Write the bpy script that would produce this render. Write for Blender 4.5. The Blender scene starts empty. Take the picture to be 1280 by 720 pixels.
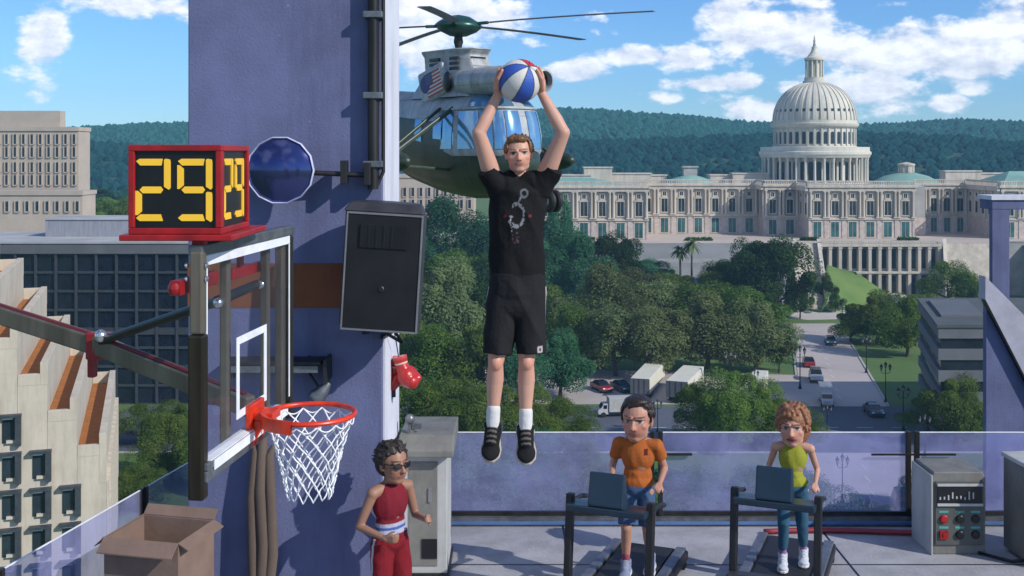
import bpy, bmesh, math, random
import numpy as np
from mathutils import Matrix, Vector, Euler, noise
R = math.radians
PI = math.pi
SC = bpy.context.scene
COL = SC.collection
H = 4.4            # eye height above the roof deck (deck is z = 0)
F = 1372.0         # focal length in photo pixels
HY = 190.0         # horizon row in the photo
DG = 40.0          # street level lies this far below the eye
GZ = H - DG
PZ = H - 25.5      # upper terrace level in front of the domed building

def P(px, py, Y):
    return Vector(((px - 640.0) / F * Y, Y, H - (py - HY) / F * Y))

def G(px, py, z=GZ):
    Y = (H - z) * F / (py - HY)
    return Vector(((px - 640.0) / F * Y, Y, z))

# ---------------------------------------------------------------- materials
def newmat(name):
    m = bpy.data.materials.new(name)
    m.use_nodes = True
    nt = m.node_tree
    b = nt.nodes['Principled BSDF']
    return m, nt, b

def mat(name, col, rough=0.7, metal=0.0, var=0.18, scale=3.0, bump=0.0, bscale=None, emit=0.0,
        col2=None, streak=False, rand=0.0, spec=0.5, coat=0.0, alpha=None):
    """principled surface whose base colour wanders with fractal noise (wear, dirt)"""
    m, nt, b = newmat(name)
    N, L = nt.nodes, nt.links
    tc = N.new('ShaderNodeTexCoord')
    mp = N.new('ShaderNodeMapping')
    L.new(tc.outputs['Object'], mp.inputs['Vector'])
    if streak:
        mp.inputs['Scale'].default_value = (1, 1, 0.12)
    no = N.new('ShaderNodeTexNoise')
    no.inputs['Scale'].default_value = scale
    no.inputs['Detail'].default_value = 6
    no.inputs['Roughness'].default_value = 0.62
    L.new(mp.outputs[0], no.inputs['Vector'])
    rp = N.new('ShaderNodeValToRGB')
    rp.color_ramp.elements[0].position = 0.32
    rp.color_ramp.elements[1].position = 0.68
    c2 = col2 or tuple(min(1, c * (1 + var)) for c in col)
    c1 = tuple(c * (1 - var) for c in col)
    if col2: c1 = col
    rp.color_ramp.elements[0].color = (*c1, 1)
    rp.color_ramp.elements[1].color = (*c2, 1)
    L.new(no.outputs['Fac'], rp.inputs['Fac'])
    out = rp.outputs['Color']
    if rand:
        oi = N.new('ShaderNodeObjectInfo')
        hs = N.new('ShaderNodeHueSaturation')
        ma = N.new('ShaderNodeMath'); ma.operation = 'MULTIPLY_ADD'
        ma.inputs[1].default_value = rand; ma.inputs[2].default_value = 1 - rand / 2
        L.new(oi.outputs['Random'], ma.inputs[0])
        L.new(ma.outputs[0], hs.inputs['Value'])
        L.new(out, hs.inputs['Color'])
        out = hs.outputs['Color']
    L.new(out, b.inputs['Base Color'])
    b.inputs['Roughness'].default_value = rough
    b.inputs['Metallic'].default_value = metal
    b.inputs['Specular IOR Level'].default_value = spec
    b.inputs['Coat Weight'].default_value = coat
    if rough < 0.9:
        mr = N.new('ShaderNodeMapRange')
        mr.inputs['To Min'].default_value = max(0.03, rough - 0.1)
        mr.inputs['To Max'].default_value = min(1, rough + 0.12)
        L.new(no.outputs['Fac'], mr.inputs['Value'])
        L.new(mr.outputs[0], b.inputs['Roughness'])
    if bump:
        nb = N.new('ShaderNodeTexNoise')
        nb.inputs['Scale'].default_value = bscale or scale * 6
        nb.inputs['Detail'].default_value = 5
        L.new(tc.outputs['Object'], nb.inputs['Vector'])
        bp = N.new('ShaderNodeBump')
        bp.inputs['Strength'].default_value = bump
        bp.inputs['Distance'].default_value = 0.02
        L.new(nb.outputs['Fac'], bp.inputs['Height'])
        L.new(bp.outputs[0], b.inputs['Normal'])
    if emit:
        b.inputs['Emission Color'].default_value = (*col, 1)
        b.inputs['Emission Strength'].default_value = emit
    return m

def attr_mat(name, rough=0.55, sss=0.0, bump=0.0, bscale=60, spec=0.4):
    """base colour read from the mesh's own colour attribute 'Col'"""
    m, nt, b = newmat(name)
    N, L = nt.nodes, nt.links
    a = N.new('ShaderNodeAttribute'); a.attribute_name = 'Col'
    L.new(a.outputs['Color'], b.inputs['Base Color'])
    b.inputs['Roughness'].default_value = rough
    b.inputs['Specular IOR Level'].default_value = spec
    if sss:
        b.inputs['Subsurface Weight'].default_value = sss
        b.inputs['Subsurface Radius'].default_value = (0.02, 0.008, 0.004)
        b.inputs['Subsurface Scale'].default_value = 0.5
    if bump:
        tc = N.new('ShaderNodeTexCoord')
        nb = N.new('ShaderNodeTexNoise'); nb.inputs['Scale'].default_value = bscale
        L.new(tc.outputs['Object'], nb.inputs['Vector'])
        bp = N.new('ShaderNodeBump'); bp.inputs['Strength'].default_value = bump
        bp.inputs['Distance'].default_value = 0.01
        L.new(nb.outputs['Fac'], bp.inputs['Height'])
        L.new(bp.outputs[0], b.inputs['Normal'])
    return m

def leaf_mat(name, c1, c2, transl=0.45):
    m = bpy.data.materials.new(name); m.use_nodes = True
    nt = m.node_tree; N, L = nt.nodes, nt.links
    for n in list(N): N.remove(n)
    out = N.new('ShaderNodeOutputMaterial')
    tc = N.new('ShaderNodeTexCoord')
    no = N.new('ShaderNodeTexNoise'); no.inputs['Scale'].default_value = 0.55; no.inputs['Detail'].default_value = 5
    L.new(tc.outputs['Object'], no.inputs['Vector'])
    rp = N.new('ShaderNodeValToRGB')
    rp.color_ramp.elements[0].position = 0.36; rp.color_ramp.elements[1].position = 0.66
    rp.color_ramp.elements[0].color = (*c1, 1); rp.color_ramp.elements[1].color = (*c2, 1)
    L.new(no.outputs['Fac'], rp.inputs['Fac'])
    oi = N.new('ShaderNodeObjectInfo')
    hs = N.new('ShaderNodeHueSaturation')
    mr = N.new('ShaderNodeMapRange'); mr.inputs['To Min'].default_value = 0.75; mr.inputs['To Max'].default_value = 1.25
    L.new(oi.outputs['Random'], mr.inputs['Value']); L.new(mr.outputs[0], hs.inputs['Value'])
    mh = N.new('ShaderNodeMapRange'); mh.inputs['To Min'].default_value = 0.485; mh.inputs['To Max'].default_value = 0.515
    L.new(oi.outputs['Random'], mh.inputs['Value']); L.new(mh.outputs[0], hs.inputs['Hue'])
    L.new(rp.outputs['Color'], hs.inputs['Color'])
    d = N.new('ShaderNodeBsdfDiffuse'); t = N.new('ShaderNodeBsdfTranslucent')
    L.new(hs.outputs['Color'], d.inputs['Color']); L.new(hs.outputs['Color'], t.inputs['Color'])
    mx = N.new('ShaderNodeMixShader'); mx.inputs[0].default_value = transl
    L.new(d.outputs[0], mx.inputs[1]); L.new(t.outputs[0], mx.inputs[2])
    L.new(mx.outputs[0], out.inputs['Surface'])
    return m

def glass_mat(name, tint, veil, veil_amt, gloss=0.08, rough=0.02, smudge=0.0):
    m = bpy.data.materials.new(name); m.use_nodes = True
    nt = m.node_tree; N, L = nt.nodes, nt.links
    for n in list(N): N.remove(n)
    out = N.new('ShaderNodeOutputMaterial')
    tr = N.new('ShaderNodeBsdfTransparent'); tr.inputs['Color'].default_value = (*tint, 1)
    df = N.new('ShaderNodeBsdfDiffuse'); df.inputs['Color'].default_value = (*veil, 1)
    m1 = N.new('ShaderNodeMixShader'); m1.inputs[0].default_value = veil_amt
    if smudge:
        tc = N.new('ShaderNodeTexCoord')
        no = N.new('ShaderNodeTexNoise'); no.inputs['Scale'].default_value = 2.2; no.inputs['Detail'].default_value = 9
        no.inputs['Roughness'].default_value = 0.7
        L.new(tc.outputs['Object'], no.inputs['Vector'])
        mr = N.new('ShaderNodeMapRange'); mr.inputs['From Min'].default_value = 0.35; mr.inputs['From Max'].default_value = 0.7
        mr.inputs['To Min'].default_value = veil_amt - smudge; mr.inputs['To Max'].default_value = veil_amt + smudge
        L.new(no.outputs['Fac'], mr.inputs['Value']); L.new(mr.outputs[0], m1.inputs[0])
    gl = N.new('ShaderNodeBsdfGlossy'); gl.inputs['Roughness'].default_value = rough
    m2 = N.new('ShaderNodeMixShader'); m2.inputs[0].default_value = gloss
    L.new(tr.outputs[0], m1.inputs[1]); L.new(df.outputs[0], m1.inputs[2])
    L.new(m1.outputs[0], m2.inputs[1]); L.new(gl.outputs[0], m2.inputs[2])
    L.new(m2.outputs[0], out.inputs['Surface'])
    return m

def add_stains(m, dark, chip, s1=.55, s2=7.0, amt=.5):
    """run-off stains, patched areas and small chips on top of a painted surface"""
    nt = m.node_tree; N, L = nt.nodes, nt.links; b = N['Principled BSDF']
    src = b.inputs['Base Color'].links[0].from_socket
    tc = N.new('ShaderNodeTexCoord'); mp = N.new('ShaderNodeMapping'); mp.inputs['Scale'].default_value = (2.2, 2.2, .28)
    L.new(tc.outputs['Object'], mp.inputs[0])
    n1 = N.new('ShaderNodeTexNoise'); n1.inputs['Scale'].default_value = s1*2; n1.inputs['Detail'].default_value = 8; n1.inputs['Roughness'].default_value = .7
    L.new(mp.outputs[0], n1.inputs['Vector'])
    r1 = N.new('ShaderNodeMapRange'); r1.inputs['From Min'].default_value = .48; r1.inputs['From Max'].default_value = .72; r1.inputs['To Max'].default_value = amt
    L.new(n1.outputs['Fac'], r1.inputs['Value'])
    x1 = N.new('ShaderNodeMix'); x1.data_type = 'RGBA'; L.new(r1.outputs[0], x1.inputs[0]); L.new(src, x1.inputs[6]); x1.inputs[7].default_value = (*dark, 1)
    n2 = N.new('ShaderNodeTexNoise'); n2.inputs['Scale'].default_value = s2; n2.inputs['Detail'].default_value = 7; n2.inputs['Roughness'].default_value = .75
    L.new(tc.outputs['Object'], n2.inputs['Vector'])
    r2 = N.new('ShaderNodeMapRange'); r2.inputs['From Min'].default_value = .675; r2.inputs['From Max'].default_value = .70; r2.inputs['To Max'].default_value = .7
    L.new(n2.outputs['Fac'], r2.inputs['Value'])
    x2 = N.new('ShaderNodeMix'); x2.data_type = 'RGBA'; L.new(r2.outputs[0], x2.inputs[0]); L.new(x1.outputs[2], x2.inputs[6]); x2.inputs[7].default_value = (*chip, 1)
    L.new(x2.outputs[2], b.inputs['Base Color'])
def add_panels(m, px=1.15, pz=.8, dk=.45):
    """dark seams of riveted sheet panels"""
    nt = m.node_tree; N, L = nt.nodes, nt.links; b = N['Principled BSDF']
    src = b.inputs['Base Color'].links[0].from_socket
    tc = N.new('ShaderNodeTexCoord'); sp = N.new('ShaderNodeSeparateXYZ'); L.new(tc.outputs['Object'], sp.inputs[0])
    outs = []
    for ch, per in ((0, px), (2, pz)):
        a = N.new('ShaderNodeMath'); a.operation = 'MULTIPLY_ADD'; a.inputs[1].default_value = 1/per; a.inputs[2].default_value = 40.3; L.new(sp.outputs[ch], a.inputs[0])
        f = N.new('ShaderNodeMath'); f.operation = 'FRACT'; L.new(a.outputs[0], f.inputs[0])
        c = N.new('ShaderNodeMath'); c.operation = 'LESS_THAN'; c.inputs[1].default_value = .035; L.new(f.outputs[0], c.inputs[0]); outs.append(c.outputs[0])
    mx = N.new('ShaderNodeMath'); mx.operation = 'MAXIMUM'; L.new(outs[0], mx.inputs[0]); L.new(outs[1], mx.inputs[1])
    ml = N.new('ShaderNodeMath'); ml.operation = 'MULTIPLY'; ml.inputs[1].default_value = dk; L.new(mx.outputs[0], ml.inputs[0])
    x = N.new('ShaderNodeMix'); x.data_type = 'RGBA'; L.new(ml.outputs[0], x.inputs[0]); L.new(src, x.inputs[6]); x.inputs[7].default_value = (.01,.012,.012,1)
    L.new(x.outputs[2], b.inputs['Base Color'])
# ---------------------------------------------------------------- mesh builder
class MB:
    def __init__(s, M=None):
        s.v = []; s.f = []; s.mi = []; s.M = M; s.cur = 0
    def add(s, vs, fs, M=None):
        o = len(s.v)
        for v in vs:
            v = Vector(v)
            if M is not None: v = M @ v
            if s.M is not None: v = s.M @ v
            s.v.append(v)
        for f in fs:
            s.f.append([i + o for i in f]); s.mi.append(s.cur)
        return s
    def box(s, x0, x1, y0, y1, z0, z1, M=None):
        vs = [(x0,y0,z0),(x1,y0,z0),(x1,y1,z0),(x0,y1,z0),(x0,y0,z1),(x1,y0,z1),(x1,y1,z1),(x0,y1,z1)]
        return s.add(vs, [(0,3,2,1),(4,5,6,7),(0,1,5,4),(1,2,6,5),(2,3,7,6),(3,0,4,7)], M)
    def cbox(s, c, sz, M=None):
        return s.box(c[0]-sz[0]/2, c[0]+sz[0]/2, c[1]-sz[1]/2, c[1]+sz[1]/2, c[2]-sz[2]/2, c[2]+sz[2]/2, M)
    def tube(s, pts, rad, n=10, cap=True, M=None):
        pts = [Vector(p) for p in pts]
        if not hasattr(rad, '__len__'): rad = [rad] * len(pts)
        vs = []; fs = []
        up = None
        for i, p in enumerate(pts):
            a = pts[max(0, i-1)]; b = pts[min(len(pts)-1, i+1)]
            t = (b - a).normalized()
            if up is None:
                up = Vector((0,0,1)) if abs(t.z) < 0.9 else Vector((1,0,0))
            x = t.cross(up).normalized(); y = x.cross(t).normalized(); up = y
            for k in range(n):
                an = 2*PI*k/n
                vs.append(p + (x*math.cos(an) + y*math.sin(an)) * rad[i])
        for i in range(len(pts)-1):
            for k in range(n):
                k2 = (k+1) % n
                fs.append((i*n+k, i*n+k2, (i+1)*n+k2, (i+1)*n+k))
        if cap:
            fs.append(tuple(reversed(range(n)))); fs.append(tuple((len(pts)-1)*n+k for k in range(n)))
        return s.add(vs, fs, M)
    def beam(s, p0, p1, w, h, M=None):
        """rectangular bar between two points, w horizontal, h the other way"""
        p0, p1 = Vector(p0), Vector(p1); t = (p1-p0).normalized()
        up = Vector((0,0,1)) if abs(t.z) < 0.95 else Vector((0,1,0))
        x = t.cross(up).normalized()*w/2; y = x.normalized().cross(t).normalized()*h/2
        vs = [p0-x-y, p0+x-y, p0+x+y, p0-x+y, p1-x-y, p1+x-y, p1+x+y, p1-x+y]
        return s.add(vs, [(0,3,2,1),(4,5,6,7),(0,1,5,4),(1,2,6,5),(2,3,7,6),(3,0,4,7)], M)
    def lathe(s, prof, n=24, M=None, a0=0.0, a1=2*PI, cap=False):
        vs = []; fs = []; full = abs(a1-a0-2*PI) < 1e-6
        m = n if full else n+1
        for r, z in prof:
            for k in range(m):
                an = a0 + (a1-a0)*k/n
                vs.append((r*math.cos(an), r*math.sin(an), z))
        for i in range(len(prof)-1):
            for k in range(n):
                k2 = (k+1) % m
                fs.append((i*m+k, i*m+k2, (i+1)*m+k2, (i+1)*m+k))
        if cap:
            fs.append(tuple(reversed(range(m)))); fs.append(tuple((len(prof)-1)*m+k for k in range(m)))
        return s.add(vs, fs, M)
    def ell(s, c, r, nu=14, nv=9, M=None):
        vs = [(c[0], c[1], c[2]-r[2])]; fs = []
        for j in range(1, nv):
            ph = -PI/2 + PI*j/nv
            for k in range(nu):
                a = 2*PI*k/nu
                vs.append((c[0]+r[0]*math.cos(ph)*math.cos(a), c[1]+r[1]*math.cos(ph)*math.sin(a), c[2]+r[2]*math.sin(ph)))
        vs.append((c[0], c[1], c[2]+r[2])); T = len(vs)-1
        for k in range(nu):
            k2 = (k+1) % nu
            fs.append((0, 1+k2, 1+k)); fs.append((T, T-nu+k, T-nu+k2))
            for j in range(nv-2):
                a = 1+j*nu
                fs.append((a+k, a+k2, a+nu+k2, a+nu+k))
        return s.add(vs, fs, M)
    def cap(s, p0, p1, r0, r1, n=12, M=None):
        """round-ended tapered limb"""
        p0, p1 = Vector(p0), Vector(p1); t = (p1-p0); L = t.length; t = t/L if L > 1e-6 else Vector((0,0,1))
        pts = []; rr = []
        for a in (1.0, .9, .7, .4): pts.append(p0 - t*r0*a); rr.append(max(.0005, r0*math.sqrt(max(0, 1-a*a))))
        for k in range(5): pts.append(p0 + t*L*k/4); rr.append(r0+(r1-r0)*k/4)
        for a in (.4, .7, .9, 1.0): pts.append(p1 + t*r1*a); rr.append(max(.0005, r1*math.sqrt(max(0, 1-a*a))))
        return s.tube(pts, rr, n, True, M)
    def prism(s, outline, axis, d0, d1, M=None):
        """outline in 2D extruded along axis ('x','y','z') from d0 to d1"""
        n = len(outline)
        def mk(a, b, d):
            return {'x': (d, a, b), 'y': (a, d, b), 'z': (a, b, d)}[axis]
        vs = [mk(a, b, d0) for a, b in outline] + [mk(a, b, d1) for a, b in outline]
        fs = [tuple(reversed(range(n))), tuple(range(n, 2*n))]
        for k in range(n):
            fs.append((k, (k+1) % n, n+(k+1) % n, n+k))
        return s.add(vs, fs, M)
    def quad(s, a, b, c, d, M=None):
        return s.add([a, b, c, d], [(0,1,2,3)], M)
    def build(s, name, mats, parent=None, smooth=False, bevel=0.0, world=False, seg=2):
        if not isinstance(mats, (list, tuple)): mats = [mats]
        me = bpy.data.meshes.new(name)
        vs = s.v
        if world and parent is not None:
            inv = wm(parent).inverted(); vs = [inv @ v for v in vs]
        me.from_pydata([tuple(v) for v in vs], [], s.f)
        for m in mats: me.materials.append(m)
        if any(s.mi): me.polygons.foreach_set('material_index', s.mi)
        bm = bmesh.new(); bm.from_mesh(me); bmesh.ops.recalc_face_normals(bm, faces=bm.faces); bm.to_mesh(me); bm.free()
        if smooth:
            me.polygons.foreach_set('use_smooth', [True]*len(me.polygons))
            if smooth != 'all': me.set_sharp_from_angle(angle=R(38))
        me.update()
        o = bpy.data.objects.new(name, me); COL.objects.link(o)
        if parent is not None: o.parent = parent
        if bevel:
            b = o.modifiers.new('bevel', 'BEVEL'); b.width = bevel; b.segments = seg; b.limit_method = 'ANGLE'; b.angle_limit = R(40)
            b.harden_normals = False
        return o

def wm(o):
    M = o.matrix_basis.copy()
    p = o.parent
    while p is not None:
        M = p.matrix_basis @ M; p = p.parent
    return M

def tag(o, label=None, cat=None, group=None, kind=None):
    if label: o['label'] = label
    if cat: o['category'] = cat
    if group: o['group'] = group
    if kind: o['kind'] = kind
    return o

def thing(name, label, cat, loc=(0,0,0), rz=0.0, group=None):
    o = bpy.data.objects.new(name, None); COL.objects.link(o)
    o.location = loc; o.rotation_euler = (0, 0, rz); o.empty_display_size = 0.3
    return tag(o, label, cat, group)

def kids(o):
    return [c for c in ALLCH.get(o.name, [])]

def copy_tree(o, parent=None, children=None):
    c = o.copy(); COL.objects.link(c)
    if parent is not None: c.parent = parent
    for ch in [x for x in COL.objects if x.parent == o]:
        copy_tree(ch, c)
    return c

def dup(o, loc, rz=0.0, scale=None, label=None):
    c = copy_tree(o)
    c.location = loc; c.rotation_euler = (0, 0, rz)
    if scale is not None: c.scale = scale if hasattr(scale, '__len__') else (scale,)*3
    if label: c['label'] = label
    return c

def recolor(o, slot, m):
    """give one copy its own paint, without touching the shared mesh"""
    s = o.material_slots[slot]; s.link = 'OBJECT'; s.material = m

def fuse(mb, voxel, iters=4, factor=0.6):
    """melt overlapping shapes into one continuous skin"""
    me = bpy.data.meshes.new('tmp'); me.from_pydata([tuple(v) for v in mb.v], [], mb.f)
    bm = bmesh.new(); bm.from_mesh(me); bmesh.ops.recalc_face_normals(bm, faces=bm.faces); bm.to_mesh(me); bm.free()
    o = bpy.data.objects.new('tmp', me); COL.objects.link(o)
    r = o.modifiers.new('r', 'REMESH'); r.mode = 'VOXEL'; r.voxel_size = voxel
    if iters:
        sm = o.modifiers.new('s', 'SMOOTH'); sm.factor = factor; sm.iterations = iters
    dg = bpy.context.evaluated_depsgraph_get()
    out = bpy.data.meshes.new_from_object(o.evaluated_get(dg))
    bpy.data.objects.remove(o); bpy.data.meshes.remove(me)
    out.polygons.foreach_set('use_smooth', [True]*len(out.polygons))
    return out

def link_mesh(name, me, mats, parent=None):
    me.name = name; me.materials.clear()
    for m in (mats if isinstance(mats, (list, tuple)) else [mats]): me.materials.append(m)
    o = bpy.data.objects.new(name, me); COL.objects.link(o)
    if parent is not None: o.parent = parent
    return o

def coords(me):
    a = np.empty(len(me.vertices)*3, 'f'); me.vertices.foreach_get('co', a); return a.reshape(-1, 3)

def set_col(me, cols):
    ca = me.color_attributes.new('Col', 'FLOAT_COLOR', 'POINT')
    c4 = np.ones((len(me.vertices), 4), 'f'); c4[:, :3] = cols
    ca.data.foreach_set('color', c4.ravel())

ORD = ['first','second','third','fourth','fifth','sixth','seventh','eighth','ninth','tenth','eleventh','twelfth','thirteenth','fourteenth','fifteenth','sixteenth']

# ---------------------------------------------------------------- shared materials
MT = {}
MT['violet'] = mat('violet_render', (0.118,0.132,0.245), .85, var=.2, scale=1.2, bump=.25, bscale=40)
add_stains(MT['violet'], (.055,.06,.12), (.30,.31,.40), amt=.55)
MT['violet_white'] = mat('white_render', (0.62,0.62,0.68), .85, var=.06, scale=1.5, bump=.15)
MT['band'] = mat('rust_brown_paint', (0.20,0.065,0.02), .8, var=.25, scale=2.5, bump=.2, col2=(0.15,0.045,0.018))
MT['deck'] = mat('deck_concrete', (0.31,0.31,0.33), .85, var=.2, scale=.9, bump=.3, bscale=30)
MT['redp'] = mat('red_gloss_paint', (0.30,0.007,0.010), .42, var=.3, scale=8)
MT['rim'] = mat('orange_red_rim_paint', (0.62,0.035,0.008), .35, var=.2, scale=14)
MT['black'] = mat('black_panel', (0.006,0.006,0.007), .4, var=.3, scale=5)
MT['dark'] = mat('dark_metal', (0.035,0.034,0.034), .45, .6, var=.35, scale=6, streak=True)
MT['bronze'] = mat('weathered_steel', (0.17,0.145,0.11), .45, .45, var=.4, scale=5, streak=True)
MT['steel'] = mat('grey_steel', (0.17,0.18,0.19), .4, .6, var=.35, scale=7)
MT['chrome'] = mat('bright_bolt_metal', (0.6,0.6,0.58), .25, .9, var=.1)
MT['whitep'] = mat('white_line_paint', (0.75,0.76,0.78), .6, var=.1, scale=9)
MT['whitenet'] = mat('white_net_cord', (0.78,0.78,0.80), .8, var=.12, scale=30)
MT['speaker'] = mat('speaker_shell', (0.03,0.03,0.034), .5, var=.25, scale=8, bump=.2, bscale=200)
MT['grille'] = mat('speaker_grille', (0.012,0.012,0.014), .55, .3, var=.3, scale=4)
MT['greybox'] = mat('olive_grey_cabinet_paint', (0.17,0.165,0.145), .6, var=.2, scale=4, bump=.1)
MT['greylite'] = mat('pale_cabinet_paint', (0.42,0.42,0.40), .6, var=.12, scale=3)
MT['cardboard'] = mat('brown_cardboard', (0.19,0.125,0.095), .9, var=.15, scale=3, bump=.15)
MT['rubber'] = mat('black_rubber', (0.012,0.012,0.013), .6, var=.3, scale=9)
MT['tan'] = mat('tan_canvas', (0.11,0.08,0.062), .95, var=.25, scale=5, bump=.3, bscale=80, streak=True)
MT['glass_rail'] = glass_mat('railing_glass', (0.82,0.85,0.97), (0.52,0.53,0.86), .19, .04, smudge=.08)
MT['glass_board'] = glass_mat('backboard_glass', (0.93,0.94,0.96), (0.6,0.6,0.7), .012, .03)
MT['stone'] = mat('pale_stone', (0.52,0.465,0.385), .85, var=.2, scale=.6, streak=True, bump=.1)
MT['stone_g'] = mat('rusticated_stone', (0.50,0.42,0.37), .9, var=.2, scale=.8)
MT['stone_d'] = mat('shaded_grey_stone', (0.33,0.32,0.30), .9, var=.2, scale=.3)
MT['domew'] = mat('dome_iron_paint', (0.58,0.55,0.46), .7, var=.12, scale=.3, streak=True)
MT['win'] = mat('dark_window_glass', (0.022,0.035,0.045), .15, var=.4, scale=.5)
MT['winteal'] = mat('teal_window_glass', (0.04,0.11,0.11), .2, var=.4, scale=.4)
MT['copper'] = mat('copper_roof', (0.20,0.36,0.30), .8, var=.2, scale=.12)
MT['roofgrey'] = mat('flat_roof_felt', (0.36,0.36,0.36), .9, var=.2, scale=.15)
MT['bark'] = mat('tree_bark', (0.085,0.065,0.05), .95, var=.3, scale=3)
add_stains(MT['deck'], (.14,.135,.13), (.40,.40,.40), .4, 9, .5)
add_stains(MT['violet_white'], (.30,.30,.36), (.35,.35,.42), .6, 8, .5)
add_stains(MT['redp'], (.10,.004,.005), (.16,.08,.07), 1.2, 14, .45)
add_stains(MT['greybox'], (.07,.065,.055), (.28,.27,.25), 1.0, 12, .5)
add_stains(MT['greylite'], (.20,.19,.17), (.30,.26,.22), 1.0, 10, .5)
add_stains(MT['band'], (.07,.022,.008), (.28,.12,.06), 1.0, 9, .5)
# ================================================================ camera, light, sky
cam = bpy.data.cameras.new('camera'); co = bpy.data.objects.new('camera', cam); COL.objects.link(co)
co.location = (0, 0, H); co.rotation_euler = (R(90), 0, 0)
cam.sensor_width = 36; cam.lens = F*36/1280; cam.shift_y = -(360-HY)/1280
cam.clip_start = 0.1; cam.clip_end = 12000
SC.camera = co
SUN = Vector((0.80, -0.52, 0.62)).normalized()
EL = math.asin(SUN.z); ROT = math.atan2(SUN.x, SUN.y)
sl = bpy.data.lights.new('sun', 'SUN'); sl.energy = 3.9; sl.angle = R(0.5); sl.color = (1, .955, .88)
so = bpy.data.objects.new('sun', sl); COL.objects.link(so)
so.rotation_euler = SUN.to_track_quat('Z', 'Y').to_euler()
W = bpy.data.worlds.new('World'); SC.world = W; W.use_nodes = True
nt = W.node_tree; N, L = nt.nodes, nt.links
bg = N['Background']
sky = N.new('ShaderNodeTexSky'); sky.sky_type = 'NISHITA'; sky.sun_disc = False
sky.sun_elevation = EL; sky.sun_rotation = ROT; sky.altitude = 1200; sky.air_density = 1.15; sky.dust_density = 0.25; sky.ozone_density = 2.6
tint = N.new('ShaderNodeMix'); tint.data_type = 'RGBA'; tint.blend_type = 'MULTIPLY'; tint.inputs[0].default_value = 1
tint.inputs[7].default_value = (0.50, 0.78, 1.16, 1)
L.new(sky.outputs[0], tint.inputs[6])
tc = N.new('ShaderNodeTexCoord')
sx = N.new('ShaderNodeSeparateXYZ'); L.new(tc.outputs['Generated'], sx.inputs[0])
def mth(op, a, b=None, c=None, clamp=False):
    n = N.new('ShaderNodeMath'); n.operation = op; n.use_clamp = clamp
    for i, v in enumerate((a, b, c)):
        if v is None: continue
        if hasattr(v, 'links'): L.new(v, n.inputs[i])
        else: n.inputs[i].default_value = v
    return n.outputs[0]
az = mth('ARCTAN2', sx.outputs[0], sx.outputs[1])
hyp = mth('SQRT', mth('ADD', mth('MULTIPLY', sx.outputs[0], sx.outputs[0]), mth('MULTIPLY', sx.outputs[1], sx.outputs[1])))
el = mth('ARCTAN2', sx.outputs[2], hyp)
cv = N.new('ShaderNodeCombineXYZ'); L.new(az, cv.inputs[0]); L.new(mth('MULTIPLY', el, 1.7), cv.inputs[1])
n1 = N.new('ShaderNodeTexNoise'); n1.inputs['Scale'].default_value = 17; n1.inputs['Detail'].default_value = 9; n1.inputs['Roughness'].default_value = .6
L.new(cv.outputs[0], n1.inputs['Vector'])
# second sample a little towards the sun: gives the heaps a lit and a grey side
off = N.new('ShaderNodeVectorMath'); off.operation = 'ADD'; off.inputs[1].default_value = (0.006, 0.012, 0)
L.new(cv.outputs[0], off.inputs[0])
n2 = N.new('ShaderNodeTexNoise'); n2.inputs['Scale'].default_value = 17; n2.inputs['Detail'].default_value = 9; n2.inputs['Roughness'].default_value = .6
L.new(off.outputs[0], n2.inputs['Vector'])
CL = [(170,8,70,16,.8),(55,52,24,34,.9),(30,80,30,30,.3),(560,22,80,26,1.0),(520,70,45,30,.7),(610,40,40,20,.6),(715,88,34,14,.9),(650,50,60,12,.3),
      (800,70,38,10,1.0),(855,72,34,14,1.0),(880,105,34,9,.9),(868,122,38,8,.6),(925,102,24,10,.85),(965,42,74,26,.95),(905,20,34,22,.8),(1000,62,46,18,.8),
      (1115,64,72,26,.95),(1215,66,62,32,1.0),(1255,32,34,30,.95),(1075,110,60,18,.9),(1185,128,20,9,.9),(1220,108,22,10,.9),(955,138,34,14,.9),
      (1110,6,50,8,.55),(990,4,50,9,.6),(720,20,50,8,.35),(1120,130,40,12,.6),(745,140,30,8,.35)]
tot = None
for (x, y, rx, ry, a) in CL:
    # direction of that cloud
    dx = (x-640)/F; a_ = math.atan(dx); e_ = math.atan((HY-y)/F*math.cos(a_))
    u = mth('DIVIDE', mth('SUBTRACT', az, a_), rx/F*1.15); v = mth('DIVIDE', mth('SUBTRACT', el, e_), ry/F*1.15)
    d = mth('ADD', mth('MULTIPLY', u, u), mth('MULTIPLY', v, v))
    g = mth('MULTIPLY', mth('EXPONENT', mth('MULTIPLY', d, -0.7)), a)
    tot = g if tot is None else mth('MAXIMUM', tot, g)
# clouds elsewhere in the sky (behind and above the view)
n3 = N.new('ShaderNodeTexNoise'); n3.inputs['Scale'].default_value = 2.4; n3.inputs['Detail'].default_value = 3
L.new(tc.outputs['Generated'], n3.inputs['Vector'])
mr3 = N.new('ShaderNodeMapRange'); mr3.inputs['From Min'].default_value = .5; mr3.inputs['From Max'].default_value = .7; L.new(n3.outputs['Fac'], mr3.inputs['Value'])
high = N.new('ShaderNodeMapRange'); high.inputs['From Min'].default_value = .2; high.inputs['From Max'].default_value = .45; L.new(el, high.inputs['Value'])
els = mth('MULTIPLY', mr3.outputs[0], mth('MAXIMUM', high.outputs[0], mth('LESS_THAN', sx.outputs[1], 0.2)))
tot = mth('MAXIMUM', tot, els)
dens = mth('ADD', mth('MULTIPLY', tot, 0.80), mth('MULTIPLY', mth('SUBTRACT', n1.outputs['Fac'], .5), 1.75))
cm = N.new('ShaderNodeMapRange'); cm.interpolation_type = 'SMOOTHSTEP'; cm.inputs['From Min'].default_value = .24; cm.inputs['From Max'].default_value = .52
L.new(dens, cm.inputs['Value'])
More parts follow.
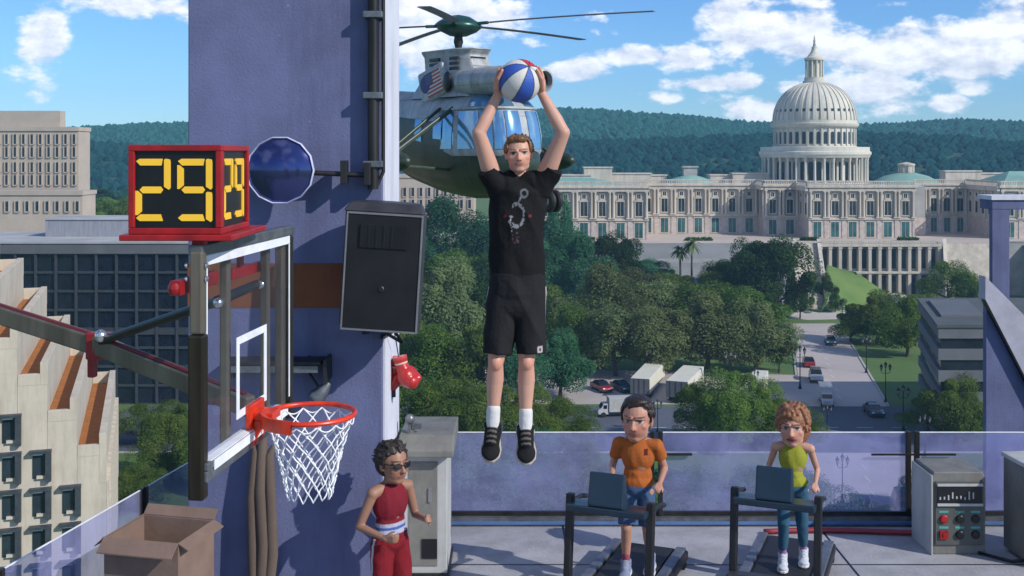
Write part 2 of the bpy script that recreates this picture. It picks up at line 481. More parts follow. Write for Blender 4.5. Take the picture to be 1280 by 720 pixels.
shd = mth('MULTIPLY', mth('SUBTRACT', n1.outputs['Fac'], n2.outputs['Fac']), 3.2)
lit = mth('ADD', .72, shd, clamp=True)
cr = N.new('ShaderNodeMix'); cr.data_type = 'RGBA'; cr.inputs[6].default_value = (4.3, 4.9, 6.4, 1); cr.inputs[7].default_value = (9.4, 9.5, 9.9, 1)
L.new(lit, cr.inputs[0])
mxs = N.new('ShaderNodeMix'); mxs.data_type = 'RGBA'
L.new(mth('MULTIPLY', cm.outputs[0], .93), mxs.inputs[0]); L.new(tint.outputs[2], mxs.inputs[6]); L.new(cr.outputs[2], mxs.inputs[7])
L.new(mxs.outputs[2], bg.inputs['Color'])
bg.inputs['Strength'].default_value = 0.12
vs = SC.view_settings; vs.view_transform = 'Standard'; vs.look = 'None'; vs.gamma = 1; vs.use_curve_mapping = False; vs.exposure = 0.12
SC.cycles.max_bounces = 6; SC.cycles.transparent_max_bounces = 16; SC.cycles.volume_bounces = 0
SC.cycles.use_denoising = True
# ================================================================ ground, streets, hills
MT['lawn'] = mat('lawn_grass', (0.06,0.13,0.028), .95, scale=.06, col2=(0.11,0.17,0.04), bump=.0)
MT['slopegrass'] = mat('mown_slope_grass', (0.085,0.16,0.035), .95, scale=.12, col2=(0.15,0.22,0.055))
MT['paveL'] = mat('pale_pink_paving', (0.44,0.39,0.37), .9, var=.12, scale=.05)
MT['asph'] = mat('blue_grey_shadow_asphalt', (0.085,0.095,0.125), .85, var=.18, scale=.08)
MT['kerb'] = mat('kerb_stone', (0.4,0.39,0.37), .9, var=.1)
MT['terr'] = mat('terrace_paving', (0.47,0.40,0.34), .9, var=.1, scale=.05)
MT['greybank'] = mat('grey_paved_bank', (0.20,0.205,0.20), .9, var=.2, scale=.06)
MT['hill'] = mat('wooded_hill_ground', (0.022,0.06,0.04), .95, var=.4, scale=.02)
MT['pathm'] = mat('pale_path_gravel', (0.5,0.46,0.4), .95, var=.1, scale=.1)

def sheet(name, pts, m, z, kind='structure', label=None, cat=None):
    mb = MB(); mb.add([(p[0], p[1], z) for p in pts], [tuple(range(len(pts)))])
    return tag(mb.build(name, m), label, cat, None, kind)
g = sheet('ground', [(-4000,-2500),(4000,-2500),(4000,5200),(-4000,5200)], MT['lawn'], GZ)
def edge(pl):   # photo points on street level
    return [(G(*p).x, G(*p).y) for p in pl]
# avenue: runs away from us, up to the foot of the terrace
def lin(p, q, Y):
    t = (Y-p[1])/(q[1]-p[1]); return p[0]+(q[0]-p[0])*t
aL = (G(990,405), G(999,484)); aR = (G(1053,413), G(1127,538))
def axL(Y): return lin((aL[0].x, aL[0].y), (aL[1].x, aL[1].y), Y)
def axR(Y): return lin((aR[0].x, aR[0].y), (aR[1].x, aR[1].y), Y)
YN, YF = 20.0, 256.0
sheet('avenue', [(axL(YN),YN),(axR(YN),YN),(axR(YF),YF),(axL(YF),YF)], MT['paveL'], GZ+.008)
Yp0, Yp1 = G(0,500).y, G(0,470).y
sheet('parking_area', [(-10,Yp0-3),(axL(Yp0-3)+.0,Yp0-3),(axL(Yp1),Yp1),(-10,Yp1+8)], MT['paveL'], GZ+.012)
Ys0, Ys1 = G(0,566).y, G(0,508).y
sheet('street', [(-60,Ys0),(220,Ys0),(220,Ys1-6),(axR(Ys1),Ys1),(-60,Ys1)], MT['asph'], GZ+.016)  # asphalt street; its blue-grey also carries the block's shadow as colour
kb = MB()
def kerb(p, q, w=.35):
    kb.beam((p[0],p[1],GZ+.07),(q[0],q[1],GZ+.07), w, .14)
kerb((axR(Ys1)+.2,Ys1),(axR(YF)+.2,YF)); kerb((axL(Yp1)-.2,Yp1+.5),(axL(YF)-.2,YF)); kerb((axL(Ys0)-.2,Ys0),(axL(YN)-.2,YN)); kerb((axR(Ys0)+.2,Ys0),(axR(YN)+.2,YN))
kerb((-60,Ys0),(axL(Ys0)-.4,Ys0)); kerb((axR(Ys0)+.4,Ys0),(220,Ys0)); kerb((-10,Yp1+8.2),(axL(Yp1)-.6,Yp1+.2))
tag(kb.build('kerb', MT['kerb']), kind='structure')
mk = MB()
for k in range(34):   # lane dashes on the avenue and the street
    Y = 60+k*5.6
    if Ys0-2 < Y < Ys1+2: continue
    xm = (axL(Y)+axR(Y))/2
    mk.box(xm-.09, xm+.09, Y, Y+2.4, GZ+.024, GZ+.026)
for k in range(38):
    X = -50+k*5
    mk.box(X, X+2.4, (Ys0+Ys1)/2-.08, (Ys0+Ys1)/2+.08, GZ+.024, GZ+.026)
tag(mk.build('road_marking', mat('worn_marking_paint', (.6,.58,.55), .8, var=.25, scale=.5)), kind='structure')
# left lawn with paths beside the glass office block
# raised terrace the domed building stands on
YT = 307.0
tb = MB()
X0, X1 = -320, 420
tb.quad((X0,YT,PZ),(X1,YT,PZ),(X1,900,PZ),(X0,900,PZ))
tag(tb.build('terrace_ground', MT['terr']), kind='structure')
tl = MB(); tl.quad((X0,420,PZ+.02),(X1,420,PZ+.02),(X1,900,PZ+.02),(X0,900,PZ+.02)); tag(tl.build('lawn', MT['lawn']), kind='structure')
bk = MB()
bk.add([(X0,268,GZ+.03),(66,268,GZ+.03),(78,YT-.0,PZ-.01),(X0,YT,PZ-.01)], [(0,1,2,3)])
bk.add([(X0,YT,PZ-.01),(78,YT,PZ-.01),(78,YT,GZ),(X0,YT,GZ)], [(0,1,2,3)])
tag(bk.build('bank', MT['greybank']), kind='structure')
for k,(zz) in enumerate((.35,.72)):   # low retaining courses across the bank
    y = 268+(YT-268)*zz; z = GZ+(PZ-GZ)*zz
    tag(MB().box(-60,64+10*zz,y-.5,y+.5,z-.3,z+.7).build('retaining_course', MT['stone_d']), kind='structure')
bk = MB()
bk.add([(150,262,GZ+.03),(X1,262,GZ+.03),(X1,YT,PZ-.01),(142,YT,PZ-.01)], [(0,1,2,3)])
tag(bk.build('bank', MT['slopegrass']), kind='structure')
# grass wedge and pale path in front of the arcade
def ht(px, py, z): # point at photo px,py lying at height z (metres above the street)
    v = G(px, py, GZ+z); return (v.x, v.y, v.z)
mw = MB()
a = ht(1030,330,9.5); b = ht(1060,333,9.5); c = ht(1126,376,.1); d = ht(1024,389,.1); e = (a[0], a[1]+6, GZ)
A_, B_, C__, D_ = Vector(a), Vector(b)+Vector((4,2,0)), Vector(c)+Vector((3,4,0)), Vector(d)
vs = []; n_ = 16
for i in range(n_+1):
    u = i/n_
    for k in range(n_+1):
        v_ = k/n_; top_ = A_.lerp(B_, u); bot = D_.lerp(C__, u); p = top_.lerp(bot, v_)
        p.z += 1.5*math.sin(PI*v_)*(1-u)*.8-2.2*u*(1-v_)+.35*noise.noise(Vector((p.x*.3,p.y*.3,0)))
        if u > .9: p.z = p.z*(1-(u-.9)*10)+(GZ-.1)*(u-.9)*10
        if u < .06: p.z = p.z*(u/.06)+(GZ-.1)*(1-u/.06)
        vs.append(p)
mw.add(vs, [(i*(n_+1)+k,i*(n_+1)+k+1,(i+1)*(n_+1)+k+1,(i+1)*(n_+1)+k) for i in range(n_) for k in range(n_)])
tag(mw.build('grass_bank', MT['slopegrass'], smooth='all'), kind='structure')
pp = [(1000,386),(1024,391),(1075,386),(1128,378),(1160,372),(1190,380),(1150,384),(1090,393),(1050,399),(1010,400),(985,397)]
sheet('path', [(G(*q).x, G(*q).y) for q in pp], MT['pathm'], GZ+.012)
# ---- hills with their woods
random.seed(5)
def hill(name, Y0, Y1, hfun, x0, x1, nx, ny, m):
    mb = MB(); vs = []; fs = []
    for j in range(ny+1):
        t = j/ny
        for i in range(nx+1):
            x = x0+(x1-x0)*i/nx; y = Y0+(Y1-Y0)*t
            h = hfun(x)*math.sin(min(1, t*1.25)*PI/2)**0.8
            if t > .8: h *= 1-(t-.8)*1.5
            h += noise.noise(Vector((x*.006, y*.006, 1)))*9*t
            vs.append((x, y, GZ+max(0.0 if j else -1, h)))
    for j in range(ny):
        for i in range(nx):
            a = j*(nx+1)+i; fs.append((a, a+1, a+nx+2, a+nx+1))
    mb.add(vs, fs)
    return tag(mb.build(name, m, smooth='all'), kind='structure'), vs
def hA(x): return 72+9*math.sin(x*.0052+1.0)+6*math.sin(x*.013+.5)+4*noise.noise(Vector((x*.01,0,0)))
def hB(x): return 46+4*math.sin(x*.009)+4*noise.noise(Vector((x*.02,3,0)))
h1, v1 = hill('hills', 900, 1500, hA, -1500, 1600, 90, 14, MT['hill'])
h2, v2 = hill('foothills', 620, 860, hB, -1100, 1150, 70, 8, MT['hill'])
def canopy(name, verts, nx, m, n, r0, r1, label, seedn):
    random.seed(seedn); mb = MB()
    rows = len(verts)//(nx+1)
    ico = [(0,0,1)]+[(math.cos(a)*.9*math.cos(.4),math.sin(a)*.9*math.cos(.4),.45) for a in [k*2*PI/5 for k in range(5)]]+[(math.cos(a),math.sin(a),-.35) for a in [(k+.5)*2*PI/5 for k in range(5)]]
    fc = [(0,1+k,1+(k+1)%5) for k in range(5)]+[(1+k,6+k,1+(k+1)%5) for k in range(5)]+[(1+(k+1)%5,6+k,6+(k+1)%5) for k in range(5)]
    rng = np.random.default_rng(seedn); V = np.array([tuple(v) for v in verts]).reshape(rows, nx+1, 3)
    j = rng.random(n)**.8*(rows-1.001)*.86; i = rng.random(n)*(nx-.001); ji = j.astype(int); ii = i.astype(int)
    A = V[ji, ii]; p = A+(V[ji, ii+1]-A)*(i-ii)[:,None]+(V[ji+1, ii]-A)*(j-ji)[:,None]
    r = rng.uniform(r0, r1, n); q = np.array(ico)
    X = p[:,None,:]+q[None]*r[:,None,None]*rng.uniform(.72, 1.28, (n, len(ico), 3))
    f = np.array(fc)[None]+(np.arange(n)*len(ico))[:,None,None]
    me = bpy.data.meshes.new(name); me.from_pydata(X.reshape(-1,3).tolist(), [], f.reshape(-1,3).tolist()); me.materials.append(m)
    o = bpy.data.objects.new(name, me); COL.objects.link(o); return tag(o, label, 'woodland', kind='stuff')
MT['wood_far'] = leaf_mat('far_woodland_foliage', (0.012,0.070,0.060), (0.035,0.125,0.095), 0.0)  # woodland greens lean teal: part of the distant haze is in their colour
MT['wood_mid'] = leaf_mat('mid_woodland_foliage', (0.006,0.036,0.036), (0.014,0.058,0.052), 0.0)
canopy('hill_forest', v1, 90, MT['wood_far'], 42000, 3.2, 7.5, 'dense forest covering the long hills behind the domed building', 2)
canopy('foothill_forest', v2, 70, MT['wood_mid'], 16000, 2.6, 5.2, 'darker lower belt of woodland at the foot of the hills', 3)
# the air: even haze round everything
hz = MB().box(-1900,2000,-120,1650,GZ-1,H+95).build('haze', None)
hm = bpy.data.materials.new('haze_air'); hm.use_nodes = True
hn = hm.node_tree; hn.nodes.remove(hn.nodes['Principled BSDF'])
pv = hn.nodes.new('ShaderNodeVolumePrincipled'); pv.inputs['Color'].default_value = (.38,.72,1,1); pv.inputs['Density'].default_value = HAZE = 0.00021
hn.links.new(pv.outputs[0], hn.nodes['Material Output'].inputs['Volume'])
hz.data.materials.clear(); hz.data.materials.append(hm)
tag(hz, 'thin bluish summer haze over the city', 'haze', kind='stuff')
# ================================================================ domed government building
CAP = thing('domed_government_building', 'long pale stone building with tall white columned dome and green copper roofs on the terrace', 'building', (89.3, 324, PZ))
def cap_face(x0, x1, y, n, hz=(0, 6.0, 14.0, 17.0), pillars=2, sidecol=False):
    """one front: ground floor, order of columns, entablature and balustrade; y = wall plane (local)"""
    z0, z1, z2, z3 = hz
    p = (x1-x0)/n
    tr = MB()
    tr.box(x0-.3, x1+.3, y-.9, y+.5, z2, z2+1.0)            # architrave
    tr.box(x0-.6, x1+.6, y-1.3, y+.5, z2+1.002, z2+1.45)    # cornice
    tr.box(x0-.2, x1+.2, y-.75, y-.35, z3-.35, z3)          # rail
    tr.box(x0-.2, x1+.2, y-.8, y-.3, z2+1.452, z2+1.8)
    for k in range(int((x1-x0)/.7)):
        xx = x0+.35+k*.7; tr.box(xx-.16, xx+.16, y-.68, y-.42, z2+1.8, z3-.35)
    tr.box(x0-.25, x1+.25, y-.55, y+.2, z1-.5, z1)          # string course
    tr.build('cornice', MT['stone'], CAP)
    for k in range(n+1):
        pl = MB(); pl.box(x0+p*k-.55 if k else x0, (x0+p*k+.55) if k < n else x1, y-.28, y+.1, .002, z1-.5)
        pl.build('plinth_pier', MT['stone_g'], CAP)
    for k in range(n+1):
        for s in ((-.55, .55) if pillars == 2 and 0 < k < n else (0,)):
            c = MB(); xx = min(max(x0+p*k+s, x0+.5), x1-.5)
            c.box(xx-.5, xx+.5, y-.85, y-.02, z1, z1+.4)
            c.lathe([(.40, z1+.4), (.42, z1+.7), (.34, z2-.7), (.46, z2-.4), (.46, z2-.25)], 10, Matrix.Translation((xx, y-.45, 0)))
            c.box(xx-.5, xx+.5, y-.88, y-.02, z2-.25, z2-.002)
            c.build('column', MT['stone'], CAP, smooth=True)
    for k in range(n):
        xc = x0+p*(k+.5)
        for (w, a, b, arch) in ((2.3, .5, z1-1.2, False), (1.9, z1+.9, z1+4.9, True), (1.0, z2-2.0, z2-.9, False)):
            w = min(w, p*.45)
            m = MB(); yo = .16 if a < 2 else 0.0; m.box(xc-w/2, xc+w/2, y-.06-yo, y-.02-yo, a, b)
            fr = 0
            o = m.build('window', MT['winteal'] if a < 2 else MT['win'], CAP)
            f = MB()
            f.box(xc-w/2-.25, xc-w/2, y-.2, y-.0, a-.1, b+.1); f.box(xc+w/2, xc+w/2+.25, y-.2, y-.0, a-.1, b+.1)
            f.box(xc-w/2-.35, xc+w/2+.35, y-.3, y-.0, b+.1, b+.38); f.box(xc-w/2-.3, xc+w/2+.3, y-.3, y-.0, a-.35, a-.1)
            if arch: f.add([(xc-w/2-.4, y-.32, b+.4), (xc+w/2+.4, y-.32, b+.4), (xc, y-.32, b+1.0), (xc-w/2-.4, y, b+.4), (xc+w/2+.4, y, b+.4), (xc, y, b+1.0)], [(0,1,2),(3,5,4),(0,2,5,3),(1,4,5,2),(0,3,4,1)])
            f.box(xc-.04, xc+.04, y-.1-yo, y-.062-yo, a, b)
            f.build('window_frame', MT['stone'], o)
def cap_block(name, x0, x1, y0, y1, top=15.4):
    m = MB(); m.box(x0, x1, y0, y1, 5.502, top-.6); m.build(name, MT['stone_d' if name == 'recessed_wall' else 'stone'], CAP)  # recessed walls get a darker stone, their shade put into the colour
    m = MB(); m.box(x0-.12, x1+.12, y0-.12, y1+.12, -1, 5.5); m.build('ground_storey', MT['stone_g'], CAP)
    m = MB(); m.box(x0-.1, x1+.1, y0+.5, y1+.1, top-.598, top-.3); m.build('roof', MT['roofgrey'], CAP)
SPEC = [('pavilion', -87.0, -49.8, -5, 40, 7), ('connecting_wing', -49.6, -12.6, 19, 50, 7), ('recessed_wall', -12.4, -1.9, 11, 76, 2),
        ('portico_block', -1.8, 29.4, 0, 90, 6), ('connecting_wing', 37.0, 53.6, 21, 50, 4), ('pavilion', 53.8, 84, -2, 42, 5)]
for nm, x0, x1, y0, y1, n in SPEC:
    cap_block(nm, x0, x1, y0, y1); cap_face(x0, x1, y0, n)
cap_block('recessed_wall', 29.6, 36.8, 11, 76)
# left facing fronts of the parts that stand forward
def cap_side(x, y0, y1, n):
    m = MB(); p = (y1-y0)/n
    for k in range(n):
        yc = y0+p*(k+.5)
        for (w, a, b) in ((1.5, .6, 4.6), (1.4, 6.9, 10.4), (.9, 12.0, 13.0)): m.box(x-.05, x-.01, yc-w/2, yc+w/2, a, b)
    m.build('side_window', MT['win'], CAP)
    m = MB()
    m.box(x-1.2, x, y0-.9, y1, 14.0, 15.4); m.box(x-.7, x-.3, y0-.6, y1, 16.6, 17.0)
    for k in range(int((y1-y0)/.8)): m.box(x-.65, x-.35, y0+k*.8, y0+k*.8+.35, 15.4, 16.6)
    for k in range(n+1): m.box(x-.5, x-.02, y0+p*k-.35, y0+p*k+.35, 5.6, 14.0)
    m.build('side_cornice', MT['stone'], CAP)
cap_side(53.8, -2, 21, 5); cap_side(-1.8, 0, 11, 2); cap_side(-12.4, 11, 19, 2)
# copper roofs and low saucer domes
m = MB()
m.lathe([(11,14.9),(10,16.0),(7,17.6),(3.2,18.6),(3.0,18.7)], 28, Matrix.Translation((40, 36, 0)))
m.build('saucer_dome', MT['copper'], CAP, smooth=True)
m = MB(); m.lathe([(2.4,18.2),(2.4,21),(2.8,21.1),(2.8,21.6),(.2,22.2)], 12, Matrix.Translation((40,36,0)))
for k in range(8):
    a = k*PI/4; m.box(-.35,.35,-.1,.1,18.8,20.8, Matrix.Translation((40+2.5*math.cos(a),36+2.5*math.sin(a),0)) @ Matrix.Rotation(a+PI/2,4,'Z'))
m.build('roof_lantern', MT['stone'], CAP)
m = MB(); m.lathe([(8,14.9),(7.4,16.0),(5,17.0),(2.2,17.8),(.1,18)], 24, Matrix.Translation((-31, 36, 0)))
m.build('saucer_dome', MT['copper'], CAP, smooth=True)
m = MB(); m.box(-2.2,2.2,-1.5,1.5,17,20.4, Matrix.Translation((-31,36,0))); m.box(-2.6,2.6,-1.9,1.9,20.4,20.9, Matrix.Translation((-31,36,0)))
m.build('roof_lantern', MT['stone_d'], CAP)
for (x0,x1,y0,y1,h) in ((-84,-53,0,34,2.6),(58,83,6,34,4.6)):
    m = MB(); xm=(x0+x1)/2; ym=(y0+y1)/2
    m.add([(x0,y0,14.9),(x1,y0,14.9),(x1,y1,14.9),(x0,y1,14.9),(xm-4,ym,14.9+h),(xm+4,ym,14.9+h)], [(0,1,5,4),(1,2,5),(2,3,4,5),(3,0,4)])
    m.build('copper_roof', MT['copper'], CAP)
for (x,y,w,d,h) in ((-66,30,9,6,5.6),(-60,33,16,5,3.6),(-74,28,10,6,3.2),(-48,40,10,5,2.9),(-15,45,12,4,3.4),(-22,48,8,6,2.8),(56,44,12,5,4.2),(66,46,20,6,3.4)):
    m = MB(); m.box(x,x+w,y,y+d,14.7,14.7+h); m.box(x-.3,x+w+.3,y-.3,y+d+.3,14.7+h,15.1+h); m.build('roof_house', MT['stone'], CAP)
# the great dome: axis 50 m behind the portico front
ax, ay = (1018-640)/F*374-89.3, 50.0
s = 374/F
def hz_(py): return H-(py-HY)*s-PZ
D = MB(Matrix.Translation((ax, ay, 0)))
prof_drum = [(64*s, hz_(236)), (64*s, hz_(228)), (62*s, hz_(227))]
D.lathe([(70*s,14.0),(70*s,hz_(232)),(66*s,hz_(231)),(66*s,hz_(227)),(52*s,hz_(226.8)),(52*s,hz_(197)),(66*s,hz_(196.8)),(67*s,hz_(194)),(68*s,hz_(193)),(68*s,hz_(190)),(66*s,hz_(189)),(66*s,hz_(184)),(63*s,hz_(183.8)),
         (63*s,hz_(187)),(52*s,hz_(187.2)),(51*s,hz_(183)),(49*s,hz_(182)),(49*s,hz_(161)),(51.5*s,hz_(160)),(53.5*s,hz_(157)),(53.5*s,hz_(155)),(51*s,hz_(154.5)),(51*s,hz_(151))], 72)
dome = D.build('dome', MT['domew'], CAP, smooth=True)
Rz = 50*s; zb, zt = hz_(151), hz_(103)
def shell(t):   # t 0..1 up the dome
    a = t*PI/2*.93
    return Rz*math.cos(a)**.88, zb+(zt-zb)*math.sin(a)/math.sin(PI/2*.93)
D = MB(Matrix.Translation((ax, ay, 0)))
D.lathe([shell(k/24) for k in range(25)], 72); D.build('dome_shell', MT['domew'], dome, smooth=True)
rb = MB(Matrix.Translation((ax, ay, 0)))
for k in range(36):
    a = 2*PI*(k+.5)/36
    for j in range(14):
        r0,z0 = shell(j/14*.98); r1,z1 = shell((j+1)/14*.98); w0 = .032*r0+.08; w1 = .032*r1+.08
        ca, sa = math.cos(a), math.sin(a)
        def pt(r,z,w,o): return ((r+o)*ca-w*sa,(r+o)*sa+w*ca,z)
        rb.add([pt(r0,z0,-w0,-.1),pt(r0,z0,w0,-.1),pt(r0,z0,w0,.32),pt(r0,z0,-w0,.32),pt(r1,z1,-w1,-.1),pt(r1,z1,w1,-.1),pt(r1,z1,w1,.32),pt(r1,z1,-w1,.32)],
               [(0,1,5,4),(1,2,6,5),(2,3,7,6),(3,0,4,7)])
rb.build('dome_rib', MT['domew'], dome)
# openings: they show only on the half that faces the town
def ring(name, r, z0, z1, w, n, m, arch=True, off=0):
    base = None
    for k in range(n):
        a = 2*PI*(k+off)/n
        if math.sin(a) > .25: continue
        M = Matrix.Translation((ax, ay, 0)) @ Matrix.Rotation(a, 4, 'Z')
        mb = MB(M); ol = [(-w/2,z0),(w/2,z0),(w/2,z1)]
        if arch: ol += [(w*.35,z1+w*.3),(0,z1+w*.42),(-w*.35,z1+w*.3)]
        ol += [(-w/2,z1)]
        mb.prism(ol, 'x', r-.1, r+.06); mb.build(name, m, dome)
ring('drum_window', 52*s, hz_(224), hz_(204), 1.7, 36, MT['win'])
ring('attic_window', 49*s, hz_(180), hz_(167), 1.15, 36, MT['win'])
ring('shell_window', shell(.17)[0]+.02, shell(.17)[1]-.9, shell(.17)[1]+.5, .8, 36, MT['win'], False, 0)
for k in range(36):
    a = 2*PI*(k+.5)/36
    if math.sin(a) > .3: continue
    M = Matrix.Translation((ax+math.cos(a)*63*s, ay+math.sin(a)*63*s, 0))
    mb = MB(M); zz0, zz1 = hz_(227), hz_(197)
    mb.lathe([(.62,zz0),(.62,zz0+.4),(.46,zz0+.5),(.40,zz1-.8),(.6,zz1-.3),(.6,zz1)], 10); mb.build('colonnade_column', MT['domew'], dome, smooth=True)
for k in range(36):
    a = 2*PI*(k+.5)/36
    for (r_, w_, za, zb__) in ((49*s,.28,182,161.5),(52*s,.35,226.5,197.5)):
        pb = MB(Matrix.Translation((ax, ay, 0))); pb.box(r_-.1,r_+.4,-w_,w_,hz_(za),hz_(zb__), Matrix.Rotation(a,4,'Z'))
        pb.build('pilaster', MT['domew'], dome)
ln = MB(Matrix.Translation((ax, ay, 0)))
ln.lathe([(14*s,hz_(104)),(14*s,hz_(101)),(12.5*s,hz_(100.5)),(12.5*s,hz_(97)),(6.5*s,hz_(96.8)),(6.5*s,hz_(76)),(12*s,hz_(75.8)),(12.5*s,hz_(74)),(12*s,hz_(72.5)),(9*s,hz_(71)),(6*s,hz_(67)),(4*s,hz_(64)),(3.2*s,hz_(60)),(3.6*s,hz_(58.5)),(1.5*s,hz_(58))], 24)
for k in range(12):
    a = 2*PI*k/12; ln.lathe([(1.3*s,hz_(97)),(1.1*s,hz_(76))], 8, Matrix.Translation((10.5*s*math.cos(a),10.5*s*math.sin(a),0)))
ln.build('lantern', MT['domew'], CAP, smooth=True)
st = MB(Matrix.Translation((ax, ay, 0)))
st.lathe([(1.6*s,hz_(58.5)),(1.9*s,hz_(56)),(1.2*s,hz_(54)),(1.5*s,hz_(51)),(.8*s,hz_(49)),(.9*s,hz_(47)),(.15*s,hz_(44))], 12)
st.build('rooftop_statue', MT['stone_d'], CAP, smooth=True)

# ---- terrace: arcade wall, flights of steps
AR = thing('arcade_wall', 'stone terrace wall with a row of tall dark openings under the domed building', 'wall', (0, 0, 0))
x0, x1 = P(1024,0,YT-.6).x, P(1172,0,YT-.6).x; yw = YT-.6
hh = PZ-GZ
m = MB(); m.box(x0, x1, yw, YT+1.5, GZ, PZ-.01); m.build('back_wall', MT['stone_d'], AR, world=True)
m = MB(); m.box(x0-.4, x1+.4, yw-1.7, yw+.8, PZ-.8, PZ+.0); m.box(x0-.4, x1+.4, yw-1.6, yw-.02, PZ-8.3, PZ-7.7)
m.box(x0-.5,x1+.5,yw-1.75,yw-1.4,PZ+.6,PZ+.9)
for k in range(48):
    xx = x0+(x1-x0)*(k+.5)/48; m.box(xx-.14,xx+.14,yw-1.7,yw-1.45,PZ,PZ+.6)
m.build('balustrade', MT['stone'], AR, world=True)
n = 12
for k in range(n+1):
    xx = x0+(x1-x0)*k/n
    m = MB(); m.box(xx-.42, xx+.42, yw-1.4, yw-.01, GZ, PZ-.802); m.box(xx-.55, xx+.55, yw-1.55, yw-.01, PZ-1.5, PZ-.804); m.build('pier', MT['stone'], AR, world=True)
for k in range(n):
    xx = x0+(x1-x0)*(k+.5)/n
    m = MB(); m.box(xx-.72, xx+.72, yw-.05, yw-.01, PZ-7.0, PZ-1.6); m.box(xx-.72, xx+.72, yw-.05, yw-.01, GZ+.3, PZ-9.0); m.build('opening', MT['win'], AR, world=True)
def steps(xa, xb, ya, yb, za, zb_, n, label, sh=0.0):
    t = thing('stone_steps', label, 'steps', (0,0,0), group='flights of steps up to the terrace')
    m = MB()
    for k in range(n):
        y = ya+(yb-ya)*k/n; z = za+(zb_-za)*(k+1)/n
        if k % 10 == 9: pass
        dx = -sh*(1-k/n); m.box(xa+dx, xb+dx, y, yb+.0, z-(zb_-za)/n+.002 if k else za-.2, z)
    m.build('flight', MT['stone'], t, world=True)
    for x in (xa-.5, xb+.5):
        m = MB(); m.add([(x-.5-sh,ya-1,za),(x+.5-sh,ya-1,za),(x+.5,yb,zb_),(x-.5,yb,zb_),(x-.5-sh,ya-1,za+1.3),(x+.5-sh,ya-1,za+1.3),(x+.5,yb,zb_+1.3),(x-.5,yb,zb_+1.3)],
            [(0,3,2,1),(4,5,6,7),(0,1,5,4),(1,2,6,5),(2,3,7,6),(3,0,4,7)])
        m.build('side_wall', MT['stone'], t, world=True)
    return t
steps(79.2, 85.2, 280, YT-.1, GZ, PZ-.02, 56, 'broad pale steps rising left of the arcade wall', 5.5)
steps(121.4, 136, 293, YT-.1, GZ, PZ-.02, 56, 'broad pale steps rising right of the arcade wall', 5)
m = MB(); m.box(x1+.1, 120.0-.1, yw-1.2, yw+1.4, GZ, PZ+.3)
tag(m.build('terrace_end_wall', MT['stone_d']), 'short plain grey wall between the arcade and the right hand steps', 'wall')
m = MB(); m.box(137.6, X1, YT-1.2, YT+1.0, GZ, PZ+.3); m.box(137.5, X1, YT-1.35, YT+1.1, PZ+.302, PZ+.6)
tag(m.build('retaining_wall', MT['stone_d']), 'long plain retaining wall running off right of the right hand steps', 'wall')
cs = MB(); v = G(1128,380)
cs.lathe([(3.4,0),(3.6,.4),(3.4,1.6),(3.0,1.9),(2.4,1.95)], 20, Matrix.Translation((v.x-1, v.y+4, GZ)), cap=True)
tag(cs.build('round_planter', MT['stone'], smooth=True), 'low round white stone basin at the foot of the grass bank', 'planter')
add_stains(MT['stone'], (.30,.26,.20), (.40,.36,.3), .25, 2, .45); add_stains(MT['domew'], (.36,.33,.27), (.4,.38,.3), .25, 2, .5); add_stains(MT['stone_g'], (.28,.24,.2), (.4,.36,.3), .2, 2, .5)
for k, (px, w, lb) in enumerate(((1030-796+0, 26, 'clipped dark hedge strip before the left wing'), (1010, 22, 'clipped dark hedge strip left of the columned portico front'), (1132, 24, 'clipped dark hedge strip right of the columned portico front'), (872,34,'long clipped hedge strip before the middle wing'))):
    if k == 0: px = 730
    a = P(px, 0, 318)
    hb = MB(); random.seed(k)
    for j in range(260):
        c = Vector((a.x+random.uniform(-.5,.5)*w*.23, 316+random.uniform(-1,1), PZ+random.uniform(.1,.8))); r = random.uniform(.25,.45)
        d1 = Vector([random.gauss(0,1) for _ in range(3)]).normalized()*r; d2 = d1.orthogonal().normalized()*r
        hb.quad(c-d1-d2*.6, c+d1-d2*.6, c+d1+d2*.6, c-d1+d2*.6)
    HEDGES = globals().setdefault('HEDGES', []); HEDGES.append((hb, lb))
# ================================================================ other buildings
MT['conc'] = mat('cream_concrete', (0.52,0.46,0.37), .9, var=.08, scale=.5, bump=.2, bscale=12)
MT['concside'] = mat('ribbed_concrete', (0.50,0.44,0.36), .95, var=.18, scale=3, bump=.9, bscale=6)
MT['orange'] = mat('orange_clay_terrace', (0.36,0.125,0.022), .9, var=.2, scale=1.2, bump=.4, bscale=4)
MT['glassdark'] = mat('dark_curtain_glass', (0.010,0.014,0.024), .12, var=.5, scale=.35)
MT['mull'] = mat('slate_mullion', (0.055,0.065,0.075), .5, .3, var=.2)
MT['slate'] = mat('slate_cladding', (0.11,0.115,0.125), .7, var=.15, scale=.3)
MT['darkroof'] = mat('weathered_dark_roof', (0.075,0.085,0.085), .9, var=.2, scale=.25)
MT['cream'] = mat('cream_stone_office', (0.42,0.36,0.29), .9, var=.08, scale=.2)
MT['bluecap'] = mat('blue_metal_cap', (0.03,0.12,0.24), .4, .4, var=.2)

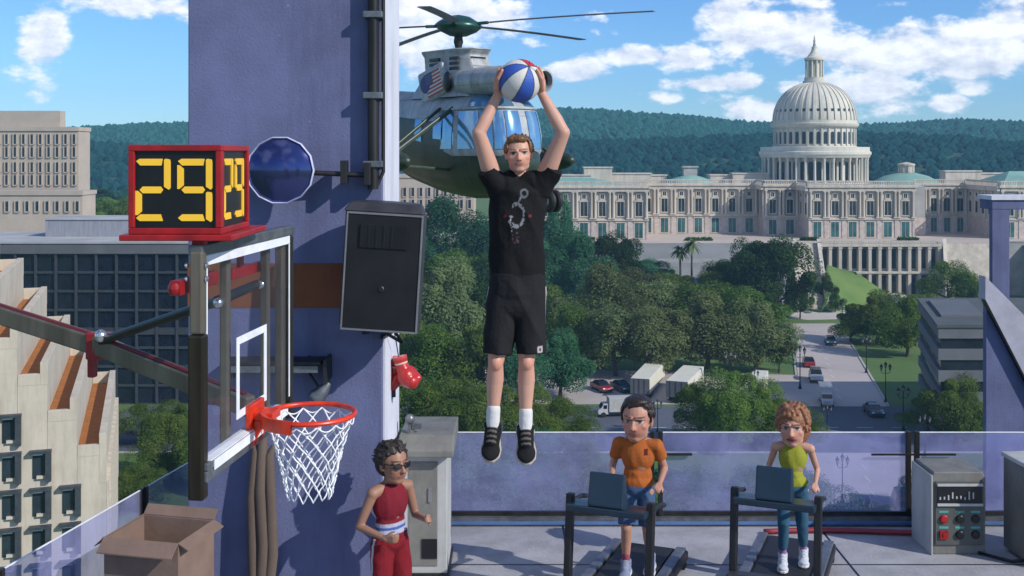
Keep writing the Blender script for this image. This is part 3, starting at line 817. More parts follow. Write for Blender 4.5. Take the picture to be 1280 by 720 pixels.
# --- dark glass office block on the left
OB = thing('glass_office_block', 'dark glass office block with slate grid and pale flat roof, left of the violet wall', 'office building', (0,0,GZ))
Y0, Y1 = 174.0, 196.0; xl, xr = -112.0, P(322,0,Y0).x; zt = P(0,302,Y0).z
m = MB(); m.box(xl, xr, Y0+.3, Y1, GZ, zt-.3); m.build('glass_wall', MT['glassdark'], OB, world=True)
m = MB()
fl = (zt-1.9-GZ)/8
for k in range(9): m.box(xl, xr, Y0, Y0+.28, GZ+fl*k-.18, GZ+fl*k+.18)
m.box(xl, xr, Y0-.02, Y0+.26, GZ+fl*4-.9, GZ+fl*4-.2)
x = xr
while x > xl: m.box(x-.16, x+.16, Y0-.15, Y0+.29, GZ, zt-1.9); x -= 3.2
y = Y0
while y < Y1: m.box(xr+.002, xr+.2, y, y+.3, GZ, zt-1.9); y += 3.2
m.build('mullion_grid', MT['mull'], OB, world=True)
m = MB()
x = xr-1.6
for k in range(int((xr-xl)/3.2)):
    for j in range(8):
        if random.random() < .5: m.box(x-1.2+random.random(), x-1.1+random.random()*1.2, Y0+.2, Y0+.28, GZ+fl*j+.4, GZ+fl*(j+1)-.4)
    x -= 3.2
pass
m = MB(); m.box(xl-.2, xr+.2, Y0-.3, Y1+.3, zt-1.9, zt-.3); m.build('cladding_band', MT['slate'], OB, world=True)
m = MB(); m.box(xl-.3, xr+.3, Y0-.45, Y1+.4, zt-.298, zt); m.build('roof', MT['roofgrey'], OB, world=True)
a, b = P(63,0,186).x, P(215,0,186).x
m = MB(); m.box(a, b, 184, 193, zt+.002, P(0,272,186).z-.25); m.build('roof_plant_box', mat('corrugated_plant_screen', (.26,.27,.30), .7, var=.2, scale=2.5, streak=True), OB, world=True)
m = MB(); m.box(a-.2, b+.2, 183.8, 193.2, P(0,272,186).z-.25, P(0,272,186).z); m.build('plant_box_lid', MT['roofgrey'], OB, world=True)

add_stains(MT['conc'], (.30,.25,.19), (.40,.36,.30), .25, 3, .55)
# --- stepped cream building, lower left
SB = thing('stepped_concrete_building', 'cream concrete building stepping down with orange clay terraces, at the left edge', 'building', (0,0,0))
B0 = P(133, 560, 95.0)
e = Vector((0.949, 0.316, 0)); d = Vector((-0.316, 0.949, 0))
MS = Matrix(((e.x, d.x, 0, B0.x), (e.y, d.y, 0, B0.y), (0, 0, 1, B0.z), (0,0,0,1)))
SB.matrix_basis = MS
FH = 3.2; SW = 2.35; DEP = 29.0; zb0 = GZ-B0.z
walls = MB(); fl = MB(); par = MB(); rib = MB()
for k in range(9):            # k = 0 is the lowest, rightmost step
    u1 = -SW*k; u0 = -SW*(k+1); zt_ = FH*k
    fl.box(u0+.0, u1-.62, .5, DEP-.5, zt_-.3, zt_+.04)
    par.box(u1-.6, u1, .0, DEP, zt_-.6, zt_+1.3) if k else par.box(u1-.6, u1, 0, DEP, zt_-3.0, zt_+1.3)
    par.box(u0+.002, u1-.602, 0, .5, zt_-.6, zt_+.35)
    par.box(u0+.002, u1-.602, DEP-.5, DEP, zt_-.6, zt_+1.2)
    # recessed inner parapet face towards the next step up
    walls.box(u0, u1-.02, .02, DEP-.02, zb0, zt_-.31)
walls.box(-SW*9-30, -SW*9, .02, DEP-.02, zb0, FH*9)
# raking side ribs on the right flank
for k in range(14):
    y = 1.0+k*2.0
    rib.box(.002, .35, y, y+1.1, zb0, -1.6)
rib.box(.0, .22, 0, DEP, zb0, -3.0)
walls.build('wall', MT['conc'], SB); fl.build('terrace_floor', MT['orange'], SB); par.build('parapet', MT['conc'], SB, bevel=.03); rib.build('side_wall', MT['concside'], SB)
def sbwin(u, z):
    w = MB(); w.box(u-.62, u+.62, -.05, .018, z-1.1, z+1.0); o = w.build('window', MT['win'], SB)
    f = MB(); f.box(u+.40, u+.86, -.55, .0, z-1.35, z+1.25); f.box(u-.85, u+.88, -.6, .0, z+1.08, z+1.32)
    f.build('window_hood', MT['mull'], o)
    f = MB(); f.box(u-.6, u+.2, -.35, -.1, z+.92, z+1.06); f.build('blind_box', MT['whitep'], o)
    f = MB(); f.box(u-.3,u+.38,-.3,-.052,z-1.1,z-.86); f.build('sill', MT['conc'], o)
for k in range(1, 10):
    for j in range(0, 12):
        z = FH*(k-1)-FH*j-1.0
        if z < zb0+2: break
        u = -SW*k*1.0-.55
        if j >= 0 and k % 1 == 0 and j >= 1: sbwin(u-.0, z)

# --- distant cream office far left
def office(name, label, px0, px1, ytop, ybase, Y, depth, nx, rows, zbase, top2=None):
    t = thing(name, label, 'office building', (0,0,0))
    xa, xb = P(px0,0,Y).x, P(px1,0,Y).x; zt = P(0,ytop,Y).z
    m = MB(); m.box(xa, xb, Y, Y+depth, zbase, zt); m.build('wall', MT['cream'], t, world=True)
    m = MB(); m.box(xa-.3, xb+.3, Y-.4, Y+depth+.3, zt-.9, zt+.3); m.build('cornice', MT['cream'], t, world=True)
    if top2:
        xc = P(top2[0],0,Y).x; m = MB(); m.box(xa, xc, Y+3, Y+depth-2, zt+.3, P(0,top2[1],Y).z); m.build('roof_block', MT['cream'], t, world=True)
    for py in rows:
        for k in range(nx):
            x = xa+(xb-xa)*(k+.5)/nx; z = P(0,py,Y).z; w = (xb-xa)/nx*.17
            wb = MB(); wb.box(x-w, x+w, Y-.12, Y-.02, z-1.45, z+1.45); o = wb.build('window', MT['win'], t, world=False)
            fb = MB(); fb.box(x-w-.2, x-w, Y-.45, Y-.0, z-1.7, z+1.7); fb.box(x+w, x+w+.2, Y-.45, Y-.0, z-1.7, z+1.7); fb.box(x-w-.2,x+w+.2,Y-.4,Y-.0,z-1.8,z-1.45)
            fb.build('window_frame', MT['cream'], o)
    return t
office('office_tower', 'distant cream stone office with rows of narrow windows behind the glass block', -60, 98, 160, 300, 330, 9, 15, (174,190,209,225), GZ, (70,138))
office('office_annexe', 'lower pale arched annexe in front of the distant cream stone office', -60, 103, 240, 300, 318, 10, 13, (258,), GZ)
office('white_office', 'low white office with small square windows behind the treetops below the helicopter', 440, 592, 219, 300, 380, 25, 15, (240,255), GZ)
# fluted service tower with a blue cap seen under the helicopter
FT = thing('fluted_tower', 'fluted white tower with a flat blue cap beside the violet wall', 'tower', (0,0,0))
Yt = 392.0; xa, xb = P(480,0,Yt).x, P(531,0,Yt).x
m = MB(); m.box(xa, xb, Yt, Yt+9, GZ, P(0,218,Yt).z-.01)
k = 0
while xa+k*1.9 < xb-1: m.box(xa+k*1.9, xa+k*1.9+1.0, Yt-.9, Yt-.002, GZ, P(0,218,Yt).z-.3); k += 1
m.build('shaft', MT['stone'], FT, world=True)
m = MB(); m.box(xa-1, xb+3.5, Yt-3, Yt+10, P(0,218,Yt).z, P(0,204,Yt).z); m.build('cap', MT['bluecap'], FT, world=True, bevel=.1)
# --- dark banded block on the right
DB = thing('banded_office_block', 'low dark office block with black ribbon windows beside the violet wall on the right', 'office building', (0,0,0))
Yb = 150.0; A = P(1173, 497, Yb); zt = P(0,408,Yb).z; xa = A.x; xb = xa+26; dy = 27.0
sk = -.0
back = P(1148, 380, Yb+dy)
def dbp(u, v, z):   # u along the front, v along the flank (the flank leans away to the left)
    return Vector((xa+u+(back.x-xa)*v, Yb+dy*v, z))
def dbbox(mb, u0,u1,v0,v1,z0,z1):
    vs=[dbp(u0,v0,z0),dbp(u1,v0,z0),dbp(u1,v1,z0),dbp(u0,v1,z0),dbp(u0,v0,z1),dbp(u1,v0,z1),dbp(u1,v1,z1),dbp(u0,v1,z1)]
    mb.add(vs,[(0,3,2,1),(4,5,6,7),(0,1,5,4),(1,2,6,5),(2,3,7,6),(3,0,4,7)])
m = MB(); dbbox(m, .35, 26, .012, 1, GZ, zt-.2); m.build('window_band', MT['glassdark'], DB, world=True)
m = MB()
fh = 2.95
for k in range(9): dbbox(m, 0, 26.3, 0, 1.01, zt-.9-fh*k-.75, zt-.9-fh*k+.75)
m.build('spandrel', MT['slate'], DB, world=True)
m = MB(); dbbox(m, -.2, 26.5, -.008, 1.02, zt-.148, zt+.25); m.build('roof', MT['darkroof'], DB, world=True)
m = MB(); dbbox(m, 1.2, 7.2, .25, .85, zt+.26, zt+.6); m.build('roof_hatch', MT['slate'], DB, world=True)

# ================================================================ trees
random.seed(11)
def make_crown(name, w, h, n, leaf, seed, m, lobes=28, squash=1.0, bottom=.0):
    random.seed(seed); mb = MB(); L_ = []
    for i in range(lobes):
        t = random.random(); a = random.uniform(0, 2*PI)
        zz = h*(.12+.88*t); rr = w*.5*math.sqrt(max(0.02, 1-((zz/h-.42)/.66)**2))*random.uniform(.30, .98)
        L_.append((Vector((math.cos(a)*rr, math.sin(a)*rr, zz)), random.choice((.10,.13,.17,.22,.27))*w))
    L_.append((Vector((0,0,h*.5)), w*.30))
    for i in range(n):
        c, r = random.choice(L_)
        v = Vector([random.gauss(0,1) for _ in range(3)]).normalized()
        if v.z < -.3 and random.random() < .5: v.z = -v.z
        p = c + v*r*random.uniform(.72, 1.08)*Vector((1,1,.8)).length/1.62
        p.z = max(p.z, bottom+random.random()*.4)
        nrm = (v*.8+Vector((.25,-.2,.55))+Vector([random.gauss(0,.5) for _ in range(3)])).normalized()
        s_ = leaf*random.uniform(.6,1.4)
        x = nrm.orthogonal().normalized(); y = nrm.cross(x)
        an = random.uniform(0,PI); x, y = x*math.cos(an)+y*math.sin(an), y*math.cos(an)-x*math.sin(an)
        x *= s_; y *= s_*.7
        mb.add([p-x, p+y*.8, p+x, p-y], [(0,1,2,3)])
    me = bpy.data.meshes.new(name); me.from_pydata([tuple(v) for v in mb.v], [], mb.f); me.materials.append(m)
    return me, L_
LM = {
 'green': leaf_mat('green_foliage', (0.075,0.140,0.026), (0.19,0.275,0.065)),
 'teal': leaf_mat('blue_green_foliage', (0.035,0.125,0.058), (0.100,0.250,0.125)),
 'olive': leaf_mat('grey_olive_foliage', (0.10,0.135,0.050), (0.235,0.285,0.12)),
 'dark': leaf_mat('dark_foliage', (0.028,0.068,0.022), (0.078,0.140,0.046)),
 'lime': leaf_mat('bright_foliage', (0.085,0.165,0.026), (0.200,0.300,0.060)),
}
for hb, lb in HEDGES:
    tag(hb.build('hedge', LM['dark']), lb, 'hedge')
PROTO = {}
def proto(kind, v, fine=False):
    key = (kind, v, fine)
    if key in PROTO: return PROTO[key]
    n, leaf = (32000, .125) if fine else (22000, .17)
    me, Lb = make_crown('crown', 11, 9.0, n, leaf, v*7+3, LM[kind], 17+v*3)
    tr = MB(); random.seed(v)
    tr.tube([(0,0,-.3),(.1,0,1.6),(.25,.1,3.4),(.3,.2,6.5)], [.42,.33,.26,.08], 8)
    for c, r in Lb[:9]:
        q = Vector((c.x, c.y, c.z+2.2)); s0 = Vector((.15,.05,random.uniform(1.8,3.6)))
        tr.tube([s0, s0.lerp(q,.5)+Vector((0,0,-.4)), q], [.17,.10,.03], 5)
    tm = bpy.data.meshes.new('trunk'); tm.from_pydata([tuple(p) for p in tr.v], [], tr.f); tm.materials.append(MT['bark'])
    PROTO[key] = (me, tm); return PROTO[key]
NTREE = [0]
def spot(px, py):
    """where the sight line through the photo point meets the street level, the bank or the terrace"""
    g_ = G(px, py)
    if g_.y <= 268: return g_
    if (px-640)/F*280 < 72:
        Y = F*(40+.3718*268)/((py-HY)+.3718*F)
        if Y <= 306: return P(px, py, Y)
        return G(px, py, PZ)
    return g_ if g_.y < 305 else G(px, py, PZ)
def tree(px, py, wpx, kind, label, group, hpx=None, v=None, z=GZ, name='broadleaf_tree', fine=None):
    """px, py: foot of the tree in the photo; wpx: crown width there"""
    NTREE[0] += 1
    g_ = spot(px, py); s_ = 1.08*wpx/F*g_.y/11.6
    v = NTREE[0] % 4 if v is None else v
    if fine is None: fine = g_.y < 175
    me, tm = proto(kind, v, fine)
    t = thing(name, label, 'tree', g_, random.uniform(-.5, .5)+random.choice((0,0,2.1)), group)
    hs = s_ if hpx is None else (hpx/F*g_.y/11.0)
    t.scale = (s_, s_, hs)
    c = bpy.data.objects.new('crown', me); COL.objects.link(c); c.parent = t; c.location = (0,0,2.1)
    k = bpy.data.objects.new('trunk', tm); COL.objects.link(k); k.parent = t
    return t
KN = {'green':'green','teal':'blue-green','olive':'grey-olive','dark':'dark green','lime':'bright green'}
def row(specs, where, group):
    """specs: (px, foot row, crown width, kind[, height]) ordered from left to right"""
    seen = {}; tot = {}
    for sp in specs: tot[sp[3]] = tot.get(sp[3], 0)+1
    for sp in specs:
        k = sp[3]; i = seen.get(k, 0); seen[k] = i+1
        if tot[k] == 1: lb = 'the only %s tree %s' % (KN[k], where)
        else: lb = '%s %s tree from the left %s' % (ORD[i], KN[k], where)
        tree(sp[0], sp[1], sp[2], k, lb, group, sp[4] if len(sp) > 4 else None)
GA = 'trees between the violet wall and the park'
row([(520,352,60,'teal',66),(560,346,92,'teal',86),(612,350,60,'teal',70),(655,352,60,'teal',74),(696,352,64,'teal',92)], 'in the farthest row below the white office', GA)
row([(515,385,76,'green',62),(566,388,80,'green',66),(618,392,70,'dark',70),(668,388,74,'teal',76),(722,386,80,'teal',80),(768,372,70,'dark',72)], 'in the row behind the grey-olive trees', GA)
row([(510,436,70,'olive',78),(558,452,100,'olive',108),(612,446,80,'dark',80),(660,440,84,'green',80),(706,440,70,'olive',66)], 'in the middle row right of the speaker', GA)
row([(508,492,76,'green',76),(548,500,86,'lime',82),(600,500,86,'green',84),(652,506,82,'teal',80),(700,498,76,'teal',72)], 'in the row level with the boxing gloves', GA)
row([(500,560,90,'green',92),(556,566,96,'lime',80),(606,570,92,'green',84),(658,566,88,'lime',70),(706,556,70,'lime',52)], 'just above the glass railing right of the wall', GA)
row([(520,640,110,'teal',96),(592,650,110,'teal',92),(664,640,104,'teal',84),(726,640,90,'green',76)], 'seen through the glass below the player', GA)
GB = 'park trees left of the avenue'
row([(806,364,62,'teal',36),(830,368,36,'dark',30),(902,360,36,'dark',30)], 'against the grey bank near the palms', GB)
row([(938,398,60,'dark',84),(968,404,92,'dark',96),(905,380,58,'dark',50),(1000,398,30,'dark',40)], 'clustered at the foot of the left steps', GB)
row([(745,402,70,'teal',56),(790,398,76,'olive',54),(838,396,74,'green',50),(886,400,80,'green',50)], 'in the rear row of the park', GB)
row([(758,436,96,'olive',92),(818,430,90,'olive',70),(878,432,104,'green',74),(936,436,96,'green',66)], 'in the middle row of the park', GB)
row([(716,462,74,'green',70),(770,470,88,'olive',76),(822,470,92,'olive',80),(884,466,100,'olive',84),(944,468,84,'olive',78),(974,466,40,'dark',56)], 'in the front row of the park', GB)
GC = 'trees right of the avenue'
row([(1064,428,46,'green',34),(1096,430,70,'green',56),(1134,446,64,'green',66),(1160,420,46,'green',46)], 'between the avenue and the banded dark block', GC)
row([(1186,386,56,'green',56),(1212,388,40,'green',40),(1150,392,34,'lime',20),(1100,396,34,'lime',18)], 'below the right hand steps', GC)
row([(1160,542,60,'green',40),(1196,556,84,'green',76),(1234,552,50,'green',56)], 'before the banded dark block near the railing', GC)
row([(1170,640,80,'teal',50),(1225,650,90,'green',60)], 'seen through the glass behind the grey control box', GC)
row([(1032,382,28,'dark',34),(1044,390,22,'dark',20)], 'at the left end of the grass bank', GC)
GD = 'trees near the street beyond the railing'
row([(876,556,70,'lime',70),(912,562,84,'green',92),(958,560,90,'lime',70),(1000,560,50,'lime',50)], 'beside the street between the two treadmill runners', GD)
row([(770,700,120,'teal',90),(860,690,120,'teal',96),(930,690,100,'teal',88),(1010,690,110,'teal',90)], 'seen through the glass between the runners', GD)
row([(1090,668,56,'green',34)], 'at the kerb seen through the glass by the control box', GD)
GE = 'trees at the left side'
row([(178,556,70,'green',46),(222,552,64,'green',44),(214,600,80,'green',70),(172,640,70,'green',50),(270,610,90,'green',80)], 'on the lawn below the glass office block', GE)
row([(60,292,50,'teal',36),(96,290,46,'dark',34),(128,290,56,'green',38),(170,290,60,'green',40)], 'behind the roof of the glass office block', GE)
row([(120,262,90,'teal',24),(190,262,90,'teal',24)], 'in the far row beside the distant office', GE)
# bushes along the terrace foot
row([(706,330,60,'teal',30),(690,322,40,'dark',24)], 'below the left wing of the domed building', GB)
# two palms
pm = MB(); random.seed(9)
pf = MB()
for k in range(38):
    a = 2*PI*k/38*7.1; el_ = random.uniform(-.7,1.2); Ln = random.uniform(1.9,2.7)
    pts = [Vector((0,0,0))]; dz = math.sin(el_); dr = math.cos(el_)
    for j in range(1,6): pts.append(Vector((math.cos(a)*dr*Ln*j/5, math.sin(a)*dr*Ln*j/5, dz*Ln*j/5-.9*(j/5)**2)))
    for j in range(5):
        sd = Vector((-math.sin(a), math.cos(a), 0)); w0 = .30*math.sin(PI*(j+.6)/6.2); w1 = .30*math.sin(PI*(j+1.6)/6.2)
        pf.quad(pts[j]-sd*w0, pts[j]+sd*w0-Vector((0,0,.05)), pts[j+1]+sd*w1-Vector((0,0,.05)), pts[j+1]-sd*w1)
def palm(px, py, hpx, label):
    g_ = spot(px, py); t = thing('palm_tree', label, 'tree', g_, random.random()*6, 'pair of palms on the grey bank')
    hm_ = hpx/F*g_.y
    m = MB(); m.tube([(0,0,-.2),(.1,0,hm_*.5),(.0,.05,hm_)], [.34,.26,.22], 9); m.build('trunk', MT['bark'], t)
    o = pf.build('crown', LM['olive'], t); o.location = (0,0,hm_); o.scale = (1.25,1.25,1.25)
    return t
palm(850, 374, 62, 'left and slightly shorter palm of the pair before the grey bank')
palm(865, 378, 74, 'right and taller palm of the pair before the grey bank')

# ================================================================ lamps, vehicles
lampm = mat('black_lamp_iron', (0.012,0.013,0.013), .5, .4, var=.2)
lampg = mat('unlit_lamp_glass', (0.30,0.30,0.28), .3, var=.1)
LP = thing('street_lamp', 'x', 'street lamp', (0,0,0), 0, 'twin headed street lamps')
m = MB(); m.lathe([(.3,0),(.3,.25),(.2,.5),(.13,1.0),(.09,1.4),(.075,5.6),(.12,5.7),(.06,5.9)], 10, cap=True); m.build('pole', lampm, LP, smooth=True)
m = MB(); m.tube([(-.8,0,5.9),(-.8,0,5.5),(-.4,0,5.2),(0,0,5.35),(.4,0,5.2),(.8,0,5.5),(.8,0,5.9)], .05, 6); m.box(-.05,.05,-.05,.05,5.8,6.3); m.build('arm', lampm, LP)
for x, z in ((-.8,5.9),(.8,5.9),(0,6.3)):
    m = MB(Matrix.Translation((x,0,z))); m.lathe([(.12,0),(.26,.62)], 8, cap=True); h_ = m.build('lantern', lampg, LP)
    m = MB(Matrix.Translation((x,0,z)))
    m.lathe([(.32,.6),(.30,.68),(.06,.98),(.03,1.15),(.001,1.2)], 8); m.lathe([(.14,-.1),(.14,.02)], 8, cap=True)
    for k in range(4):
        a = PI/4+k*PI/2; m.beam((.12*math.cos(a),.12*math.sin(a),0),(.27*math.cos(a),.27*math.sin(a),.62),.05,.05)
    m.build('lantern_cap', lampm, h_)
LAMPS = [(913,492,56,'in the park before the middle white trailer'),(943,502,42,'at the parking edge beside the right white trailer'),(1000,486,56,'on the left kerb of the avenue, nearest the red car'),
 (987,432,26,'on the left kerb of the avenue before the dark trees'),(1053,419,42,'at the far right corner where the avenue ends'),(1083,466,48,'first on the right kerb after the far corner'),
 (1107,503,52,'second on the right kerb after the far corner'),(1129,538,58,'third on the right kerb after the far corner, nearest the railing'),(973,400,26,'farthest one, under the dark trees left of the steps'),
 (813,480,46,'in the park behind the left white trailer'),(1034,548,44,'in front of the white van at the street'),(1156,570,54,'beside the bright tree near the railing corner'),
 (1053,628,62,'seen through the glass at the left pavement'),(1079,690,70,'seen through the glass beside the small kerb tree'),(822,540,42,'behind the runner in the orange shirt')]
for i, (px, py, hp, lb) in enumerate(LAMPS):
    g_ = G(px, py); s_ = hp/F*g_.y/7.5
    o = LP if i == 0 else dup(LP, g_)
    o.location = g_; o.scale = (s_,)*3; o.rotation_euler = (0,0,random.uniform(-.25,.25)); o['label'] = 'black iron street lamp '+lb

def car_proto(name, cat, body_prof, glass_prof, half, wheels, wr, mcol):
    t = thing(name, 'x', cat, (0,0,0))
    # side profile in (y, z), front of the car at -y
    n = len(body_prof); mb = MB(); secs = [(-half,.10,.0),(-half*.93,0,.0),(half*.93,0,.0),(half,.10,.0)]
    vs = []; fs = []
    for x, ins, _ in secs:
        for y, z in body_prof:
            yy = y*(1-ins*.25); zz = z if z < .5 else z-ins*.3
            vs.append((x, yy, zz))
    for a in range(3):
        for k in range(n): fs.append((a*n+k, a*n+(k+1)%n, (a+1)*n+(k+1)%n, (a+1)*n+k))
    fs.append(tuple(reversed(range(n)))); fs.append(tuple(3*n+k for k in range(n)))
    mb.add(vs, fs); mb.build('body', mcol, t, smooth=True, bevel=.04)
    gb = MB(); g0 = glass_prof; gn = len(g0); vs = []; fs = []
    for sgn in (-1, 1):
        for y, z in g0:
            f_ = (z-min(p[1] for p in g0))/(max(p[1] for p in g0)-min(p[1] for p in g0)); vs.append((sgn*(half*.93-.20*f_*half), y, z))
    for k in range(gn): fs.append((k, (k+1)%gn, gn+(k+1)%gn, gn+k))
    fs.append(tuple(range(gn))); fs.append(tuple(reversed(range(gn, 2*gn))))
    gb.add(vs, fs); gb.build('window', MT['glassdark'], t)
    top = max(p[1] for p in g0); ys = [p[0] for p in g0 if p[1] > top-.02]
    rb_ = MB(); rb_.box(-half*.74, half*.74, min(ys)-.03, max(ys)+.03, top-.01, top+.05); rb_.build('roof', mcol, t, bevel=.02)
    for s in (-1, 1):
        for y in wheels:
            w = MB(Matrix.Translation((s*(half-.08), y, wr)) @ Matrix.Rotation(PI/2, 4, 'Y'))
            w.lathe([(wr*.6,-.11),(wr*.95,-.11),(wr,-.06),(wr,.06),(wr*.95,.11),(wr*.6,.11)], 18); wh = w.build('wheel', MT['rubber'], t, smooth=True)
            w = MB(Matrix.Translation((s*(half-.08), y, wr)) @ Matrix.Rotation(PI/2, 4, 'Y'))
            w.lathe([(.01,-.09),(wr*.6,-.09),(wr*.62,.09),(.01,.09)], 12); w.build('rim', MT['chrome'], wh)
        y0 = min(p[0] for p in body_prof); y1 = max(p[0] for p in body_prof)
        h_ = MB(); h_.box(s*half*.72-.17, s*half*.72+.17, y0-.02, y0+.1, .62, .78); h_.build('headlight', MT['whitep'], t, bevel=.02)
        h_ = MB(); h_.box(s*half*.76-.14, s*half*.76+.14, y1-.1, y1+.02, .7, .88); h_.build('tail_light', MT['redp'], t, bevel=.02)
    b_ = MB(); y0 = min(p[0] for p in body_prof); b_.box(-half*.9, half*.9, y0-.05, y0+.05, .3, .48); b_.build('bumper', MT['rubber'], t)
    return t
paint = {k: mat(k+'_car_paint', c, .3, .2, var=.08, coat=.6) for k, c in {'red':(.30,.02,.02),'teal':(.02,.06,.08),'blue':(.02,.035,.06),'white':(.55,.55,.56),'grey':(.2,.21,.22)}.items()}
sedan = car_proto('parked_car', 'car', [(-2.25,.28),(-2.28,.62),(-2.1,.80),(-.95,.92),(1.45,.95),(2.2,.9),(2.3,.6),(2.25,.28)],
                  [(-1.05,.90),(-.35,1.38),(.95,1.40),(1.65,.93)], .9, (-1.4,1.4), .33, paint['teal'])
jeep = car_proto('parked_jeep', 'jeep', [(-2.1,.4),(-2.12,.98),(-1.9,1.05),(-.8,1.1),(2.0,1.12),(2.1,1.0),(2.1,.4)],
                 [(-.75,1.08),(-.4,1.75),(1.9,1.78),(2.0,1.1)], .95, (-1.3,1.3), .42, paint['white'])
def put(o, px, py, rz, label, color=None, first=False, scale=1.15):
    g_ = G(px, py); c = o if first else dup(o, g_)
    c.location = (g_.x, g_.y, GZ+.03); c.rotation_euler = (0,0,rz); c.scale = (scale,)*3; c['label'] = label; c['group'] = 'vehicles on the avenue and the parking area'
    if color:
        for ch in COL.objects:
            if ch.parent == c and ch.name.split('.')[0] in ('body','roof'): recolor(ch, 0, paint[color])
    return c
dirv = math.atan2(axR(250)-axR(150), 100)
put(sedan, 1038, 430, -dirv, 'dark teal car alone at the far end of the avenue', first=True)
put(sedan, 1011, 457, PI-dirv, 'red car on the avenue by the left kerb', 'red')
put(jeep, 1020, 476, -dirv, 'white jeep with dark windows on the avenue behind the red car', first=True)
put(sedan, 1092, 518, -dirv+.15, 'dark blue car just entering the shaded street crossing', 'blue')
put(sedan, 752, 488, .35, 'red car parked on the pale parking area left of the trailers', 'red')
put(sedan, 777, 488, .35, 'teal car parked between the red car and the left trailer', 'teal')
put(jeep, 1130, 640, -dirv, 'dark teal jeep seen through the glass beside the railing post', 'teal')
put(sedan, 1078, 640, -dirv, 'white car seen through the glass at the left of the avenue', 'white')
# box trailers
TR = thing('box_trailer', 'x', 'trailer', (0,0,0), 0, 'white box trailers on the parking area')
m = MB(); m.box(-1.35,1.35,0,12.2,1.1,4.0); m.build('box', mat('cream_trailer_panel', (.62,.60,.50), .6, var=.06, scale=.6), TR, bevel=.05)
m = MB(); m.box(-1.36,1.36,-.08,-.01,1.12,3.98); m.box(-.05,.05,-.14,-.07,1.15,3.95); m.box(-.75,-.7,-.14,-.07,1.15,3.95); m.box(.7,.75,-.14,-.07,1.15,3.95); m.build('rear_door', MT['slate'], TR)
m = MB(); m.box(-.9,.9,.2,11.8,.85,1.09); m.box(-1.2,1.2,.0,.2,.45,.65); m.box(-.4,-.3,9.8,9.95,0,1); m.box(.3,.4,9.8,9.95,0,1); m.build('chassis', MT['rubber'], TR)
for s in (-1,1):
    for y in (1.8,3.0):
        w = MB(Matrix.Translation((s*1.1, y, .5)) @ Matrix.Rotation(PI/2, 4, 'Y')); w.lathe([(.01,-.12),(.28,-.15),(.5,-.14),(.5,.14),(.28,.15),(.01,.12)], 18); w.build('wheel', MT['rubber'], TR, smooth=True)
for i, (px, py, a, sc_, lb) in enumerate(((800,500,-.30,(1.15,1.25,.86),'left white box trailer with a dark rear door on the parking area'),(846,505,-.36,(1.3,1.1,.9),'middle white box trailer, the widest, on the parking area'),(945,506,-.30,(.9,.8,.9),'right and shortest white box trailer, half behind a bright tree'))):
    g_ = G(px, py); o = TR if i == 0 else dup(TR, g_); o.location = (g_.x,g_.y,GZ+.03); o.rotation_euler = (0,0,a); o.scale = sc_; o['label'] = lb
# box truck (van body plus cab)
def truck(px, py, rz, label, color):
    g_ = G(px, py); t = thing('box_truck', label, 'truck', (g_.x,g_.y,GZ+.03), rz, 'box trucks in the street'); t.scale = (.85,)*3
    m = MB(); m.box(-1.2,1.2,-.6,4.6,.9,3.4); m.build('box', color, t, bevel=.05)
    m = MB(); m.prism([(-2.5,.5),(-2.55,1.3),(-2.0,1.6),(-1.6,2.35),(-.7,2.4),(-.7,.5)], 'x', -1.0, 1.0); m.build('cab', paint['white'], t, bevel=.05)
    m = MB(); m.prism([(-2.04,1.6),(-1.64,2.25),(-1.7,2.3),(-2.12,1.62)], 'x', -.9, .9); m.box(-1.02,1.02,-1.6,-.95,1.5,2.15); m.build('window', MT['glassdark'], t)
    m = MB(); m.box(-.9,.9,-2.3,4.5,.5,.88); m.build('chassis', MT['rubber'], t)
    for s in (-1,1):
        for y in (-1.6,3.2):
            w = MB(Matrix.Translation((s*1.0, y, .45)) @ Matrix.Rotation(PI/2, 4, 'Y')); w.lathe([(.01,-.12),(.25,-.15),(.45,-.13),(.45,.13),(.25,.15),(.01,.12)], 18); w.build('wheel', MT['rubber'], t, smooth=True)
        m = MB(); m.box(s*.8-.15,s*.8+.15,-2.58,-2.5,.8,1.0); m.build('headlight', MT['whitep'], t)
truck(764, 520, -1.45, 'grey box truck on the street left of the runner in the orange shirt', MT['greylite'])
truck(1033, 506, -dirv, 'white box van on the avenue above the shaded street', paint['white'])
# ================================================================ our own roof
RP = [(-6.48,-3),(9.5,-3),(9.5,13.08),(-3.31,13.08)]
tag(MB().prism(RP, 'z', -.25, 0).build('roof_deck', MT['deck']), kind='structure')
tag(MB().prism([(-6.3,-2.9),(9.45,-2.9),(9.45,13.0),(-3.25,13.0)], 'z', GZ, -.26).build('building_below', MT['violet']), 'violet rendered building under the roof deck', 'building')
j = MB()
for x in (-2.4, 0.6, 3.6, 6.6): j.box(x-.01, x+.01, -3, 13, .001, .004)
for y in (5.5, 8.6, 11.7): j.box(-6.48+(y+3)*.197+.05, 9.4, y-.01, y+.01, .001, .0035)
tag(j.build('deck_joint', MT['black']), kind='structure')
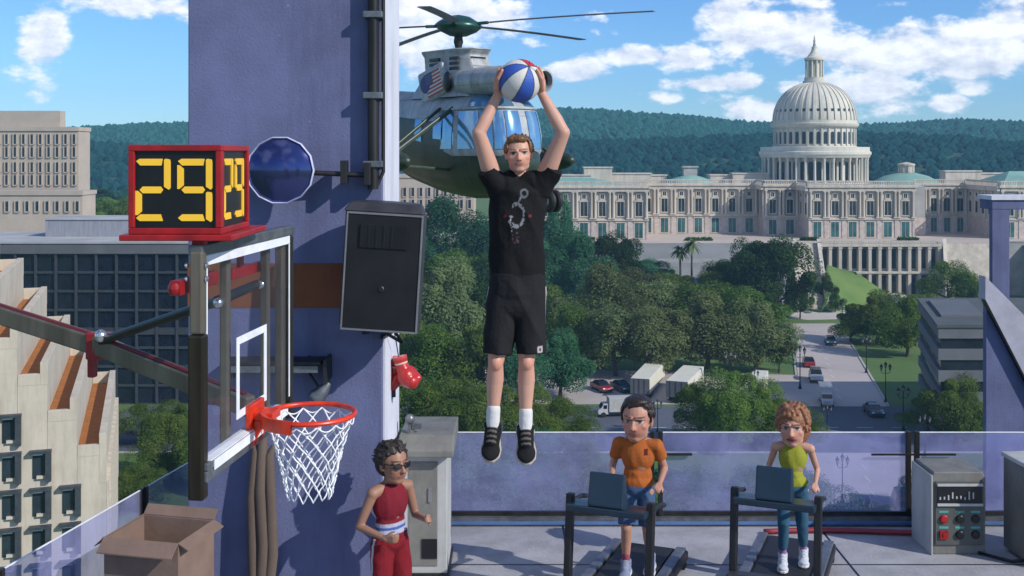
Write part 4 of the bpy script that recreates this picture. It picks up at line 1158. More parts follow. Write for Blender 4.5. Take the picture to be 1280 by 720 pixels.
# --- glass railings
corner = Vector((-3.21, 13.0, 0)); near = Vector((-5.35, 2.2, 0))
def railing(p0, p1, label, nposts, ends=True):
    t = thing('glass_railing', label, 'railing', (0,0,0), group='glass railings round the roof')
    p0, p1 = Vector(p0), Vector(p1); d_ = (p1-p0); Lr = d_.length; u = d_/Lr; nrm = Vector((-u.y, u.x, 0))
    m = MB(); m.beam(p0+Vector((0,0,.05)), p1+Vector((0,0,.05)), .16, .10); m.build('kerb', MT['steel'], t)
    m = MB(); m.beam(p0+Vector((0,0,.125)), p1+Vector((0,0,.125)), .05, .045); m.build('bottom_rail', MT['dark'], t)
    for k in range(nposts):
        a = p0+u*(Lr*k/nposts+.05); b = p0+u*(Lr*(k+1)/nposts-.05)
        m = MB(); m.beam(a+Vector((0,0,.615)), b+Vector((0,0,.615)), .012, .92); m.build('glass_panel', MT['glass_rail'], t)
        m = MB(); m.beam(a+Vector((0,0,1.079)), b+Vector((0,0,1.079)), .014, .008); m.build('polished_edge', MT['whitep'], t)
    for k in range(0 if ends else 1, nposts+1):
        c = p0+u*(Lr*k/nposts)
        m = MB()
        for s in (-.045, .045): m.beam(c+u*s+Vector((0,0,.1)), c+u*s+Vector((0,0,1.085)), .03, .06)
        m.build('post', MT['dark'], t)
        m = MB(); m.beam(c-u*.22+Vector((0,0,.80))-nrm*.03, c+u*.22+Vector((0,0,.80))-nrm*.03, .02, .025); m.build('clamp_bar', MT['dark'], t)
    return t
Yr = 13.0
xs = P(820,0,Yr).x; x2 = P(1140,0,Yr).x; pitch = x2-xs
r1_ = railing((xs-pitch*1.62, Yr, 0), (xs+pitch*2.6-.0, Yr, 0), 'clear lavender glass railing along the far edge of the roof, behind the runners', 1)
for c in [c for c in COL.objects if c.parent == r1_]: bpy.data.objects.remove(c)
bpy.data.objects.remove(r1_)
t = thing('glass_railing', 'clear lavender glass railing along the far edge of the roof, behind the runners', 'railing', (0,0,0))
xL, xR = corner.x+.05, 9.4
m = MB(); m.box(xL, xR, Yr-.10, Yr+.06, 0.0, .10); m.build('kerb', MT['steel'], t)
m = MB(); m.box(xL, xR, Yr-.03, Yr+.03, .10, .15); m.build('bottom_rail', MT['dark'], t)
m = MB(); m.box(xL, xR, Yr-.13, Yr-.101, .03, .06); m.build('blue_trim', mat('blue_trim_paint', (.08,.16,.35), .5), t)
ps = [xL]+[x for x in (xs-pitch, xs, x2) if x > xL+.5]+[xR]
for a, b in zip(ps[:-1], ps[1:]):
    m = MB(); m.box(a+.07, b-.07, Yr-.006, Yr+.006, .155, 1.075); m.build('glass_panel', MT['glass_rail'], t)
    m = MB(); m.box(a+.07, b-.07, Yr-.008, Yr+.008, 1.076, 1.086); m.build('polished_edge', MT['whitep'], t)
for x in ps[1:-1]:
    m = MB(); m.box(x-.075,x-.025,Yr-.05,Yr+.02,.10,1.10); m.box(x+.025,x+.075,Yr-.05,Yr+.02,.10,1.10); m.build('post', MT['dark'], t, bevel=.005)
    m = MB(); m.box(x-.02,x+.42,Yr-.06,Yr-.03,.82,.845) if x < 3 else m.box(x-.5,x+.5,Yr-.06,Yr-.052,.82,.845); m.build('clamp_bar', MT['dark'], t)
railing(near, corner, 'clear lavender glass railing running along the left edge of the roof', 5)

# --- violet wall (tower of the roof)
VW = thing('violet_wall', 'tall violet rendered wall with a rust brown band and white right flank, behind the hoop', 'wall', (0,0,0))
Yf, Yk = 10.4, 11.75; XL, XR = P(235,0,Yf).x, P(478,0,Yf).x
m = MB(); m.box(XL, XR, Yf, Yk, 0.0, 9.0); m.build('wall', MT['violet'], VW, bevel=.012)
m = MB(); m.box(XR+.002, XR+.02, Yf+.03, Yk, 0, 9.0); m.build('white_flank', MT['violet_white'], VW)
zb_, zt_ = P(0,385,Yf).z, P(0,329,Yf).z
m = MB(); m.box(XL-.003, XR-.33, Yf-.004, Yf+.3, zb_, zt_); m.build('painted_band', MT['band'], VW)
m = MB()
for z in (P(0,5,Yf).z,): m.box(XL-.03,XR+.02,Yf-.03,Yf,8.2,8.25)
m.box(XR-.05,XR+.05,Yf-.012,Yf+.03,0,9.0) if False else None
# cable conduit
cd = thing('wall_conduit', 'thick black cable conduit running down the edge of the violet wall to the speaker', 'conduit', (0,0,0))
xc = P(468,0,Yf).x
m = MB(); m.tube([(xc,Yf-.09,9.0),(xc,Yf-.09,P(0,236,Yf).z)], .05, 12); m.build('pipe', MT['dark'], cd, smooth=True)
m = MB(); m.tube([(xc+.09,Yf-.05,9.0),(xc+.09,Yf-.05,P(0,215,Yf).z),(xc+.02,Yf-.06,P(0,235,Yf).z)], .018, 8); m.build('cable', MT['rubber'], cd, smooth=True)
for py in (20, 120, 205):
    m = MB(); z = P(0,py,Yf).z; m.box(xc-.09,xc+.09,Yf-.15,Yf-.001,z-.03,z+.03); m.build('pipe_clip', MT['steel'], cd, bevel=.006)
# convex mirror
cm_ = P(350, 213, Yf-.35); rm = 41/F*(Yf-.35)
CM = thing('convex_mirror', 'round convex mirror with a white rim on a black arm from the violet wall', 'mirror', cm_)
MM = Matrix.Rotation(R(90),4,'X')
m = MB(MM); pr = [(rm*math.sin(a)/math.sin(.62), (rm/math.sin(.62))*(math.cos(a)-math.cos(.62))) for a in [.62*(1-k/9) for k in range(10)]]
pr = [(max(r,0.0005), z) for r, z in pr]
m.lathe(pr, 14); mirror_m = mat('blue_mirror_glass', (.055,.07,.19), .12, .75, var=.2, scale=1.5)
m.build('mirror_glass', mirror_m, CM, smooth='all')
m = MB(MM); m.lathe([(rm*.985,-.005),(rm*1.02,.02),(rm*1.05,.0),(rm*1.03,-.05),(rm*.98,-.05),(rm*.985,-.005)], 14); m.build('rim', mat('white_mirror_rim', (.55,.56,.75), .35, var=.2, scale=12), CM, smooth=True)
m = MB(MM); m.lathe([(.001,-.09),(rm*.97,-.07),(rm*1.0,-.04)], 14); m.build('back_shell', MT['dark'], CM)
m = MB(); xa_ = P(463,0,Yf-.2).x-cm_.x
m.tube([(.1,.12,-.02),(rm+.1,.16,-.03),(xa_-.02,.2,-.05)], .025, 10); m.box(-.1,.1,.08,.14,-.1,.06); m.build('arm', MT['dark'], CM, smooth=True)
m = MB(); cx = P(430,0,Yf-.2).x-cm_.x; m.box(cx-.03,cx+.03,.11,.24,-.13,.09); m.build('clamp', MT['dark'], CM, bevel=.006)
m = MB(); m.box(xa_-.06,xa_+.0,.12,.349,-.14,.07); m.build('dark_wall_piece', MT['dark'], CM, bevel=.006)

# --- loudspeaker
Ys = 9.75; spc = P(473, 415, Ys)
SP = thing('loudspeaker', 'large black loudspeaker with a grey edged grille hanging at the corner of the violet wall', 'speaker', (spc.x, Ys, spc.z))
SP.rotation_euler = (0, R(3.4), R(-1.5))
w, h = 96/F*Ys, 149/F*Ys; dp = .52
ol = [(-w/2-.00,.02),(w/2,.02),(w/2+.0,.30),(w*.32,dp),(-w*.36,dp),(-w/2-.06,.26)]
m = MB(); m.prism(ol, 'z', 0, h); m.build('cabinet', MT['speaker'], SP, bevel=.018, seg=3)
m = MB(); n = 12; top = []
for k in range(n+1):
    a = PI*k/n; top.append((-(w/2+.03)*math.cos(a)-.015, .02+ (dp-.04)*(.25+.75*math.sin(a)) if 0 < k < n else .02))
vs = [(x, y, h-.001) for x, y in top]+[(x*.86, .10+(y-.02)*.82, h+.085) for x, y in top]
mb_ = MB(); k_ = n+1
mb_.add(vs, [tuple(range(k_)), tuple(reversed(range(k_, 2*k_)))]+[(k,(k+1)%k_,k_+(k+1)%k_,k_+k) for k in range(k_)])
mb_.build('top_cap', MT['speaker'], SP, bevel=.02, seg=3)
edge_m = mat('grey_grille_frame', (.22,.22,.23), .45, .4, var=.2)
m = MB(); 
m.box(-w/2+.0,w/2-.0,-.012,.018,h-.02,h-.004); m.box(-w/2,w/2,-.012,.018,.004,.02); m.box(-w/2,-w/2+.014,-.012,.018,.021,h-.021); m.box(w/2-.014,w/2,-.012,.018,.021,h-.021)
gr = MB(); gr.box(-w/2+.018,w/2-.018,-.004,.012,.024,h-.024); go = gr.build('grille', MT['grille'], SP)
m.build('grille_frame', edge_m, SP)
m = MB(); m.box(-w*.31,w*.31,-.016,-.005,h*.70,h*.90)
for k in range(5): m.box(-w*.31+.1*k*w, -.3*w+.1*k*w+.012,-.024,-.017,h*.705,h*.895)
m.build('horn', MT['black'], go, bevel=.004)
m = MB(); q = MB(Matrix.Translation((0,-.006,h*.36)) @ Matrix.Rotation(R(90),4,'X')); q.lathe([(.001,.006),(.02,.008),(.03,.0)], 16); q.build('badge', MT['dark'], go)
m = MB(Matrix.Translation((0,-.0005,h*.36)) @ Matrix.Rotation(R(90),4,'X')); m.lathe([(w*.31,.0),(w*.32,.0015),(w*.34,.0015),(w*.35,0)], 36); m.build('cone_ring', MT['grille'], go, smooth=True)
m = MB(); m.beam((-.1,.3,.0),(-.22,.66,-.12),.05,.05); m.beam((.12,.3,0),(-.05,.66,-.16),.04,.04); m.beam((.12,.2,-.02),(.2,.2,-.12),.025,.025); m.beam((.0,.2,-.02),(.2,.2,-.12),.025,.025); m.build('wall_bracket', MT['dark'], SP)
# --- shelf bracket, small clip lamp
sh = P(352, 455, Yf-.2); SH = thing('wall_shelf', 'narrow dark metal shelf on the violet wall behind the backboard', 'shelf', (sh.x,Yf,sh.z))
wl = 60/F*Yf
m = MB(); m.box(-wl*1.15,wl*.84,-.3,-.002,.0,.035); m.build('board', MT['dark'], SH, bevel=.006)
m = MB(); m.box(-wl*1.1,wl*.78,-.31,-.302,-.06,.0); m.build('front_lip', MT['steel'], SH)
m = MB(); m.box(wl*.9,wl*.96,-.34,-.002,-.16,.06); m.build('bracket', MT['dark'], SH)
m = MB(); m.box(-wl*1.0,-wl*.94,-.28,-.002,-.12,-.001); m.build('bracket', MT['dark'], SH)
cl = P(383, 487, Yf-.2); CLP = thing('wall_spotlight', 'small grey spotlight on a bent arm under the dark wall shelf', 'lamp', (cl.x, Yf, cl.z))
m = MB(); m.tube([(.0,-.02,.28),(-.03,-.12,.2),(.05,-.2,.12),(.12,-.22,.02)], .012, 8); m.build('arm', MT['dark'], CLP)
m = MB(Matrix.Translation((.14,-.22,-.02)) @ Matrix.Rotation(R(40),4,'Y')); m.lathe([(.02,.12),(.05,.06),(.085,-.06),(.08,-.08),(.02,-.05)], 14); m.build('lamp_head', MT['steel'], CLP, smooth=True)

# --- rolled tarpaulins under the shelf
for i, (px, w_, top_) in enumerate(((317,.040,556),(328,.048,546),(339,.042,560))):
    b = P(px, 540, Yf-.14)
    t = MB(); zt0 = P(0, top_, Yf-.2).z; 
    rr = [w_*.5, w_*1.0, w_*1.15, w_*1.25, w_*1.2, w_*.9]
    zz = [zt0, zt0-.08, zt0-.5, zt0-1.0, .3, .004]
    t.tube([(b.x+.02*math.sin(k*2.1+i), Yf-.12-.05*k/3, z) for k, z in enumerate(zz)], rr, 14)
    tag(t.build('rolled_tarpaulin', MT['tan'], smooth=True), ('left','middle and tallest','right')[i]+' roll of tan tarpaulin standing against the violet wall behind the net', 'tarpaulin', 'tan rolls against the violet wall')

# ================================================================ basketball hoop
BA = Vector((P(250,0,5.3).x, 5.3, 0)); BB = Vector((P(362,0,6.68).x, 6.68, 0))
ub = (BB-BA).normalized(); nb_ = Vector((ub.y, -ub.x, 0)); Lb = (BB-BA).length
zT, zB = P(0,306,5.3).z, P(0,588,5.3).z
MBD = Matrix(((ub.x, nb_.x, 0, BA.x), (ub.y, nb_.y, 0, BA.y), (0,0,1,0), (0,0,0,1)))   # local x along the board, y towards the court
HP = thing('basketball_hoop', 'glass backboard in a weathered steel frame with orange red rim and white net', 'basketball hoop', (0,0,0))
HP.matrix_basis = MBD
Lb_ = Lb
m = MB(); m.box(.06, Lb-.04, -.008, .008, zB+.05, zT-.06); m.build('backboard', MT['glass_board'], HP)
m = MB(); m.box(-.02, Lb+.03, -.05, .02, zT-.055, zT); m.build('top_rail', MT['steel'], HP, bevel=.006)
m = MB(); m.box(-.02, Lb-.22, -.05, .045, zB-.055, zB+.0); m.box(-.02,Lb-.22,-.02,.05,zB+.001,zB+.04); m.build('bottom_rail', MT['steel'], HP, bevel=.006)
m = MB(); m.box(.05, Lb-.2, .0505, .055, zB-.01, zB+.038); m.box(.02,Lb-.2,-.019,.0495,zB+.041,zB+.046); m.build('bottom_pad', MT['whitep'], HP)
m = MB(); m.box(.05, Lb-.035, .009, .013, zT-.105, zT-.058); m.box(.05,.064,.009,.013,zT-.62,zT-.107); m.box(Lb-.05,Lb-.035,.009,.013,zB+.06,zT-.107); m.build('border_line', MT['whitep'], HP)
# posts of the frame
m = MB(); m.box(-.03,.03,-.045,.025,zT-.43,zT-.03); m.build('post', MT['bronze'], HP, bevel=.012)
m = MB(); m.box(-.036,.036,-.05,.03,-.0+zB-.14,zT-.432); m.build('post', mat('dark_bronze_sleeve', (.05,.04,.03), .4, .7, var=.5, scale=5, streak=True), HP, bevel=.012)
for xx, ww in ((.486,.024),(1.118,.024)):
    m = MB(); m.box(xx-ww,xx+ww,-.085,-.035,zB-.10,zT-.06); m.build('post', MT['bronze'], HP, bevel=.01)
m = MB(); m.box(Lb-.03,Lb+.02,-.06,.02,zB-.08,zT-.06); m.build('post', MT['dark'], HP, bevel=.008)
m = MB(); m.box(Lb-.105,Lb-.034,-.06,-.012,zB-.08,zT-.06); m.build('post', MT['bronze'], HP, bevel=.008)
bt = MB()
for z in (zT-.1,zT-.165,zB-.03): bt.lathe([(.001,.012),(.013,.009),(.016,0)], 10, Matrix.Translation((-.0,.03,z)) @ Matrix.Rotation(R(-90),4,'X'))
bt.M = Matrix.Identity(4)
for z in (zT-.1,zT-.165): bt.ell((-.012,-.062,z),(.014,.01,.014),8,6)
bt.build('bolt', MT['chrome'], HP)
# target square
c0, zc = Lb*.5, H-1.19; hw, hh2, tk = .235, .215, .04
m = MB(); m.box(c0-hw,c0+hw,.010,.014,zc+hh2-tk,zc+hh2); m.box(c0-hw,c0+hw,.010,.014,zc-hh2,zc-hh2+tk); m.box(c0-hw,c0-hw+tk,.010,.014,zc-hh2+tk+.001,zc+hh2-tk-.001); m.box(c0+hw-tk,c0+hw,.010,.014,zc-hh2+tk+.001,zc+hh2-tk-.001)
m.build('target_square', MT['whitep'], HP)
# rim
rz_ = H-1.42; rr_ = .242; rc = Vector((c0, .335, rz_))
rmb = MB(Matrix.Translation(rc)); pr = [(rr_+.014*math.cos(a), .014*math.sin(a)) for a in [2*PI*k/10 for k in range(11)]]
rmb.lathe(pr, 48)
rim = rmb.build('rim', MT['rim'], HP, smooth='all')
m = MB(); m.box(c0-.11,c0+.11,.015,.045,rz_-.17,rz_+.06); m.box(c0-.07,c0+.07,.045,.15,rz_-.03,rz_+.015)
m.prism([(.045,rz_-.15),(.12,rz_-.03),(.045,rz_-.03)],'x',c0-.075,c0-.06); m.prism([(.045,rz_-.15),(.12,rz_-.03),(.045,rz_-.03)],'x',c0+.06,c0+.075)
m.build('rim_bracket', MT['rim'], rim, bevel=.005)
# collar plate that wraps the near side of the rim
cp = MB(Matrix.Translation(rc)); cp.lathe([(rr_+.004,.02),(rr_+.02,.02),(rr_+.02,-.05),(rr_+.004,-.05),(rr_+.004,.02)], 18, None, R(-175), R(-80)); cp.build('rim_collar', MT['rim'], rim, smooth=True)
# net: two families of spiralling cords, diamond mesh
net = MB(Matrix.Translation(rc)); NR = 8; NA = 14
def nr(t): return rr_*(1-.50*t**.75)-.004
def nz(t): return -.02-.43*t
for k in range(NA):
    for sgn in (1,-1):
        pts = []
        for j in range(NR*3+1):
            t = j/(NR*3); a = 2*PI*(k+sgn*.5*j/3)/NA
            r = nr(t)+.004*math.sin(j*1.7+k); pts.append((r*math.cos(a), r*math.sin(a), nz(t)+.003*math.sin(k*2.3+j)))
        net.tube(pts, .0042, 5)
    a = 2*PI*k/NA
    for q in range(1, NR):   # knots
        aa = a+(PI/NA if q % 2 else 0); t = q/NR
        net.ell((nr(t)*math.cos(aa), nr(t)*math.sin(aa), nz(t)), (.008,.008,.010), 6, 5)
for k in range(NA):     # loops over the hooks
    for s_ in (0,):
        pts = []
        for j in range(9):
            a = 2*PI*(k+j/8)/NA; pts.append(((rr_-.006)*math.cos(a),(rr_-.006)*math.sin(a), -.022+.045*abs(math.sin(PI*j/8))*-.6+.0))
        net.tube(pts, .0042, 5)
net.build('net', MT['whitenet'], HP, smooth='all')
# arms to the post left of the picture
LOC = MBD.inverted()
def W_(px, py, Y): return LOC @ P(px, py, Y)
SPX = Vector((-4.25, 7.6, 0))
a0 = LOC @ Vector((SPX.x, SPX.y, P(0,352,7.6).z)); a1 = W_(128,432,6.75); a2 = W_(330,512,6.15)
a2 = Vector((.9, -.07, zB+.1)); a1b = W_(125,432,6.9)
m = MB(); m.beam(a0, a1b, .09, .12); m.beam(a1b, a2, .085, .115); m.build('arm', MT['bronze'], HP, bevel=.012)
m = MB(); m.tube([a0+Vector((0,-.07,.075)), a1b+Vector((0,-.07,.075)), a2+Vector((0,-.03,.07))], .014, 8); m.build('arm_cable', mat('maroon_cable_sleeve', (.12,.012,.02), .6), HP)
b1 = W_(127,426,6.85); b2 = W_(325,355,6.9); b2 = Vector((1.11, -.11, H-.774)); bmid = Vector((.49, -.11, H-.79))
m = MB(); m.tube([b1, bmid, b2], .028, 10); m.build('brace', MT['dark'], HP, smooth=True)
for q_, r_ in ((W_(126,420,6.78),.04),(b2+Vector((0,.03,0)),.028)):
    m = MB(); m.ell(q_, (r_,r_,r_), 12, 8); m.build('ball_joint', MT['chrome'], HP, smooth='all')
m = MB(); m.ell(bmid+Vector((-.05,.03,0)),(.028,.028,.028),12,8); m.build('ball_joint', MT['chrome'], HP, smooth='all')
m = MB(); c_ = a1b; m.cbox((c_.x,c_.y,c_.z), (.075,.16,.17)); m.cbox((c_.x-.0,c_.y-.05,c_.z-.13), (.05,.05,.14)); m.build('clamp', mat('dark_red_clamp', (.22,.012,.015), .4, var=.2), HP, bevel=.01)
m = MB(); pl_ = LOC @ Vector((SPX.x, SPX.y, 0)); m.box(pl_.x-.1,pl_.x+.1,pl_.y-.1,pl_.y+.1,0.004,a0.z+.12); m.box(pl_.x-.3,pl_.x+.3,pl_.y-.3,pl_.y+.3,0.003,.03); m.build('support_post', MT['bronze'], HP, bevel=.01)
# red brackets behind the board
m = MB(); z1 = P(0,350,5.6).z
m.box(-.06,.42,-.13,-.07,z1-.035,z1+.035); m.ell((-.07,-.1,z1),(.03,.03,.035),10,8); m.build('red_bracket', MT['redp'], HP, bevel=.006)
m = MB()
z2 = H-.675
m.box(.72,1.26,-.13,-.105,z2-.03,z2+.03); m.box(.82,.88,-.125,-.1,z2+.0305,zT+.03); m.build('red_bracket', MT['redp'], HP, bevel=.006)

# ================================================================ shot clock
Yc = 5.28; cl0 = P(160, 293, Yc); sc_ = Yc/F
CK = thing('shot_clock', 'red shot clock showing 29 in yellow digits above the backboard', 'shot clock', (cl0.x, Yc, cl0.z))
cw, ch, cdp = 117*sc_, 112*sc_, .56
fr = .035*0+.030
m = MB()
for (x0,x1,z0,z1) in ((0,cw,ch-fr,ch),(0,cw,0,fr),(0,fr,fr+.0005,ch-fr-.0005),(cw-fr,cw,fr+.0005,ch-fr-.0005)): m.box(x0,x1,0,.03,z0,z1)
for (y0,y1,z0,z1) in ((.0305,cdp,ch-fr,ch),(.0305,cdp,0,fr),(.0305,.05,fr+.0005,ch-fr-.0005),(cdp-fr,cdp,fr+.0005,ch-fr-.0005)): m.box(cw-.03,cw,y0,y1,z0,z1)
m.box(0,cw-.0305,.0305,cdp,ch-.02,ch-.001); m.box(0,cw-.0305,.0305,cdp,.001,.02); m.box(0,.02,.0305,cdp,.021,ch-.021); m.box(.021,cw-.0305,cdp-.02,cdp,.021,ch-.021)
m.build('housing', MT['redp'], CK, bevel=.004)
m = MB(); m.box(fr+.0005,cw-fr-.0005,.018,.028,fr+.0005,ch-fr-.0005); m.build('display_panel', MT['black'], CK)
m = MB(); m.box(cw-.026,cw-.016,.052,cdp-fr-.001,fr+.0005,ch-fr-.0005); m.build('display_panel', MT['black'], CK)
yel = mat('lit_yellow_segment', (.80,.47,.03), .5, var=.06, emit=.18)
def seg_digit(mb, d, w, h, t, place):
    S = {'a':1,'b':1,'c':1,'d':1,'e':1,'f':1,'g':1}
    on = {'2':'abged','9':'abfgcd'}[d]; g_ = t*.09; T = t
    def hseg(z, kind):
        if kind == 'a': o = [(0.02*w,z-T*.35),(0.12*w,z),(w*.775,z),(w*.74,z-T),(0.14*w,z-T)]
        elif kind == 'd': o = [(0.02*w,z+T*.45),(.14*w,z+T),(w*.72,z+T),(w*.78,z),(0.12*w,z)]
        else: o = [(.12*w,z),(.21*w,z+T/2),(w*.72,z+T/2),(w*.79,z),(w*.72,z-T/2),(.21*w,z-T/2)]
        return o
    def vseg(x, z0, z1, side):
        tw = T*.96
        if side: return [(x-tw, z0+T*.2),(x-tw,z1-T*.15) ,(x-tw*.75,z1),(x-tw*.1,z1-T*.1),(x,z1-T*.5),(x,z0+T*.0),(x-T*.25,z0-T*.25)]
        return [(x,z0),(x,z1),(x+tw*.35,z1),(x+tw,z1-T*.55),(x+tw,z0+T*.55),(x+tw*.35,z0)]
    for k in on:
        if k == 'a': o = hseg(h, 'a')
        if k == 'd': o = hseg(0, 'd')
        if k == 'g': o = hseg(h*.5, 'g')
        if k == 'b': o = vseg(w, h*.53, h, 1)
        if k == 'c': o = vseg(w, T*.1, h*.47, 1)[:]; 
        if k == 'f': o = vseg(0, h*.5+T*.14, h-T*.95, 0)
        if k == 'e': o = vseg(0, T*.88, h*.5-T*.14, 0)
        place(mb, o)
dh = 78*sc_; dw = 44*sc_; dt = 8.4*sc_
for i, (dch, px) in enumerate((('2',168),('9',220.5))):
    m = MB(); x0 = (px-160)*sc_; z0 = ch-(275.5-180)*sc_
    seg_digit(m, dch, dw, dh, dt, lambda mb, o: mb.prism([(a+x0, b+z0) for a, b in o], 'y', .012, .0175)); m.build('digit', yel, CK)
for i, (dch, yy) in enumerate((('2',.085),('9',.305))):
    m = MB(); z0 = ch-(275.5-180)*sc_
    seg_digit(m, dch, .175, dh, dt, lambda mb, o: mb.prism([(a+yy, b+z0) for a, b in o], 'x', cw-.0155, cw-.009)); m.build('digit', yel, CK)
m = MB(); m.box(-.035,cw+.19*0+.06,-.03,cdp+.14,-.03,-.0005); m.build('base_plate', MT['redp'], CK, bevel=.006)
for ya_ in (.02,.4):
    m = MB(); m.box(.30,.36,ya_,ya_+.07,-.09,-.031); m.build('mounting_post', MT['redp'], CK, bevel=.004)

# ================================================================ boxing gloves
def glove_mesh():
    m = MB()
    m.ell((0,-.01,-.02),(.075,.075,.085),18,12); m.ell((0,-.045,-.065),(.066,.06,.06),18,12); m.cap((.055,-.03,.02),(.045,-.085,-.055),.032,.03)
    m.tube([(0,0,.02),(0,.005,.09),(0,.005,.15)],[.058,.052,.062],16)
    me = fuse(m, .006, 5); c = coords(me); cols = np.tile(np.array([.42,.02,.015]), (len(c),1))
    cols[c[:,2] > .125] = (.5,.05,.04)
    band = (abs(c[:,2]-.095) < .006); cols[band] = (.65,.5,.45)
    set_col(me, cols); return me
glm = attr_mat('red_glove_leather', .3, bump=.25, bscale=50, spec=.6)
gm = glove_mesh()
for i, (px, py, Y, rx, rz_g, lb) in enumerate(((493,470,11.1,.15,-.7,'left red boxing glove hanging behind the other on the white wall flank'),(506,468,10.95,-.25,1.1,'right red boxing glove hanging in front, beside the trees'))):
    c = P(px, py, Y); o = link_mesh('boxing_glove', gm if i == 0 else gm, glm); o.location = c; o.rotation_euler = (rx, .2-.3*i, rz_g); o.scale = (1.25,)*3
    tag(o, lb, 'boxing glove', 'pair of red boxing gloves')
s0 = P(493, 416, 10.6); s1 = P(499, 452, 11.02)
tag(MB().tube([s0, P(496,432,10.9), s1, P(505,449,10.95)], .006, 6).build('hanging_string', MT['rubber']), 'thin dark string holding the red boxing gloves under the speaker', 'string')
hk = P(484, 470, 11.1)
tag(MB().tube([(XR+.03, 11.05, hk.z+.19),(XR+.03,11.05,hk.z-.2)], [.028,.028], 12).build('dark_wall_piece', MT['dark'], smooth=True), 'narrow dark upright strip on the white wall flank behind the gloves', 'wall plate')  # narrow dark upright strip against the flank

# ================================================================ utility cabinet behind the first spectator
UC = thing('utility_cabinet', 'tall pale grey utility cabinet with an overhanging lid beside the violet wall', 'cabinet', (P(532,0,11.3).x, 11.3, 0))
hw_ = 27/F*11.3; zc_ = P(0,560,11.3).z
m = MB(); m.box(-hw_,hw_-.0,0,.75,.06,zc_-.06); m.build('body', MT['greylite'], UC, bevel=.01)
m = MB(); m.box(-hw_+.05,hw_-.1,-.012,-.001,.14,zc_-.14); dd = m.build('door', MT['greybox'], UC, bevel=.006)
m = MB(); m.box(hw_-.19,hw_-.16,-.03,-.013,.8,.95); m.build('handle', MT['chrome'], dd, bevel=.004)
m = MB(); m.box(-.04,.12,-.022,-.013,.12+.1,.42); m.build('vent', MT['black'], dd)
m = MB(); m.prism([(-.16,zc_-.06),(-.16,zc_+.02),(.1,zc_+.11),(.9,zc_+.11),(.9,zc_-.06)], 'x', -hw_-.06, hw_+.07); m.build('lid', MT['greybox'], UC, bevel=.015)
m = MB(); m.box(-hw_-.02,hw_+.02,-.02,.77,0.0,.06); m.build('plinth', MT['dark'], UC)
m = MB(Matrix.Translation((-.18,.2,zc_+.11))); m.lathe([(.05,0),(.05,.03),(.018,.04),(.018,.1)], 12, cap=True); m.ell((0,0,.14),(.05,.05,.055),12,8); m.box(.02,.12,-.02,.02,.04,.09); m.build('lamp_fitting', MT['steel'], UC, smooth=True)
m = MB(); m.tube([(-.38,.05,zc_+.1),(-.38,.05,zc_+.27)], .008, 6); m.build('antenna', MT['rubber'], UC)

# ================================================================ cardboard bin lower left
cb = P(195, 690, 9.3); CBX = thing('cardboard_box', 'tall open brown cardboard box with flared flaps and a paper label', 'box', (cb.x+.02, 9.35, 0), R(-13))
bw, bd, bh = .34, .30, P(0,664,9.3).z
m = MB()
m.box(-bw,bw,-bd,-bd+.012,0,bh); m.box(-bw,bw,bd-.012,bd,0,bh); m.box(-bw,-bw+.012,-bd+.0125,bd-.0125,0,bh); m.box(bw-.012,bw,-bd+.0125,bd-.0125,0,bh); m.box(-bw+.013,bw-.013,-bd+.013,bd-.013,.002,.012)
m.build('body', MT['cardboard'], CBX)
def flap(a, b, o, drop):
    a, b, o = Vector(a), Vector(b), Vector(o); n_ = Vector((0,0,.012))
    f = MB(); vs = [a, b, b+o, a+o]; vs = [v+Vector((0,0,.001)) for v in vs]+[v+n_ for v in vs]
    f.add(vs, [(3,2,1,0),(4,5,6,7),(0,1,5,4),(1,2,6,5),(2,3,7,6),(3,0,4,7)]); f.build('flap', MT['cardboard'], CBX)
flap((-bw,-bd,bh),(bw,-bd,bh),(0,-.11,-.09),0); flap((bw,bd,bh),(-bw,bd,bh),(0,.07,.07),0); flap((-bw,bd,bh),(-bw,-bd,bh),(-.09,0,-.08),0); flap((bw,-bd,bh),(bw,bd,bh),(.09,0,-.05),0)
m = MB(); zl = bh-.42; m.box(.13,.36,-bd-.004,-bd-.001,zl,zl+.13); lb_ = m.build('paper_label', mat('grey_paper_label', (.42,.42,.46), .8), CBX)
m = MB()
for k,(x,w2,z,h2) in enumerate(((.15,.02,.02,.09),(.19,.05,.08,.015),(.19,.05,.03,.015),(.26,.015,.03,.07),(.29,.05,.03,.02),(.29,.05,.075,.015))): m.box(x,x+w2,-bd-.0065,-bd-.0045,zl+z,zl+z+h2)
m.build('label_bars', MT['slate'], lb_)

# ================================================================ control box, second box, hose on the right
Yg = 12.0; gx0, gx1 = P(1165,0,Yg).x, P(1232,0,Yg).x; GB_ = thing('control_box', 'grey control box with a display window and red and black buttons by the railing', 'control box', ((gx0+gx1)/2, Yg, 0))
gw = (gx1-gx0)/2; gh = P(0,590,Yg).z; cwn = 15/F*Yg
m = MB(); m.prism([(-gw,0.0),(gw,0.0),(gw,gh-.07),(gw-.03,gh),(-gw+.02,gh),(-gw,gh-.07)], 'y', .0, .55)
m.build('body', MT['greybox'], GB_, bevel=.012)
m = MB(); m.box(-gw-.02,-gw-.002,-.03,.56,0,gh-.03); m.build('side_panel', MT['greylite'], GB_, bevel=.006)
m = MB(); m.box(-gw+.03,gw-.03,-.02,-.001,gh*.12,gh-.10); fp = m.build('front_panel', mat('dark_olive_panel', (.085,.085,.075), .55, var=.15), GB_, bevel=.005)
m = MB(); m.box(-gw+.05,gw-.05,-.032,-.021,gh*.62,gh*.84); m.build('display_window', MT['black'], fp)
